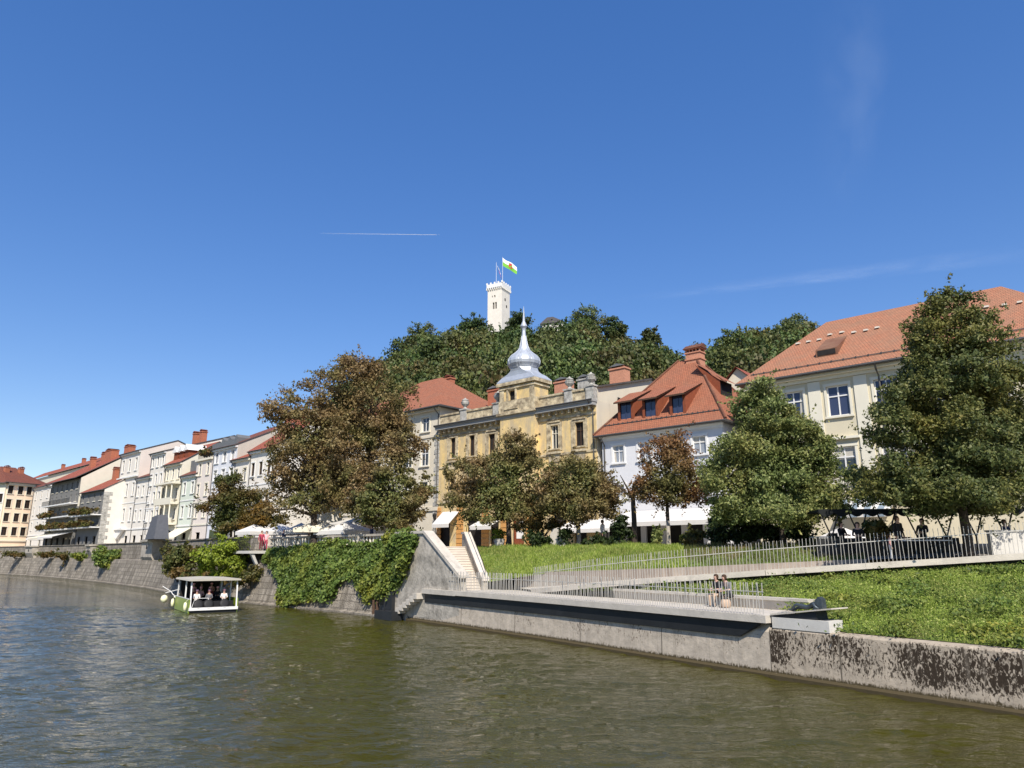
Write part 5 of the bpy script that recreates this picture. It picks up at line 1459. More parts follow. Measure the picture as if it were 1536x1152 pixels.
def crown_points(lobes, nleaf, rng=RN, clump=.62, flat=.6, fill=.2, spray=.12):
    """lobes: (cx,cy,cz,rx,ry,rz,nclumps). leaf positions + outward normals"""
    C = []; R = []; O = []
    for cx, cy, cz, rx, ry, rz, nc in lobes:
        d = unit(rng.randn(nc, 3)); u = .42 + .66 * rng.rand(nc, 1) ** .6; u[: nc // 7] *= 1.18
        c = np.array([cx, cy, cz]); off = d * u * np.array([rx, ry, rz])
        C.append(c + off); O.append(d + np.array([0, 0, .35]))
        R.append(clump * (.55 + .9 * rng.rand(nc)))
    C = np.concatenate(C); R = np.concatenate(R); O = unit(np.concatenate(O))
    w = R ** 2; idx = rng.choice(len(C), nleaf, p=w / w.sum())
    d = unit(rng.randn(nleaf, 3)); r = rng.rand(nleaf, 1) ** .5
    P = C[idx] + d * r * R[idx][:, None] * np.array([1, 1, flat])
    # a third of the leaves fill the boughs between the clumps
    la = np.array([l[:6] for l in lobes]); lw = la[:, 3] * la[:, 4] * la[:, 5]
    nf = int(nleaf * fill); k = rng.choice(len(la), nf, p=lw / lw.sum()); df = unit(rng.randn(nf, 3))
    P[:nf] = la[k, :3] + df * (rng.rand(nf, 1) ** .45) * la[k, 3:6] * .9
    idx[:nf] = rng.randint(0, len(C), nf); O2 = O[idx]; O2[:nf] = df; d[:nf] = df
    # sprays droop off the clump
    # loose sprays: strings of leaves reaching past the clumps
    ns = int(nleaf * spray / 14) * 14
    if ns:
        k = rng.choice(len(C), ns // 14); dr = unit(O[k] * np.array([1, 1, .5]) + .55 * rng.randn(len(k), 3)); ln = (R[k] * (1.0 + 1.1 * rng.rand(len(k))))[:, None]
        tt = rng.rand(len(k), 14, 1)
        Q = C[k][:, None, :] + dr[:, None, :] * ln[:, None, :] * (.4 + .6 * tt) + .1 * clump * rng.randn(len(k), 14, 3) - np.array([0, 0, .18]) * (tt ** 2) * clump
        P[-ns:] = Q.reshape(-1, 3)
    return P, unit(d * .6 + O2 * .7 + np.array([0, 0, .25])), C, R

def pxlobes(L_, D, dens=1 / 110.0, base=None):
    out = []
    for l in L_:
        px, py, rx, ry = l[:4]; dd = l[4] if len(l) > 4 else 0
        c = atY(px, py, D + dd); k = (D + dd) / FP * 1.02
        out.append((c.x, c.y, c.z, rx * k, rx * k * .9, ry * k, max(4, int(rx * ry * dens))))
    return out

def tree(label, px, D, lobes, leaf, nleaf, size, trunk_r=.2, group=None, clump=.62, zb=ZS, name='tree', bark='bark', tp=None, dens=1 / 110.0, cat='tree', limbs=9, th=None, lime=False):
    b = atY(px, 820, D); b.z = zb
    Lb = pxlobes(lobes, D, dens)
    Ll = [(x - b.x, y - b.y, z - b.z, rx, ry, rz, n) for x, y, z, rx, ry, rz, n in Lb]
    P, Nn, C, R = crown_points(Ll, nleaf, clump=clump)
    root = thing(name, label, cat, b, 0, group)
    keep = P[:, 2] > .6
    P, Nn = P[keep], Nn[keep]
    npmesh('crown', leaf_cards(P, Nn, size), 4, leaf, root)
    m = MB()
    zmin = min(l[2] - l[5] for l in Ll); ztop = max(l[2] + l[5] * .5 for l in Ll)
    cx = np.mean([l[0] for l in Ll]); cy = np.mean([l[1] for l in Ll])
    fork = max(1.6, zmin + .5) if th is None else th
    top = Vector((cx * .6, cy * .6, ztop))
    mid = Vector((cx * .1, cy * .1, fork))
    m.tube([(0, 0, -.4), (0, 0, .05), (0.02, 0, .5), mid, mid.lerp(top, .4) + Vector((.15, .1, 0)), mid.lerp(top, .8), top], [trunk_r * 1.7, trunk_r * 1.35, trunk_r, trunk_r * .85, trunk_r * .55, trunk_r * .25, .02], 9)
    for i in RN.choice(len(C), min(len(C), limbs * 3), replace=False):
        e = Vector(C[i]); t_ = min(.95, max(0.02, (e.z - mid.z) / max(.1, top.z - mid.z) - .25))
        s = mid.lerp(top, t_ * .85)
        k = s.lerp(e, .5) + Vector((0, 0, (e - s).length * .12))
        r0 = trunk_r * (.42 if i % 3 == 0 else .2)
        m.tube([s, s.lerp(k, .5), k, e], [r0, r0 * .8, r0 * .55, .015], 5)
    m.build('trunk', M[bark], root, smooth=True)
    if lime:
        m = MB(); m.tube([(0, 0, -.2), (0, 0, .05), (.02, 0, .5), mid.lerp(Vector((.02, 0, .5)), .55)], [trunk_r * 1.75, trunk_r * 1.4, trunk_r * 1.06, trunk_r * 1.0], 9); m.build('limewash', M['pale_bark'], root, smooth=True)
    return root

# ------------------------------------------------------------------ hill, forest, castle
crest = [(440, 640), (500, 596), (560, 548), (600, 518), (640, 498), (700, 488), (750, 486), (800, 486), (850, 486), (880, 480), (910, 488), (950, 500), (985, 520), (1010, 528), (1040, 522), (1080, 508), (1120, 500), (1160, 494), (1210, 484), (1260, 486), (1400, 500), (1600, 520)]
def crest_y(px):
    for (a, ya), (b, yb) in zip(crest, crest[1:]):
        if a <= px <= b: return ya + (yb - ya) * (px - a) / (b - a)
    return 640 if px < 440 else 520
D0, D1 = 96.0, 262.0
def hill_z(X, Y):
    """terrain height (own field in plan, crest surveyed from the skyline)"""
    px = 768 + FP * X / (Y * 1.0) * .985
    zc = atY(px, crest_y(px) + 9, D1).z - 7.5
    t_ = (Y - D0) / (D1 - D0)
    if t_ <= 0: return ZS - 1
    if t_ <= 1: return ZS - 1 + (zc - ZS) * (t_ ** .88)
    return zc - (t_ - 1) * 60
mb = MB(); nx, ny = 70, 30; vs = []
for j in range(ny + 1):
    Y = D0 - 2 + (D1 + 60 - D0) * j / ny
    for i in range(nx + 1):
        px = 330 + 1400 * i / nx; X = (px - 768) / FP * Y / .985
        vs.append((X, Y, hill_z(X, Y)))
mb.mesh(vs, [(j * (nx + 1) + i, j * (nx + 1) + i + 1, (j + 1) * (nx + 1) + i + 1, (j + 1) * (nx + 1) + i) for j in range(ny) for i in range(nx)])
mb.build('hill', M['hill'], smooth=True, kind='structure')

def forest_variant(seed, n, r=4.6, h=9.5):
    g = np.random.RandomState(seed)
    lobes = [(0, 0, h * .62, r * .85, r * .85, h * .36, 16)]
    for k in range(4):
        a = g.rand() * 6.28; lobes.append((math.cos(a) * r * .5, math.sin(a) * r * .5, h * (.45 + .35 * g.rand()), r * .5, r * .5, h * .2, 7))
    P, Nn, C, R = crown_points(lobes, n, g, clump=1.5, flat=.75, fill=.3)
    return leaf_cards(P, Nn, .66, .7, .7, g)
VAR = [forest_variant(100 + i, 1500) for i in range(7)]
chunks = []; tones = []
g = np.random.RandomState(5)
cnt = 0
rowsD = np.linspace(D0 + 8, D1 + 4, 25)
for Dr in rowsD:
    px = 430 + g.rand() * 20
    while px < 1420:
        Y = Dr + g.uniform(-3, 3); X = (px - 768) / FP * Y / .985
        if not (705 < px < 775 and Y > 240):
            s = g.uniform(.65, 1.4); a = g.rand() * 6.28
            V = VAR[g.randint(7)]; ca, sa = math.cos(a), math.sin(a)
            Rm = np.array([[ca, -sa, 0], [sa, ca, 0], [0, 0, 1]])
            chunks.append((V @ Rm.T) * s * np.array([1, 1, g.uniform(.85, 1.3)]) + np.array([X, Y, hill_z(X, Y) - 1.6]))
            tones.append(np.full(len(V), g.rand())); cnt += 1
        px += g.uniform(4.6, 7.4) * FP / Y * 1.02
o = npmesh('forest', np.concatenate(chunks), 4, M['leaf_forest'], kind='stuff')
set_tone(o, np.concatenate(tones))
o['label'] = 'dense mixed woodland covering the castle hill'; o['category'] = 'woodland'
def skyline_tree(label, px, py, D, r, h, name='hill_tree'):
    top = atY(px, py, D)
    root = thing(name, label, 'tree', (top.x, top.y, top.z - h), 0, 'single trees on the hill skyline')
    lobes = [(0, 0, h * .7, r * .78, r * .78, h * .26, 18), (r * .5, 0, h * .48, r * .7, r * .7, h * .22, 12), (-r * .5, 0, h * .5, r * .7, r * .7, h * .22, 12), (0, 0, h * .25, r * 1.1, r * 1.1, h * .22, 14)]
    P, Nn, C, R = crown_points(lobes, 5600, clump=r * .3)
    cr = npmesh('crown', leaf_cards(P, Nn, .62, .7, .7), 4, M['leaf_forest'], root); set_tone(cr, np.full(len(cr.data.vertices), RN.rand()))
    m = MB(); m.tube([(0, 0, -4), (0, 0, h * .3), (.2, 0, h * .8)], [.4, .3, .08], 6)
    for c in C[::4]: m.tube([(0, 0, h * .35), Vector(c) * .6 + Vector((0, 0, h * .15)), Vector(c)], [.14, .09, .03], 4)
    m.build('trunk', M['bark'], root)
skyline_tree('largest round tree on the hill skyline right of the castle roof', 881, 460, 258, 6.2, 13)
skyline_tree('dark pointed tree on the skyline at the left end of the castle hill', 634, 484, 255, 5, 12)
skyline_tree('tree just left of the castle tower foot', 712, 470, 250, 5, 12)
skyline_tree('tree in front of the castle tower foot on its right', 778, 468, 248, 4.6, 11)
skyline_tree('small dark tree on the skyline between the round tree and the chimneyed roof', 921, 474, 256, 4, 10)
skyline_tree('big round tree crowning the right hand woodland behind the cream roof', 1196, 471, 250, 6, 13)
skyline_tree('tree at the left end of the right hand woodland above the red chimney', 1098, 491, 255, 5, 12)
skyline_tree('slim tree standing above the dip in the hill skyline', 975, 490, 250, 3.2, 11)

Dt = 272.0
tc = atY(748, 480, Dt); ztop = atY(748, 428, Dt).z; zb = ztop - 42
t = thing('castle_tower', 'white square castle tower with crenellated top on the wooded hill', 'tower', (tc.x, tc.y, zb), rad(-28.5))
a = 3.3; H = ztop - zb
m = MB()
# front (left face) and right face with real openings
m.wall(-a, a, 0, H - 2.6, [(-.95, -.15, H - 11.2, H - 8.4), (.15, .95, H - 11.2, H - 8.4), (-1.3, -.9, H - 6.2, H - 5.4), (-.3, .3, H - 6.3, H - 5.3)], y=-a, rev=.6)
for x in (a,): 
    m.face([(a, -a, 0), (a, a, 0), (a, a, H - 2.6), (a, -a, H - 2.6)])
m.face([(-a, a, 0), (-a, -a, 0), (-a, -a, H - 2.6), (-a, a, H - 2.6)]); m.face([(a, a, 0), (-a, a, 0), (-a, a, H - 2.6), (a, a, H - 2.6)])
m.build('wall', M['white_plaster'], t)
m = MB(); m.box(-a + .3, a - .3, -a + .62, a - .3, 1, H - 3); m.build('interior', M['dark_in'], t)
for yy, zz_ in ((-.6, H - 7), (.6, H - 9.6)):
    m = MB(); m.box(a - .1, a + .012, yy - .45, yy + .45, zz_ - .6, zz_ + .6); m.build('window', M['dark_in'], t)
m = MB()
b = a + .35
m.box(-b, b, -b, b, H - 2.0, H - .5)
n = 9
for k in range(n):     # corbels and merlons
    x = -b + .12 + (2 * b - .24) * k / (n - 1)
    for (p, q_) in (((x, -b + .02), 0), ((b - .02, x), 1), ((x, b - .02), 0), ((-b + .02, x), 1)):
        m.box(p[0] - .17, p[0] + .17, p[1] - .17, p[1] + .17, H - 2.9, H - 2.002)
    if k % 2 == 0:
        m.box(x - .3, x + .3, -b + .002, -b + .4, H - .5, H + .25); m.box(b - .4, b - .002, x - .3, x + .3, H - .498, H + .252)
m.build('battlement', M['white_paint'], t)
def flag(label, px, pyt, D, cols, horiz, L1, W1, emblem=False):
    p = atY(px, pyt, D); base = atY(px, 430, D)
    r = thing('flagpole', label, 'flag', (p.x, p.y, base.z - .3))
    h = p.z - base.z + .3
    m = MB(); m.tube([(0, 0, 0), (0, 0, h)], [.09, .06], 6); m.lathe([(.02, 0), (.12, .08), (.02, .18)], (0, 0, h), 6)
    m.build('pole', M['white_paint'], r)
    m = MB(); nu, nv = 12, 6
    def pt(u, v):
        x = horiz * u * L1; z = h - .2 - v * W1 - u * L1 * (.62 if horiz > .5 else .75) - .12 * math.sin(u * 7)
        x += (.1 * math.sin(v * 3) if horiz > .5 else v * .9 * (1 - .4 * u))
        return (x, .35 * math.sin(u * 8 + v * 2) * (.3 + u), z)
    for i in range(nu):
        for j in range(nv):
            m.face([pt(i / nu, j / nv), pt((i + 1) / nu, j / nv), pt((i + 1) / nu, (j + 1) / nv), pt(i / nu, (j + 1) / nv)], int(j * len(cols) / nv))
    fl = m.build('flag', [M[c] for c in cols], r)
    if emblem:
        for s_, ys in ((1, -.06), (-1, .06)):
            m = MB()
            for i in range(5, 8):
                for j in range(1, 5):
                    A = [Vector(pt(i / nu, j / nv)), Vector(pt((i + 1) / nu, j / nv)), Vector(pt((i + 1) / nu, (j + 1) / nv)), Vector(pt(i / nu, (j + 1) / nv))]
                    if j == 4: A[2] = A[2].lerp(A[1], .5); A[3] = A[3].lerp(A[0], .5)
                    m.face([p_ + Vector((0, ys, 0)) for p_ in A], 0 if (i + j) % 3 else 1)
            m.build('emblem', [M['flag_red'], M['flag_green']], fl)
flag('tall flagpole flying a white and green flag with a small crest on the castle tower', 754, 386, Dt - 1, ['flag_white', 'flag_green'], .92, 6.3, 3.4, True)
flag('shorter flagpole with a limp white, blue and red flag on the castle tower', 744.5, 394, Dt, ['flag_white', 'flag_blue', 'flag_red'], .3, 5.6, 3.0)
# castle wing roof among the trees
p = atY(812, 473, 268)
r = thing('castle_wing', 'brown castle roof and bit of white wall peeping out of the trees', 'building', (p.x, p.y, p.z - 12), rad(-20))
m = MB(); m.box(0, 9, 0, 12, 0, 8.2); m.build('wall', M['white_plaster'], r)
m = MB(); hip_roof(m, -.5, 9.5, -.6, 12.6, 8.3, .5, 3, 6, 13); m.build('roof', [M['roof_dark'], M['gutter']], r)

# ------------------------------------------------------------------ riverside trees
tree('big dark green linden with layered boughs at the right edge of the terrace', 1452, 31, [(1422, 455, 34, 24), (1425, 500, 62, 38), (1445, 555, 84, 45), (1390, 595, 62, 38), (1495, 605, 70, 52, 1), (1345, 640, 48, 22, -1), (1430, 660, 95, 50), (1375, 715, 75, 40, -.5), (1505, 690, 72, 60), (1330, 735, 36, 24, -1), (1430, 742, 118, 26)], M['leaf_lime'], 150000, .145, .2, zb=4.2, clump=.55, dens=1 / 75)
tree('broad green tree in front of the gap between white and cream houses', 1175, 38.5, [(1143, 585, 30, 26), (1150, 630, 52, 40), (1115, 680, 58, 42), (1190, 660, 50, 48), (1100, 735, 52, 38), (1185, 725, 62, 45), (1250, 735, 44, 38), (1160, 768, 90, 22)], M['leaf_green'], 100000, .16, .17, zb=4.55, clump=.58, dens=1 / 85)
tree('small reddish chestnut on a slim trunk before the white house', 1003, 44, [(1006, 668, 26, 22), (1005, 700, 46, 34), (978, 735, 30, 24), (1040, 728, 28, 28), (1008, 742, 46, 20)], M['leaf_chestnut_red'], 17000, .17, .12, clump=.58, dens=1 / 45, limbs=6, lime=True)
tree('round scorched chestnut in front of the right end of the yellow house', 868, 48, [(866, 705, 40, 24), (858, 738, 58, 34), (900, 742, 28, 30), (832, 752, 30, 24), (868, 768, 52, 16)], M['leaf_chestnut_brown'], 27000, .185, .14, clump=.62, dens=1 / 80, limbs=7, lime=True)
tree('wide rusty chestnut in front of the middle of the yellow house', 763, 50.5, [(768, 678, 36, 30), (735, 715, 52, 34), (790, 720, 48, 42), (745, 758, 68, 28), (697, 728, 34, 36), (765, 655, 20, 16), (790, 765, 38, 24)], M['leaf_chestnut'], 40000, .19, .18, clump=.6, dens=1 / 90)
tree('huge browned chestnut towering over the beige house', 548, 63, [(556, 560, 42, 28), (512, 572, 48, 34), (545, 620, 62, 45), (590, 610, 36, 40), (575, 660, 52, 42), (505, 650, 45, 40), (600, 645, 26, 34)], M['leaf_chestnut_brown'], 42000, .23, .34, clump=.85, dens=1 / 105)
tree('tall brown chestnut at the left of the big chestnut clump', 470, 61, [(425, 605, 36, 26), (455, 625, 55, 38), (470, 665, 68, 45), (428, 700, 42, 42), (480, 720, 62, 40), (440, 755, 46, 30), (520, 700, 40, 50)], M['leaf_chestnut_brown'], 38000, .225, .3, clump=.8, dens=1 / 105)
tree('low dense dark chestnut at the right foot of the chestnut clump', 588, 57, [(585, 700, 36, 34), (596, 745, 42, 42), (565, 765, 52, 28), (610, 775, 26, 20), (545, 740, 36, 36)], M['leaf_chestnut'], 40000, .205, .22, clump=.62, dens=1 / 85)
tree('small dark green tree in front of the blue-windowed house', 345, 76, [(347, 735, 26, 20), (334, 760, 28, 28), (362, 762, 26, 30), (345, 785, 34, 14)], M['leaf_olive'], 22000, .24, .14, clump=.8, dens=1 / 60)
tree('low orange-brown tree beside the dark tree and the white parasols', 390, 72, [(388, 770, 24, 15), (375, 782, 22, 12), (405, 778, 18, 14)], M['leaf_orange'], 4500, .3, .1, clump=.7, dens=1 / 45, limbs=5)
t = atY(952, 818, 45.5); t.z = ZS
r = thing('bare_tree', 'bare dark trunk with a few leafless boughs between two small chestnuts', 'tree', t)
m = MB(); m.tube([(0, 0, -.3), (0, 0, .2), (.03, 0, 1.6), (0, 0, 3.2), (.1, 0, 3.9)], [.24, .19, .16, .14, .05], 8)
m.build('trunk', M['bark'], r)
for e in ((-1.6, .2, 4.2), (-.8, -.3, 4.4), (.6, .2, 4.3)):
    m = MB(); m.tube([(0, 0, 2.9), (e[0] * .5, e[1] * .5, 3.7), e], [.08, .06, .02], 5); m.build('bough', M['bark'], r)

# ------------------------------------------------------------------ ivy, shrubs
def ivy(label, Y0, Y1, n, zlow, ztop, leaf, size=.26, name='ivy', dens_edge=.35):
    P = []; Nn = []
    while len(P) < n:
        Y = random.uniform(Y0, Y1); z = random.uniform(.05, 6.2)
        zl = zlow(Y) + random.gauss(0, dens_edge * .5); zt = ztop(Y) + random.gauss(0, .12)
        if not (zl < z < zt): continue
        o = .88 * min(1, max(0, (z - .2) / 3.2)) if z < 3.4 else (1.2 if z < 3.45 else 1.65)
        if z > 3.3: o = .95 + min(.7, (z - 3.3) * .5)
        if Y < 50.45: o = .02 if z < 5.5 else .3
        bl = .22 + .22 * (math.sin(Y * 2.1 + z) * math.sin(z * 2.3 + Y * .7) + 1)
        o -= random.random() ** .6 * bl + .05
        p = q(Y, o, z); nn = q(Y, -1) - q(Y, 0)
        P.append(tuple(p)); Nn.append((nn.x, nn.y, .55))
    P = np.array(P); c = P.mean(0); c[2] = 0
    root = thing(name, label, 'ivy', c)
    npmesh('foliage', leaf_cards(P - c, unit(np.array(Nn)), size, .8, .55), 4, leaf, root)
    m = MB()
    for k in range(14):
        Y = Y0 + (Y1 - Y0) * (k + .5) / 14
        m.tube([q(Y, 1.9, 4.7) - Vector(c), q(Y + .2, .75, 3.3) - Vector(c), q(Y + random.uniform(-.5, .5), .3, 1.8) - Vector(c)], [.03, .025, .01], 4)
    m.build('stem', M['bark'], root)
    return root
def interp(tab):
    def fn(Y):
        if Y <= tab[0][0]: return tab[0][1]
        for (a, za), (b, zb_) in zip(tab, tab[1:]):
            if a <= Y <= b: return za + (zb_ - za) * (Y - a) / (b - a)
        return tab[-1][1]
    return fn
zl1 = interp([(47.3, 5.2), (47.7, 4.0), (48.2, 3.1), (49, 2.2), (49.9, 1.5), (50.6, 1.3), (51.3, 1.4), (52.3, .9), (53.3, 1.8), (54.3, 2.6), (54.9, 2.2), (55.3, 1.0), (56.5, .9), (58, .7), (59.5, .15), (60.6, .1), (61.2, 2.2), (62.5, 3.2), (64.5, 3.8)])
zt1 = interp([(47.3, 5.3), (48, 5.75), (49.9, 5.75), (51.5, 5.5), (53, 5.0), (55, 5.0), (57, 5.35), (59, 4.9), (61, 4.8), (64, 4.6)])
ivy('thick curtain of green ivy hanging down the river wall below the balustrade', 47.3, 64.2, 19500, zl1, zt1, M['leaf_ivy'])

def shrub(label, c, lobes, leaf, n, size, group=None, clump=.4, name='shrub', stems=5, cat='shrub'):
    c = Vector(c)
    root = thing(name, label, cat, c, 0, group)
    P, Nn, C, R = crown_points(lobes, n, clump=clump)
    npmesh('foliage', leaf_cards(P, Nn, size, .6, .7), 4, leaf, root)
    m = MB()
    for k in range(stems):
        e = C[RN.randint(len(C))]; m.tube([(random.uniform(-.1, .1), random.uniform(-.1, .1), -.3), (e[0] * .5, e[1] * .5, e[2] * .5), tuple(e)], [.04, .03, .01], 4)
    m.build('stem', M['bark'], root)
    return root
def pxshrub(label, D, L_, leaf, n, size, dens=1 / 40, clump=.6, group=None, **k):
    Lb = pxlobes(L_, D, dens); c = Vector((np.mean([l[0] for l in Lb]), np.mean([l[1] for l in Lb]), min(l[2] - l[5] for l in Lb)))
    return shrub(label, c, [(x - c.x, y - c.y, z - c.z, a_, b_, d_, n_) for x, y, z, a_, b_, d_, n_ in Lb], leaf, n, size, group, clump, **k)
G_ = 'bushes overhanging the embankment wall'
pxshrub('large bright yellow-green bush spilling over the wall right behind the tour boat', 66.5, [(340, 825, 26, 18), (325, 842, 26, 18), (350, 850, 20, 16), (338, 866, 14, 8)], M['leaf_bright'], 7500, .26, clump=.7, group=G_)
pxshrub('dark olive bush hanging over the wall left of the bright bush', 78, [(262, 838, 18, 16), (285, 835, 20, 16), (275, 856, 22, 12), (255, 852, 12, 14)], M['leaf_olive'], 6500, .3, clump=.8, group=G_)
pxshrub('russet creeper hanging above the tour boat roof', 70, [(305, 848, 14, 16), (310, 862, 16, 8), (298, 866, 18, 7)], M['leaf_olive'], 2500, .28, clump=.6, group=G_)
pxshrub('brownish undergrowth at the wall foot beside the viewing balcony', 64, [(372, 862, 12, 9), (388, 858, 10, 8), (362, 870, 12, 7)], M['leaf_olive'], 1500, .25, clump=.5, group=G_)
pxshrub('green bush cascading from the wall between the two stone bastions', 112, [(150, 826, 12, 9), (170, 832, 14, 9), (160, 842, 12, 8), (192, 836, 8, 6)], M['leaf_ivy'], 3500, .4, clump=1.0, group=G_)
for i, (px, py, D, w_, lab) in enumerate(((20, 831, 152, 12, 'low brown plants on the ledge at the far left edge of the wall'), (62, 831, 138, 12, 'low olive plants on the ledge right of the farthest bastion'), (92, 833, 130, 8, 'small yellowing bush on the ledge below the beige awnings'), (115, 833, 124, 9, 'small green tuft on the ledge left of the small bastion'))):
    pxshrub(lab, D, [(px, py, w_, 4), (px + w_ * .6, py + 1, w_ * .6, 4)], M['leaf_olive' if i != 3 else 'leaf_ivy'], 900, .4, clump=.8, group='plants on the far wall ledge')
G_ = 'plants along the cafe hedge'
pxshrub('glowing orange-leaved bush in the hedge right of the red door', 50, [(806, 778, 12, 10), (826, 784, 12, 13)], M['leaf_orange'], 1400, .22, clump=.4, group=G_)
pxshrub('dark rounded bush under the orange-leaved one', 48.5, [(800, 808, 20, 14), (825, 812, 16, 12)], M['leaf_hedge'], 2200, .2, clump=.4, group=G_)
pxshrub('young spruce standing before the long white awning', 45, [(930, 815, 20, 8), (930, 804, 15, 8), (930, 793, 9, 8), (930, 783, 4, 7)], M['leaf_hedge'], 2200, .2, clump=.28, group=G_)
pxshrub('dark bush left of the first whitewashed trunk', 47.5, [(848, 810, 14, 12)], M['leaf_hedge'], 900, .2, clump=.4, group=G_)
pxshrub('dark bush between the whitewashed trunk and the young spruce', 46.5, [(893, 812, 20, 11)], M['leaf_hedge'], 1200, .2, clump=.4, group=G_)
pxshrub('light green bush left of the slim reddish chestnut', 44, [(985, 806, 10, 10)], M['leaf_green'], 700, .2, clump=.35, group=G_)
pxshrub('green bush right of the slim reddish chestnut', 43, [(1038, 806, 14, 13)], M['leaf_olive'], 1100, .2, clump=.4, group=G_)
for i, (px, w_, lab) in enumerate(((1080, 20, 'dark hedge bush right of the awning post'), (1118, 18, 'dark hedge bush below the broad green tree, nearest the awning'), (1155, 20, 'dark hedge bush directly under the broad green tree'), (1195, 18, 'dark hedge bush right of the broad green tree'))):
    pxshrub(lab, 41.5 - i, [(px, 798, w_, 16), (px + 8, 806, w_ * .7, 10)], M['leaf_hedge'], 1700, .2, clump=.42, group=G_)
pxshrub('arching palm-like plant in front of the terrace seats', 33, [(1312, 790, 12, 8), (1322, 797, 12, 6), (1304, 798, 10, 6)], M['leaf_olive'], 700, .22, clump=.3, group=G_)
p = atY(749, 820, 52); p.z = ZS
r = thing('potted_box', 'clipped box ball in a pale planter by the yellow house door', 'plant', p)
P, Nn, C, R = crown_points([(0, 0, .95, .42, .42, .42, 16)], 900, clump=.2); npmesh('foliage', leaf_cards(P, Nn, .13), 4, M['leaf_bright'], r)
m = MB(); m.lathe([(.3, 0), (.4, .5), (.42, .52), (.42, .56), (.34, .56)], (0, 0, 0), 12); m.build('planter', M['white_concrete'], r)
# planters on balconies and the roof garden
def planter_row(f, Lx, z, y, label, n):
    o = f.o + f.u * (Lx * .5) + f.n * y
    return shrub(label, (o.x, o.y, ZS + z), [((i - n / 2 + .5) * Lx / n * f.u.x, (i - n / 2 + .5) * Lx / n * f.u.y, .3, Lx / n * .5, .5, .55, 6) for i in range(n)], M['leaf_olive'], 160 * n, .5, 'balcony planting', .5, name='balcony_plants', cat='plants')
f, Lx, fh = BAL1
planter_row(f, Lx, 4.9, -1.5, 'greenery along the lower balcony of the stone-quoined house', 6)
planter_row(f, Lx, 4.9 + fh, -1.5, 'greenery along the upper balcony of the stone-quoined house', 6)
f, Lx, fh = BAL2
planter_row(f, Lx, 4.9, -1.6, 'thick greenery along the lowest balcony of the dark grey house', 9)
planter_row(f, Lx * .5, 4.9 + fh, -1.6, 'greenery on the left half of the middle balcony of the dark grey house', 4)
f, Lx, ze = ROOFGARDEN
planter_row(f, Lx, ze + .8, .6, 'bushy plants on the flat roof terrace of the cream pink house', 5)

cl = weeds[RN.choice(len(weeds), 130)]; kk = RN.randint(0, 130, 15000)
WD = cl[kk] + RN.randn(15000, 3) * np.array([.3, .3, .0]) * (.5 + RN.rand(130)[kk])[:, None]; WD[:, 2] += .05 + .25 * RN.rand(15000) ** 2
o = npmesh('weed_clumps', leaf_cards(WD, np.tile(np.array([[0, -.3, .8]]), (15000, 1)), .13, .5, .7), 4, M['leaf_ivy'], kind='stuff')
o['label'] = 'darker docks and nettles in clumps on the bank grass'; o['category'] = 'weeds'
o = npmesh('weeds', leaf_cards(weeds + np.array([0, 0, .07]) + RN.rand(len(weeds), 1) * np.array([[0, 0, .1]]), np.tile(np.array([[0, -.25, 1.0]]), (len(weeds), 1)), .06, .7, .45), 4, M['grass'], kind='stuff')
o['label'] = 'low leafy weeds and clover mixed into the bank grass'; o['category'] = 'weeds'

# ------------------------------------------------------------------ people
def skin_mesh(name, J, E_, seg_mat, mats, parent=None, sub=1):
    """J: {joint:(x,y,z,r)}, E_: [(a,b)], seg_mat: {(a,b): material index}"""
    names = list(J); idx = {n: i for i, n in enumerate(names)}
    me = bpy.data.meshes.new(name + '_cage')
    me.from_pydata([J[n][:3] for n in names], [(idx[a], idx[b]) for a, b in E_], [])
    o = bpy.data.objects.new(name + '_cage', me); COL.objects.link(o)
    mod = o.modifiers.new('skin', 'SKIN'); mod.use_smooth_shade = True
    sv_ = me.skin_vertices[0].data
    for i, n in enumerate(names):
        sv_[i].radius = (J[n][3], J[n][3] * (J[n][4] if len(J[n]) > 4 else 1)); sv_[i].use_root = (i == 0)
    ss = o.modifiers.new('sub', 'SUBSURF'); ss.levels = sub; ss.render_levels = sub
    dg = bpy.context.evaluated_depsgraph_get(); dg.update()
    nm = bpy.data.meshes.new_from_object(o.evaluated_get(dg)); nm.name = name
    bpy.data.objects.remove(o); bpy.data.meshes.remove(me)
    nm.materials.clear()
    for m_ in mats: nm.materials.append(m_)
    segs = [(Vector(J[a][:3]), Vector(J[b][:3]), seg_mat.get((a, b), 0)) for a, b in E_]
    for p in nm.polygons:
        c = Vector(p.center); best = (9, 0)
        for a, b, k in segs:
            d = b - a; t_ = max(0, min(1, (c - a).dot(d) / max(1e-6, d.length_squared))); dd = (a + d * t_ - c).length
            if dd < best[0]: best = (dd, k)
        p.material_index = best[1]; p.use_smooth = True
    ob = bpy.data.objects.new(name, nm); COL.objects.link(ob)
    if parent: ob.parent = parent
    return ob

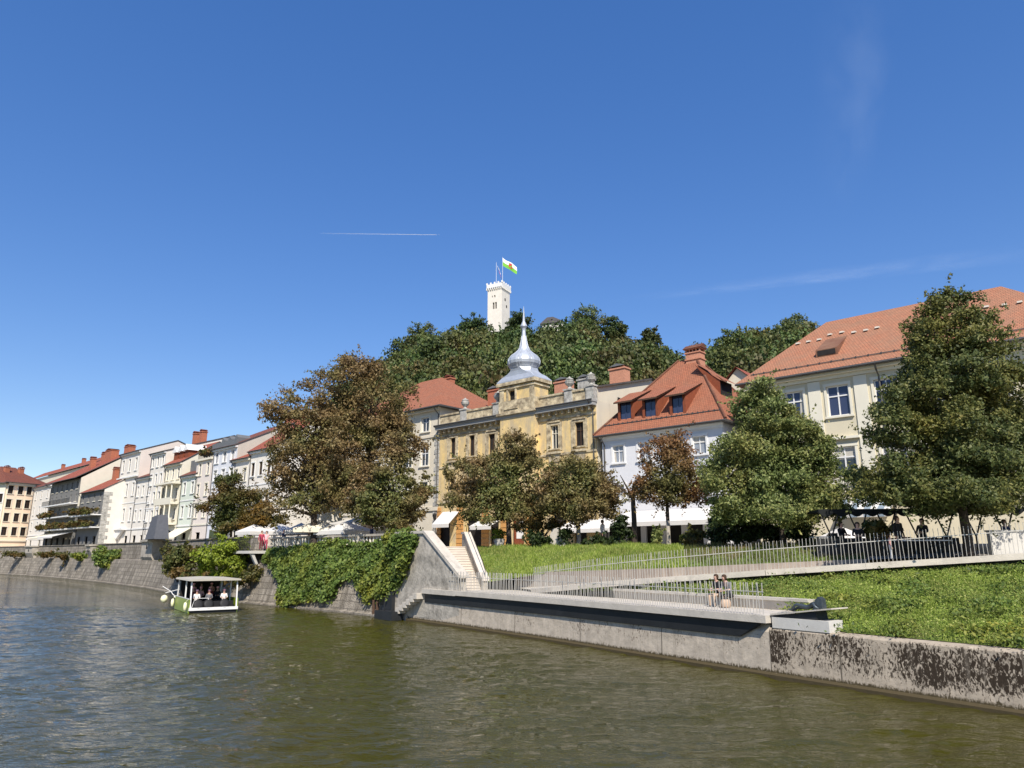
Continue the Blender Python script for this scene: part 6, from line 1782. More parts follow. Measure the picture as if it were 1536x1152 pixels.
def person(label, loc, rotz, pose='stand', top='black_cloth', legs='black_cloth', hair='brown_hair', cap=None, arms='down', scale=1.0, lean=0.0, group=None, sleeves=True):
    J = {}
    if pose == 'stand':
        z0 = .93; kn = lambda s: (s * .1, -.02, .5); an = lambda s: (s * .1, .02, .09); to = lambda s: (s * .11, -.15, .04)
    elif pose == 'sit':
        z0 = .56; kn = lambda s: (s * .12, -.44, .54); an = lambda s: (s * .12, -.42, .1); to = lambda s: (s * .13, -.58, .05)
    L_ = lean
    J['pelvis'] = (0, 0, z0, .13, .85); J['spine'] = (0, -L_ * .2, z0 + .2, .12, .85); J['chest'] = (0, -L_ * .42, z0 + .4, .15, .8)
    J['neck'] = (0, -L_ * .55, z0 + .54, .055); J['jaw'] = (0, -.02 - L_ * .62, z0 + .62, .075); J['brow'] = (0, -L_ * .68, z0 + .71, .09); J['crown'] = (0, .0 - L_ * .7, z0 + .78, .07)
    J['nose'] = (0, -.105 - L_ * .65, z0 + .665, .014)
    E_ = [('pelvis', 'spine'), ('spine', 'chest'), ('chest', 'neck'), ('neck', 'jaw'), ('jaw', 'brow'), ('brow', 'crown'), ('brow', 'nose')]
    sm = {('pelvis', 'spine'): 1, ('spine', 'chest'): 1}
    for s, t_ in ((-1, 'l'), (1, 'r')):
        J['sh' + t_] = (s * .18, -L_ * .42, z0 + .47, .06)
        el = {'down': (s * .235, .03 - L_ * .3, z0 + .2), 'fwd': (s * .23, -.08 - L_ * .4, z0 + .22), 'up': (s * .3, -.1, z0 + .5)}[arms]
        wr = {'down': (s * .24, -.05 - L_ * .3, z0 - .04), 'fwd': (s * .13, -.32 - L_ * .4, z0 + .2), 'up': (s * .25, -.16, z0 + .76)}[arms]
        d = (Vector(wr) - Vector(el)).normalized(); hp = Vector(wr) + d * .07
        J['el' + t_] = el + (.043,); J['wr' + t_] = wr + (.03,); J['ha' + t_] = tuple(hp) + (.034, .6)
        E_ += [('chest', 'sh' + t_), ('sh' + t_, 'el' + t_), ('el' + t_, 'wr' + t_), ('wr' + t_, 'ha' + t_)]
        sm[('chest', 'sh' + t_)] = 1; sm[('sh' + t_, 'el' + t_)] = 1; sm[('el' + t_, 'wr' + t_)] = 1 if sleeves else 0
        sd_ = d.cross(Vector((1, 0, 0))).normalized() if abs(d.x) < .9 else Vector((0, 1, 0))
        for k in range(4):
            f0 = hp + sd_ * (.026 * (k - 1.5)) + d * .03; nmf = 'f%d%s' % (k, t_)
            fl = (.07, .085, .08, .06)[k]
            J[nmf] = tuple(f0 + d * fl * .6 + Vector((-s * .01, 0, 0))) + (.009,); J[nmf + 'b'] = tuple(f0 + d * fl + Vector((-s * .03, 0, 0))) + (.008,)
            E_ += [('ha' + t_, nmf), (nmf, nmf + 'b')]
        J['th' + t_] = tuple(Vector(wr) + d * .06 - sd_ * .05 + Vector((-s * .03, 0, 0))) + (.011,)
        E_ += [('wr' + t_, 'th' + t_)]
        J['hip' + t_] = (s * .095, -.02 if pose == 'sit' else 0, z0 - .04, .09); J['kn' + t_] = kn(s) + (.062,); J['an' + t_] = an(s) + (.042,); J['to' + t_] = to(s) + (.036,)
        E_ += [('pelvis', 'hip' + t_), ('hip' + t_, 'kn' + t_), ('kn' + t_, 'an' + t_), ('an' + t_, 'to' + t_)]
        sm[('pelvis', 'hip' + t_)] = 2; sm[('hip' + t_, 'kn' + t_)] = 2; sm[('kn' + t_, 'an' + t_)] = 2; sm[('an' + t_, 'to' + t_)] = 3
    b = skin_mesh('person', J, E_, sm, [M['skin'], M[top], M[legs], M['black_cloth']])
    b.location = loc; b.rotation_euler = (0, 0, rotz); b.scale = (scale,) * 3
    tag(b, label, 'person', group)
    hz = z0 + .71; hy = -L_ * .68
    m = MB()
    if cap:
        m.lathe([(.1, .0), (.105, .04), (.09, .09), (.05, .12), (.01, .13)], (0, hy + .005, hz + .02), 12); m.lathe([(.07, 0), (.07, .012)], (0, hy - .1, hz + .03), 10, 0, 0, 1, .9)
        m.build('cap', M[cap], b, smooth=True)
    m = MB(); m.lathe([(.075, -.12), (.098, -.04), (.104, .03), (.085, .085), (.04, .11), (.01, .115)], (0, hy + .022, hz), 12); m.build('hair', M[hair], b, smooth=True)
    m = MB()
    for s in (-1, 1): m.lathe([(.004, -.008), (.011, 0), (.004, .008)], (s * .034, hy - .088, hz - .01), 6)
    m.build('eyes', M['black_cloth'], b)
    return b

# couple on the walkway bench
bp = q(27.6, 2.3, 2.07)
seat_dir = math.atan2(-(q(27.6, -1) - q(27.6, 0)).x, (q(27.6, -1) - q(27.6, 0)).y) + PI
for px, lab, tp_, lg, hr, ln in ((1078, 'person with long brown hair in a dark top sitting on the walkway bench', 'black_cloth', 'tan_cloth', 'brown_hair', .15), (1096, 'person in a tan top and dark trousers leaning over on the walkway bench', 'grey_cloth', 'black_cloth', 'brown_hair', .5)):
    pp = atz(px, 915, 2.07); 
    best = min(frange(25.5, 33, 120), key=lambda Y: abs((768 + FP * q(Y, 2.15).x / (q(Y, 2.15).y * CP - 2.1 * SP)) - px))
    person(lab, q(best, 2.15, 2.0), seat_dir, 'sit', tp_, lg, hr, arms='fwd', lean=ln, sleeves=False)
# bag on the bench between them
p = q(29.1, 1.7, 2.075); m = MB(); m.lathe([(.12, 0), (.17, .06), (.18, .2), (.14, .32), (.12, .33), (.1, .28)], (0, 0, 0), 10, 0, 0, 1.2, .7); m.tube([(-.12, 0, .3), (-.07, 0, .46), (.07, 0, .46), (.12, 0, .3)], .012, 5)
tag(m.build('bag', M['tan_cloth'], loc=p, smooth=True), 'tan cloth bag standing at the feet of the couple on the bench', 'bag')
# terrace people
def street_person(px, D, lab, pose='stand', zb=4.2, rot=0, **k): 
    p = atY(px, 825, D); p.z = zb
    return person(lab, p, rot, pose, **k)
street_person(1351, 31.5, 'person in black standing with back to the fence on the terrace', zb=4.08, rot=.3)
street_person(1388, 32, 'person in dark clothes standing at a terrace table with bent arms', zb=4.0, rot=-.9, arms='fwd')
street_person(1336, 30.6, 'child in red and white standing beside the person in black', zb=3.95, rot=1.2, top='rose_cloth', legs='white_cloth', scale=.62)
street_person(1265, 34, 'person in black seated under the terrace canopy at its left end', 'sit', zb=4.3, rot=.4, arms='fwd')
street_person(1290, 33, 'person with dark hair seated behind the fence left of the palm-like plant', 'sit', zb=4.25, rot=-.5, arms='fwd')
street_person(1513, 31.5, 'person in dark blue seated behind the white planter wall', 'sit', zb=4.3, rot=.2, top='navy_cloth', arms='fwd')
b0 = q(66.5, 1.2, 4.55)
street_person(391, 65.5, 'person in a red top at the railing of the viewing balcony', zb=4.52, rot=.5, top='red_cloth', legs='maroon_cloth')
street_person(398, 66.5, 'person in a pink top beside the one in red on the viewing balcony', zb=4.52, rot=.1, top='pink_cloth', legs='red_cloth')
street_person(410, 68.5, 'person in white and dark trousers behind the balustrade near the viewing balcony', zb=ZS, rot=.4, top='white_cloth')
street_person(424, 68, 'person in dark blue walking behind the balustrade', zb=ZS, rot=-.6, top='navy_cloth', legs='grey_cloth')

for px, D, lab, ps, tp_ in ((446, 65, 'person in grey seated beside the trunk of the tall brown chestnut', 'sit', 'grey_cloth'), (462, 64, 'person in white seated behind the left part of the balustrade', 'sit', 'white_cloth'), (492, 60.5, 'person in black standing under the beige parasol', 'stand', 'black_cloth'), (508, 60, 'person in rose seated at the edge of the wide cream parasol', 'sit', 'rose_cloth'), (556, 57, 'person in navy standing behind the right part of the balustrade', 'stand', 'navy_cloth'),
        (1102, 42, 'person in black seated behind the hedge nearest the awning post', 'sit', 'black_cloth'), (1138, 41, 'person in grey seated behind the hedge below the broad green tree', 'sit', 'grey_cloth'), (1212, 38.5, 'person in black standing at the right end of the hedge', 'stand', 'black_cloth'), (905, 48.5, 'person in a white top standing near the whitewashed trunk', 'stand', 'white_cloth')):
    street_person(px, D, lab, ps, zb=ZS, rot=random.uniform(-1, 1), top=tp_, arms='fwd' if ps == 'sit' else 'down')

# ------------------------------------------------------------------ viewing balcony
vd = (q(67) - q(64)).normalized(); ang = math.atan2(-vd.y, -vd.x); vb = q(65.6, .8, 4.4)
t = thing('viewing_balcony', 'white viewing balcony with iron railing jutting from the embankment', 'balcony', vb, ang)
m = MB(); m.box(-2.0, 2.0, -1.1, 1.7, -.16, .08); m.build('floor', M['white_concrete'], t)
m = MB(); m.prism([(-.9, -.16), (-.6, -.16), (.3, -1.9), (.1, -1.9)], -1.9, -1.6, 0, 'x'); m.prism([(-.9, -.16), (-.6, -.16), (.3, -1.9), (.1, -1.9)], 1.6, 1.9, 0, 'x'); m.build('strut', M['white_concrete'], t)
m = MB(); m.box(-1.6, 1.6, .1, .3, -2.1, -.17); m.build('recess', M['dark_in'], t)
m = MB()
x = -2.0
while x <= 2.01: m.box(x - .015, x + .015, -1.07, -1.04, .08, 1.1); x += .14
m.box(-2.02, 2.02, -1.08, -1.03, 1.102, 1.16); m.build('railing', M['iron'], t)

# ------------------------------------------------------------------ parasols, stall, canopy, furniture
def parasol(px, py, D, w, label, mt='canvas', zb=ZS):
    p = atY(px, py, D); h = p.z - zb
    t = thing('parasol', label, 'parasol', (p.x, p.y, zb), RN.rand(), 'cafe parasols on the embankment')
    m = MB(); m.tube([(0, 0, 0), (0, 0, h)], .035, 6); m.lathe([(.32, 0), (.32, .08), (.06, .12)], (0, 0, 0), 8); m.build('pole', M['white_paint'], t)
    m = MB(); nn = 4; rr = w / 2 * 1.414
    ring = [(rr * math.cos(PI / 4 + k * PI / 2), rr * math.sin(PI / 4 + k * PI / 2)) for k in range(4)]
    for k in range(4):
        a, b = ring[k], ring[(k + 1) % 4]; am = ((a[0] + b[0]) / 2 * .97, (a[1] + b[1]) / 2 * .97)
        for u, v in ((a, am), (am, b)):
            m.face([(u[0], u[1], h - .75), (v[0], v[1], h - .75), (0, 0, h)])
            m.face([(u[0], u[1], h - .75), (v[0], v[1], h - .75), (v[0], v[1], h - 1.08), (u[0], u[1], h - 1.08)])
    m.build('canopy', M[mt], t)
    return t
parasol(383, 786, 71, 2.6, 'white parasol behind the viewing balcony under the orange tree')
parasol(422, 786, 70, 3.0, 'white parasol right of the viewing balcony, above the walkers', 'canvas')
parasol(452, 784, 66, 2.8, 'white parasol beside the trunk of the tall brown chestnut')
parasol(480, 780, 62, 3.6, 'beige parasol below the big chestnut clump, left of its neighbour', 'beige_canvas')
parasol(520, 783, 61, 3.8, 'wide cream parasol in the shade of the huge browned chestnut', 'canvas')
parasol(540, 774, 65, 3.0, 'farther white parasol glimpsed above the wide cream one')
parasol(120, 801, 150, 4.0, 'cream parasol in front of the dark grey balcony house', 'beige_canvas')
parasol(62, 803, 165, 4.5, 'pale red and white parasol by the narrow white corner house', 'canvas')
parasol(1262, 790, 46, 2.4, 'light parasol half hidden behind the broad green tree')
# covered stall on the bastion
p = q(93.8, .9, 6.04); d = (q(95) - q(93)).normalized()
t = thing('market_stall', 'dark grey tapered tarpaulin stall standing on the curved bastion', 'stall', p, math.atan2(-d.y, -d.x))
m = MB(); m.mesh([(-2.1, -.9, 0.02), (2.1, -.9, 0.02), (2.1, .9, 0.02), (-2.1, .9, 0.02), (-1.0, -.6, 2.9), (1.6, -.6, 3.1), (1.6, .6, 3.1), (-1.0, .6, 2.9)], [(0, 3, 2, 1), (4, 5, 6, 7), (0, 1, 5, 4), (1, 2, 6, 5), (2, 3, 7, 6), (3, 0, 4, 7)])
m.build('tarpaulin', M['grey_tarp'], t)
m = MB(); m.box(-2.5, 2.5, -1.2, 1.2, -.001, .02 - .002); m.build('base', M['iron'], t)
# terrace canopy with V posts
p0, p1 = atY(1228, 772, 34), atY(1560, 764, 32.5); p0.z = 6.1; p1.z = 6.15
d = (p1 - p0); Lc = d.xy.length; ang = math.atan2(d.y, d.x)
t = thing('terrace_canopy', 'long dark scalloped canopy on V-shaped posts over the cafe terrace', 'canopy', (p0.x, p0.y, 4.2), ang)
m = MB(); m.box(0, Lc, 0, 2.6, 1.95, 2.05)
nsc = 14
for k in range(nsc):
    a, b = Lc * k / nsc, Lc * (k + 1) / nsc
    for f_ in range(6):
        u0, u1 = f_ / 6, (f_ + 1) / 6
        z0_, z1_ = 1.9 - .2 * math.sin(PI * u0), 1.9 - .2 * math.sin(PI * u1)
        m.face([(a + (b - a) * u0, -.02, z0_), (a + (b - a) * u1, -.02, z1_), (a + (b - a) * u1, -.02, 2.06), (a + (b - a) * u0, -.02, 2.06)])
m.build('canvas', M['green_canvas'], t)
x = .5; 
while x < Lc - .3:
    m = MB(); m.tube([(x, .05, .75), (x - .42, .05, 1.95)], .035, 6); m.tube([(x, .05, .75), (x + .42, .05, 1.95)], .035, 6); m.tube([(x, .05, 0), (x, .05, .78)], .05, 6)
    m.build('post', M['iron'], t); x += 1.25
m = MB(); m.box(-.2, Lc * .62, -.15, .35, -.3, .72); m.build('planter_box', M['iron'], t)
p = atY(1488, 815, 31); p.z = 4.15
m = MB(); m.box(0, 4.5, 0, .35, -.3, .98); m.box(-.05, 4.55, -.05, .4, .982, 1.05)
tag(m.build('planter_wall', M['white_concrete'], loc=p, rotz=rad(-8)), 'low white planter wall at the right end of the terrace', 'wall')
def table(loc, label, rot=0):
    t = thing('cafe_table', label, 'table', loc, rot, 'cafe tables on the terrace')
    m = MB(); m.box(-.6, .6, -.4, .4, .7, .74); m.build('tabletop', M['white_paint'], t)
    for sx in (-1, 1):
        for sy in (-1, 1):
            m = MB(); m.bar((sx * .52, sy * .33, 0), (sx * .52, sy * .33, .7), .04, .04); m.build('leg', M['iron'], t)
def chair(loc, label, rot=0):
    t = thing('cafe_chair', label, 'chair', loc, rot, 'cafe chairs on the terrace')
    m = MB(); m.box(-.22, .22, -.22, .22, .43, .47); m.build('seat', M['iron'], t)
    m = MB(); m.box(-.22, .22, .19, .23, .52, .9); m.build('backrest', M['iron'], t)
    for sx in (-1, 1):
        for sy in (-1, 1):
            m = MB(); m.bar((sx * .19, sy * .19, 0), (sx * .2, sy * .2, .43 if sy < 0 else .88), .03, .03); m.build('leg', M['iron'], t)
tl = []
for px, D, lab in ((1370, 31.6, 'white-topped cafe table right of the person in black'), (1405, 31.4, 'white-topped cafe table in front of the big linden trunk'), (1240, 36, 'white-topped cafe table at the left end of the terrace'), (1310, 34.5, 'white-topped cafe table behind the palm-like plant')):
    p = atY(px, 830, D); p.z = 4.05 if D < 32 else 4.3; table(p, lab, RN.rand())
for px, D, lab in ((1360, 32.6, 'black cafe chair behind the table beside the person in black'), (1398, 32.4, 'black cafe chair between the standing person and the linden trunk'), (1420, 31.8, 'black cafe chair at the right end of the table before the linden'), (1228, 36.5, 'black cafe chair left of the leftmost terrace table'), (1252, 35.4, 'black cafe chair right of the leftmost terrace table'), (1300, 35, 'black cafe chair left of the table behind the palm-like plant'), (1322, 34, 'black cafe chair right of the table behind the palm-like plant')):
    p = atY(px, 830, D); p.z = 4.05 if D < 33 else 4.3; chair(p, lab, RN.rand() * 6)
# low kiosk-like white wall curve and signboard by the hedge
p = atY(838, 815, 47.8); p.z = ZS
m = MB(); m.prism([(-.55, 0), (-.55, .75), (-.35, 1.1), (0, 1.2), (.35, 1.05), (.55, .7), (.55, 0)], -.15, .15)
tag(m.build('curved_screen', M['concrete'], loc=p, rotz=-.5), 'pale rounded screen wall beside the dark hedge bushes', 'screen')

# ------------------------------------------------------------------ statue
sb, sa = PLINTH
t = thing('statue', 'dark bronze reclining statue on the tilted slab', 'statue', (sb.x, sb.y, sb.z), sa)
J = {'hip': (.35, .45, .98, .12), 'belly': (.65, .45, 1.02, .11), 'chest': (1.0, .45, 1.14, .15), 'neck': (1.18, .42, 1.25, .08), 'head': (1.34, .4, 1.36, .13), 'kn1': (-.05, .35, 1.05, .075), 'an1': (-.45, .38, .78, .055), 'kn2': (-.1, .58, .92, .08), 'an2': (-.5, .55, .75, .05), 'to1': (-.58, .36, .78, .05), 'to2': (-.62, .56, .74, .045),
     'sh1': (1.08, .25, 1.22, .085), 'el1': (1.3, .15, 1.12, .06), 'ha1': (1.45, .25, 1.06, .05), 'sh2': (1.05, .65, 1.2, .085), 'el2': (.8, .75, 1.12, .06), 'ha2': (.55, .7, 1.06, .045), 'hp2': (.3, .6, .95, .1)}
def stx(x, z): return (.9 + .6 * x, .455 + .14 * (.9 + .6 * x) + (z - .605 - .185 * (x + .85)) * .9)
J = {k: (stx(v[0], v[2])[0], v[1] * .75 - .02, stx(v[0], v[2])[1], v[3] * .72) for k, v in J.items()}
skin_mesh('figure', J, [('hip', 'belly'), ('belly', 'chest'), ('chest', 'neck'), ('neck', 'head'), ('hip', 'kn1'), ('kn1', 'an1'), ('an1', 'to1'), ('hip', 'hp2'), ('hp2', 'kn2'), ('kn2', 'an2'), ('an2', 'to2'), ('chest', 'sh1'), ('sh1', 'el1'), ('el1', 'ha1'), ('chest', 'sh2'), ('sh2', 'el2'), ('el2', 'ha2')], {}, [M['bronze']], t)
m = MB(); m.prism([stx(*p_) for p_ in ((1.0, .97), (1.62, 1.09), (1.6, 1.42), (1.42, 1.5), (1.2, 1.36))], .2, .46); m.build('rock_support', M['bronze'], t)

# ------------------------------------------------------------------ tour boat
P1 = atz(284, 921, 0); hd = rad(34)
t = thing('tour_boat', 'small white and lime green canopied tour boat carrying passengers', 'boat', P1, hd)
W_, Lb_ = 3.2, 7.2      # local x across the open end, local y along the boat away from the camera
m = MB()
m.mesh([(0, 0, -.3), (W_, 0, -.3), (W_, Lb_ - 1.5, -.3), (W_ * .7, Lb_, -.3), (W_ * .3, Lb_, -.3), (0, Lb_ - 1.5, -.3), (-.06, -.06, .38), (W_ + .06, -.06, .38), (W_ + .06, Lb_ - 1.4, .38), (W_ * .72, Lb_ + .2, .45), (W_ * .28, Lb_ + .2, .45), (-.06, Lb_ - 1.4, .38)],
       [(5, 4, 3, 2, 1, 0), (0, 1, 7, 6), (1, 2, 8, 7), (2, 3, 9, 8), (3, 4, 10, 9), (4, 5, 11, 10), (5, 0, 6, 11)])
m.face([(-.06, -.06, .38), (W_ + .06, -.06, .38), (W_ + .06, Lb_ - 1.4, .38), (-.06, Lb_ - 1.4, .38)]); m.face([(-.06, Lb_ - 1.4, .38), (W_ + .06, Lb_ - 1.4, .38), (W_ * .72, Lb_ + .2, .45), (W_ * .28, Lb_ + .2, .45)])
m.build('hull', M['steel'], t)
m = MB(); m.box(-.1, W_ + .1, -.16, -.06, .22, .42); m.build('bumper', M['white_paint'], t)
m = MB()
for x in (-.1, W_ + .04): m.box(x, x + .06, -.04, Lb_ - 1.5, .04, 1.0)
m.build('side_panel', M['lime'], t)
m = MB()
for x in (0, W_): 
    for y0, y1 in ((0.0, .25), (2.2, 2.2), (Lb_ - 1.7, Lb_ - 2.0)):
        m.bar((x, y0, .38), (x, y1, 2.28), .09, .09)
m.box(-.12, -.1, 0, Lb_ - 1.6, 1.0, 1.06); m.build('post', M['white_paint'], t)
m = MB(); m.prism([(-.2, 2.28), (-.15, 2.4), (W_ * .5, 2.46), (W_ + .15, 2.4), (W_ + .2, 2.28)], -.12, Lb_ - 1.4); m.build('canopy', M['boat_canvas'], t)
m = MB(); m.box(.1, W_ - .1, .5, .85, .38, .8); m.box(.1, W_ - .1, 2.2, 2.6, .38, .8); m.box(.1, W_ - .1, 4.2, 5, .38, .9); m.build('bench', M['black_cloth'], t)
m = MB(); m.box(.15, W_ - .15, Lb_ - 1.9, Lb_ - 1.85, .4, 2.2); m.build('windscreen', M['dark_in'], t)
for x in (.55, 1.25, 2.35):
    m = MB(); 
    m.lathe([(.2, -.1), (.32, -.08), (.38, 0), (.32, .08), (.2, .1)], (0, 0, 0), 14)
    b = m.build('tyre', M['rubber'], t, smooth=True); b.location = (x, .02, .62); b.rotation_euler = (PI / 2 - .35, 0, 0)
m = MB(); m.tube([(.1, -.02, .42), (.3, .1, 1.05), (1.2, .1, 1.05), (1.4, -.02, .42)], .025, 6); m.build('grab_rail', M['white_paint'], t)
for y in (.3, 5.6):
    m = MB(); m.lathe([(.03, -.3), (.1, -.25), (.13, 0), (.1, .25), (.03, .3)], (-.28, y, .5), 10); m.tube([(-.28, y, .8), (-.1, y, 1.02)], .012, 4); m.build('fender', M['fender'], t, smooth=True)
m = MB(); m.lathe([(.03, -.3), (.2, -.22), (.28, 0), (.2, .22), (.03, .3)], (-.75, Lb_ - .6, .75), 12); m.build('fender', M['fender'], t, smooth=True)
m = MB(); m.tube([(.3, Lb_ - 1.2, .4), (-.3, Lb_ - .4, 1.3), (-.9, Lb_ - .2, 1.7)], .03, 5); m.tube([(.6, Lb_ - 1.0, .4), (-.1, Lb_ + .1, 1.1)], .03, 5); m.tube([(.2, Lb_ - 1.4, 1.5), (-.7, Lb_ - .6, 1.2)], .03, 5); m.build('bow_rail', M['white_paint'], t)
Rb = Matrix.Rotation(hd, 3, 'Z')
def aboard(x, y, z): return P1 + Rb @ Vector((x, y, z))
BG = 'passengers aboard the tour boat'
for x, y, z, pose, tp_, cp_, lab in ((.5, .62, .28, 'sit', 'white_cloth', 'pink_cloth', 'passenger in white with a pink cap seated at the left front of the boat'), (1.35, .6, .28, 'sit', 'grey_cloth', 'pink_cloth', 'passenger in grey with a pink cap seated at the middle front of the boat'), (2.4, .6, .28, 'sit', 'white_cloth', 'pink_cloth', 'passenger in white with a pink cap seated at the right front of the boat'),
        (.55, 2.35, .4, 'sit', 'maroon_cloth', 'pink_cloth', 'passenger in maroon with a pink cap in the second row, at the left'), (1.1, 2.4, .4, 'sit', 'rose_cloth', 'pink_cloth', 'passenger in rose with a pink cap in the second row, left of centre'), (1.75, 2.35, .4, 'sit', 'maroon_cloth', 'pink_cloth', 'passenger in maroon with a pink cap in the second row, right of centre'), (2.3, 2.4, .4, 'sit', 'black_cloth', 'pink_cloth', 'passenger in black with a pink cap in the second row, at the right'), (.75, 3.4, .42, 'stand', 'rose_cloth', 'pink_cloth', 'standing passenger in rose with a pink cap, third row at the left'), (2.05, 3.4, .42, 'stand', 'rose_cloth', 'pink_cloth', 'standing passenger in rose with a pink cap, third row at the right'), (1.5, 4.4, .42, 'stand', 'black_cloth', None, 'crew member in black standing at the back under the boat canopy')):
    person(lab, aboard(x, y, z), hd + random.uniform(-.3, .3), pose, tp_, 'black_cloth', cap=cp_, arms='fwd', group=BG, scale=.98 if pose == 'sit' else .9, sleeves=tp_ != 'white_cloth')

# ------------------------------------------------------------------ aeroplane and contrail
def at_dist(px, py, R):
    d = Vector(ray(px, py)).normalized(); return Vector((0, 0, CZ)) + d * R
A0 = at_dist(658, 352, 21000); A1 = at_dist(480, 350, 22500)
dr = (A0 - A1).normalized(); dr.z = 0; dr.normalize()
t = thing('airliner', 'tiny airliner at the tip of the white contrail', 'aeroplane', A0, math.atan2(dr.y, dr.x))
m = MB(); m.tube([(-20, 0, 3), (-14, 0, 1), (14, 0, 0), (19, 0, -.4), (21, 0, -.8)], [.4, 1.9, 2, 1.3, .2], 10); m.build('fuselage', M['white_paint'], t, smooth=True)
for s in (-1, 1):
    m = MB(); m.mesh([(4, s * 1.5, -.6), (-3, s * 1.5, -.6), (-8, s * 17, .6), (-6, s * 17, .6), (4, s * 1.5, -.2), (-3, s * 1.5, -.2), (-8, s * 17, .7), (-6, s * 17, .7)], [(0, 1, 2, 3), (7, 6, 5, 4), (0, 3, 7, 4), (1, 5, 6, 2), (2, 6, 7, 3), (0, 4, 5, 1)]); m.build('wing', M['white_paint'], t)
m = MB(); m.mesh([(-14, -.2, 2), (-20, -.2, 3), (-21, -.2, 9), (-18, -.2, 9), (-14, .2, 2), (-20, .2, 3), (-21, .2, 9), (-18, .2, 9)], [(0, 1, 2, 3), (7, 6, 5, 4), (0, 3, 7, 4), (1, 5, 6, 2), (2, 6, 7, 3)]); m.build('tail_fin', M['white_paint'], t)
def vapour(name, dens, noise=None):
    mt = bpy.data.materials.new(name); mt.use_nodes = True
    N_ = mt.node_tree.nodes; L_ = mt.node_tree.links
    N_.remove(N_['Principled BSDF'])
    v = N_.new('ShaderNodeVolumePrincipled'); v.inputs['Color'].default_value = (1, 1, 1, 1); v.inputs['Density'].default_value = dens; v.inputs['Anisotropy'].default_value = 0
    L_.new(v.outputs['Volume'], N_['Material Output'].inputs['Volume'])
    return mt
cm = bpy.data.materials.new('contrail_vapour'); cm.use_nodes = True
N_ = cm.node_tree.nodes; L_ = cm.node_tree.links
df = N_['Principled BSDF']; df.inputs['Base Color'].default_value = (.9, .9, .9, 1); df.inputs['Roughness'].default_value = 1
tr_ = N_.new('ShaderNodeBsdfTransparent'); mxs = N_.new('ShaderNodeMixShader')
tcn = N_.new('ShaderNodeTexCoord'); sx = N_.new('ShaderNodeSeparateXYZ'); L_.new(tcn.outputs['Generated'], sx.inputs['Vector'])
mr = N_.new('ShaderNodeMapRange'); mr.inputs['To Min'].default_value = .02; mr.inputs['To Max'].default_value = .32; L_.new(sx.outputs['X'], mr.inputs['Value'])
L_.new(mr.outputs['Result'], mxs.inputs['Fac']); L_.new(tr_.outputs['BSDF'], mxs.inputs[1]); L_.new(df.outputs['BSDF'], mxs.inputs[2]); L_.new(mxs.outputs['Shader'], N_['Material Output'].inputs['Surface'])
c0 = A1
m = MB(); n = 24
m.tube([(A1.lerp(A0 - dr * 60, i / n) - c0) + Vector((0, 0, 3 * math.sin(i * 1.7))) for i in range(n + 1)], [15 - 8 * i / n for i in range(n + 1)], 8)
o = m.build('contrail', cm, loc=c0, smooth=True); tag(o, 'thin white contrail fading out behind the tiny airliner', 'contrail', kind='stuff')

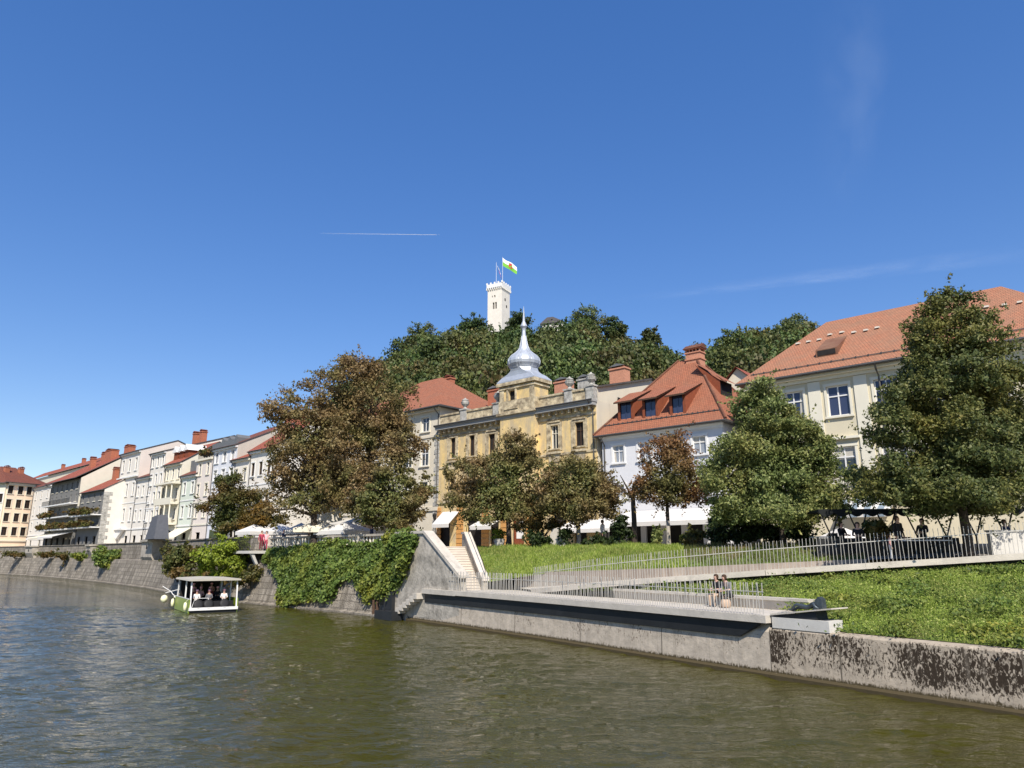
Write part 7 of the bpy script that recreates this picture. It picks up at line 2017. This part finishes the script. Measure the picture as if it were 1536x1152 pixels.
# faint cirrus
def cirrus(label, quad, R, dens, sc):
    mt = bpy.data.materials.new('cirrus_vapour'); mt.use_nodes = True
    N_ = mt.node_tree.nodes; L_ = mt.node_tree.links
    pb = N_['Principled BSDF']; pb.inputs['Base Color'].default_value = (.95, .95, .95, 1); pb.inputs['Roughness'].default_value = 1
    tl = N_.new('ShaderNodeBsdfTranslucent'); tl.inputs['Color'].default_value = (.95, .95, .95, 1)
    ad = N_.new('ShaderNodeAddShader'); L_.new(pb.outputs['BSDF'], ad.inputs[0]); L_.new(tl.outputs['BSDF'], ad.inputs[1])
    tp = N_.new('ShaderNodeBsdfTransparent'); ms = N_.new('ShaderNodeMixShader')
    uv = N_.new('ShaderNodeUVMap'); sx = N_.new('ShaderNodeSeparateXYZ'); L_.new(uv.outputs['UV'], sx.inputs['Vector'])
    mp = N_.new('ShaderNodeMapping'); mp.inputs['Scale'].default_value = sc; L_.new(uv.outputs['UV'], mp.inputs['Vector'])
    nz = N_.new('ShaderNodeTexNoise'); nz.inputs['Scale'].default_value = 2.2; nz.inputs['Detail'].default_value = 7; nz.inputs['Distortion'].default_value = .5; L_.new(mp.outputs['Vector'], nz.inputs['Vector'])
    mr = N_.new('ShaderNodeMapRange'); mr.inputs['From Min'].default_value = .3; mr.inputs['From Max'].default_value = .75; L_.new(nz.outputs['Fac'], mr.inputs['Value'])
    last = mr.outputs['Result']
    for ax in ('X', 'Y'):      # thin out towards the edges of the cloud
        a = N_.new('ShaderNodeMath'); a.operation = 'MULTIPLY'; a.inputs[1].default_value = PI; L_.new(sx.outputs[ax], a.inputs[0])
        b = N_.new('ShaderNodeMath'); b.operation = 'SINE'; L_.new(a.outputs[0], b.inputs[0])
        b2 = N_.new('ShaderNodeMath'); b2.operation = 'POWER'; b2.inputs[1].default_value = 1.6; L_.new(b.outputs[0], b2.inputs[0])
        c = N_.new('ShaderNodeMath'); c.operation = 'MULTIPLY'; L_.new(last, c.inputs[0]); L_.new(b2.outputs[0], c.inputs[1]); last = c.outputs[0]
    d = N_.new('ShaderNodeMath'); d.operation = 'MULTIPLY'; d.inputs[1].default_value = dens; L_.new(last, d.inputs[0])
    L_.new(d.outputs[0], ms.inputs['Fac']); L_.new(tp.outputs['BSDF'], ms.inputs[1]); L_.new(ad.outputs['Shader'], ms.inputs[2]); L_.new(ms.outputs['Shader'], N_['Material Output'].inputs['Surface'])
    m = MB(); m.face([at_dist(px, py, R) for px, py in quad], 0, [(0, 0), (1, 0), (1, 1), (0, 1)])
    o = m.build('cirrus', mt); tag(o, label, 'cloud', kind='stuff'); o.visible_shadow = True
cirrus('faint upright wisp of cirrus high in the right half of the sky', [(1215, 330), (1300, 330), (1380, -60), (1210, -60)], 26000, .1, (1.2, 2.2, 1))
cirrus('faint slanting streak of cirrus just above the cream roof', [(900, 445), (1650, 345), (1650, 385), (900, 415 + 45)], 27000, .1, (5, 1, 1))

# two thin cables strung from the cream house across the terrace
f = LINE_A.shifted(1340, 690)
for k, (pa, pb, lab) in enumerate((((1335, 688), (1205, 722), 'upper thin cable strung from the cream house facade across the terrace'), ((1338, 700), (1210, 730), 'lower thin cable strung from the cream house facade across the terrace'))):
    xa, za = f.px(pa[0], pa[1]); A = f.o + f.u * xa + Vector((0, 0, za)); B = atY(pb[0], pb[1], 39.5)
    m = MB(); m.tube([A.lerp(B, t_) - A - Vector((0, 0, .5 * 4 * t_ * (1 - t_))) for t_ in frange(0, 1, 10)], .012, 4)
    tag(m.build('cable', M['grey_paint'], loc=A), lab, 'cable', 'cables over the terrace')
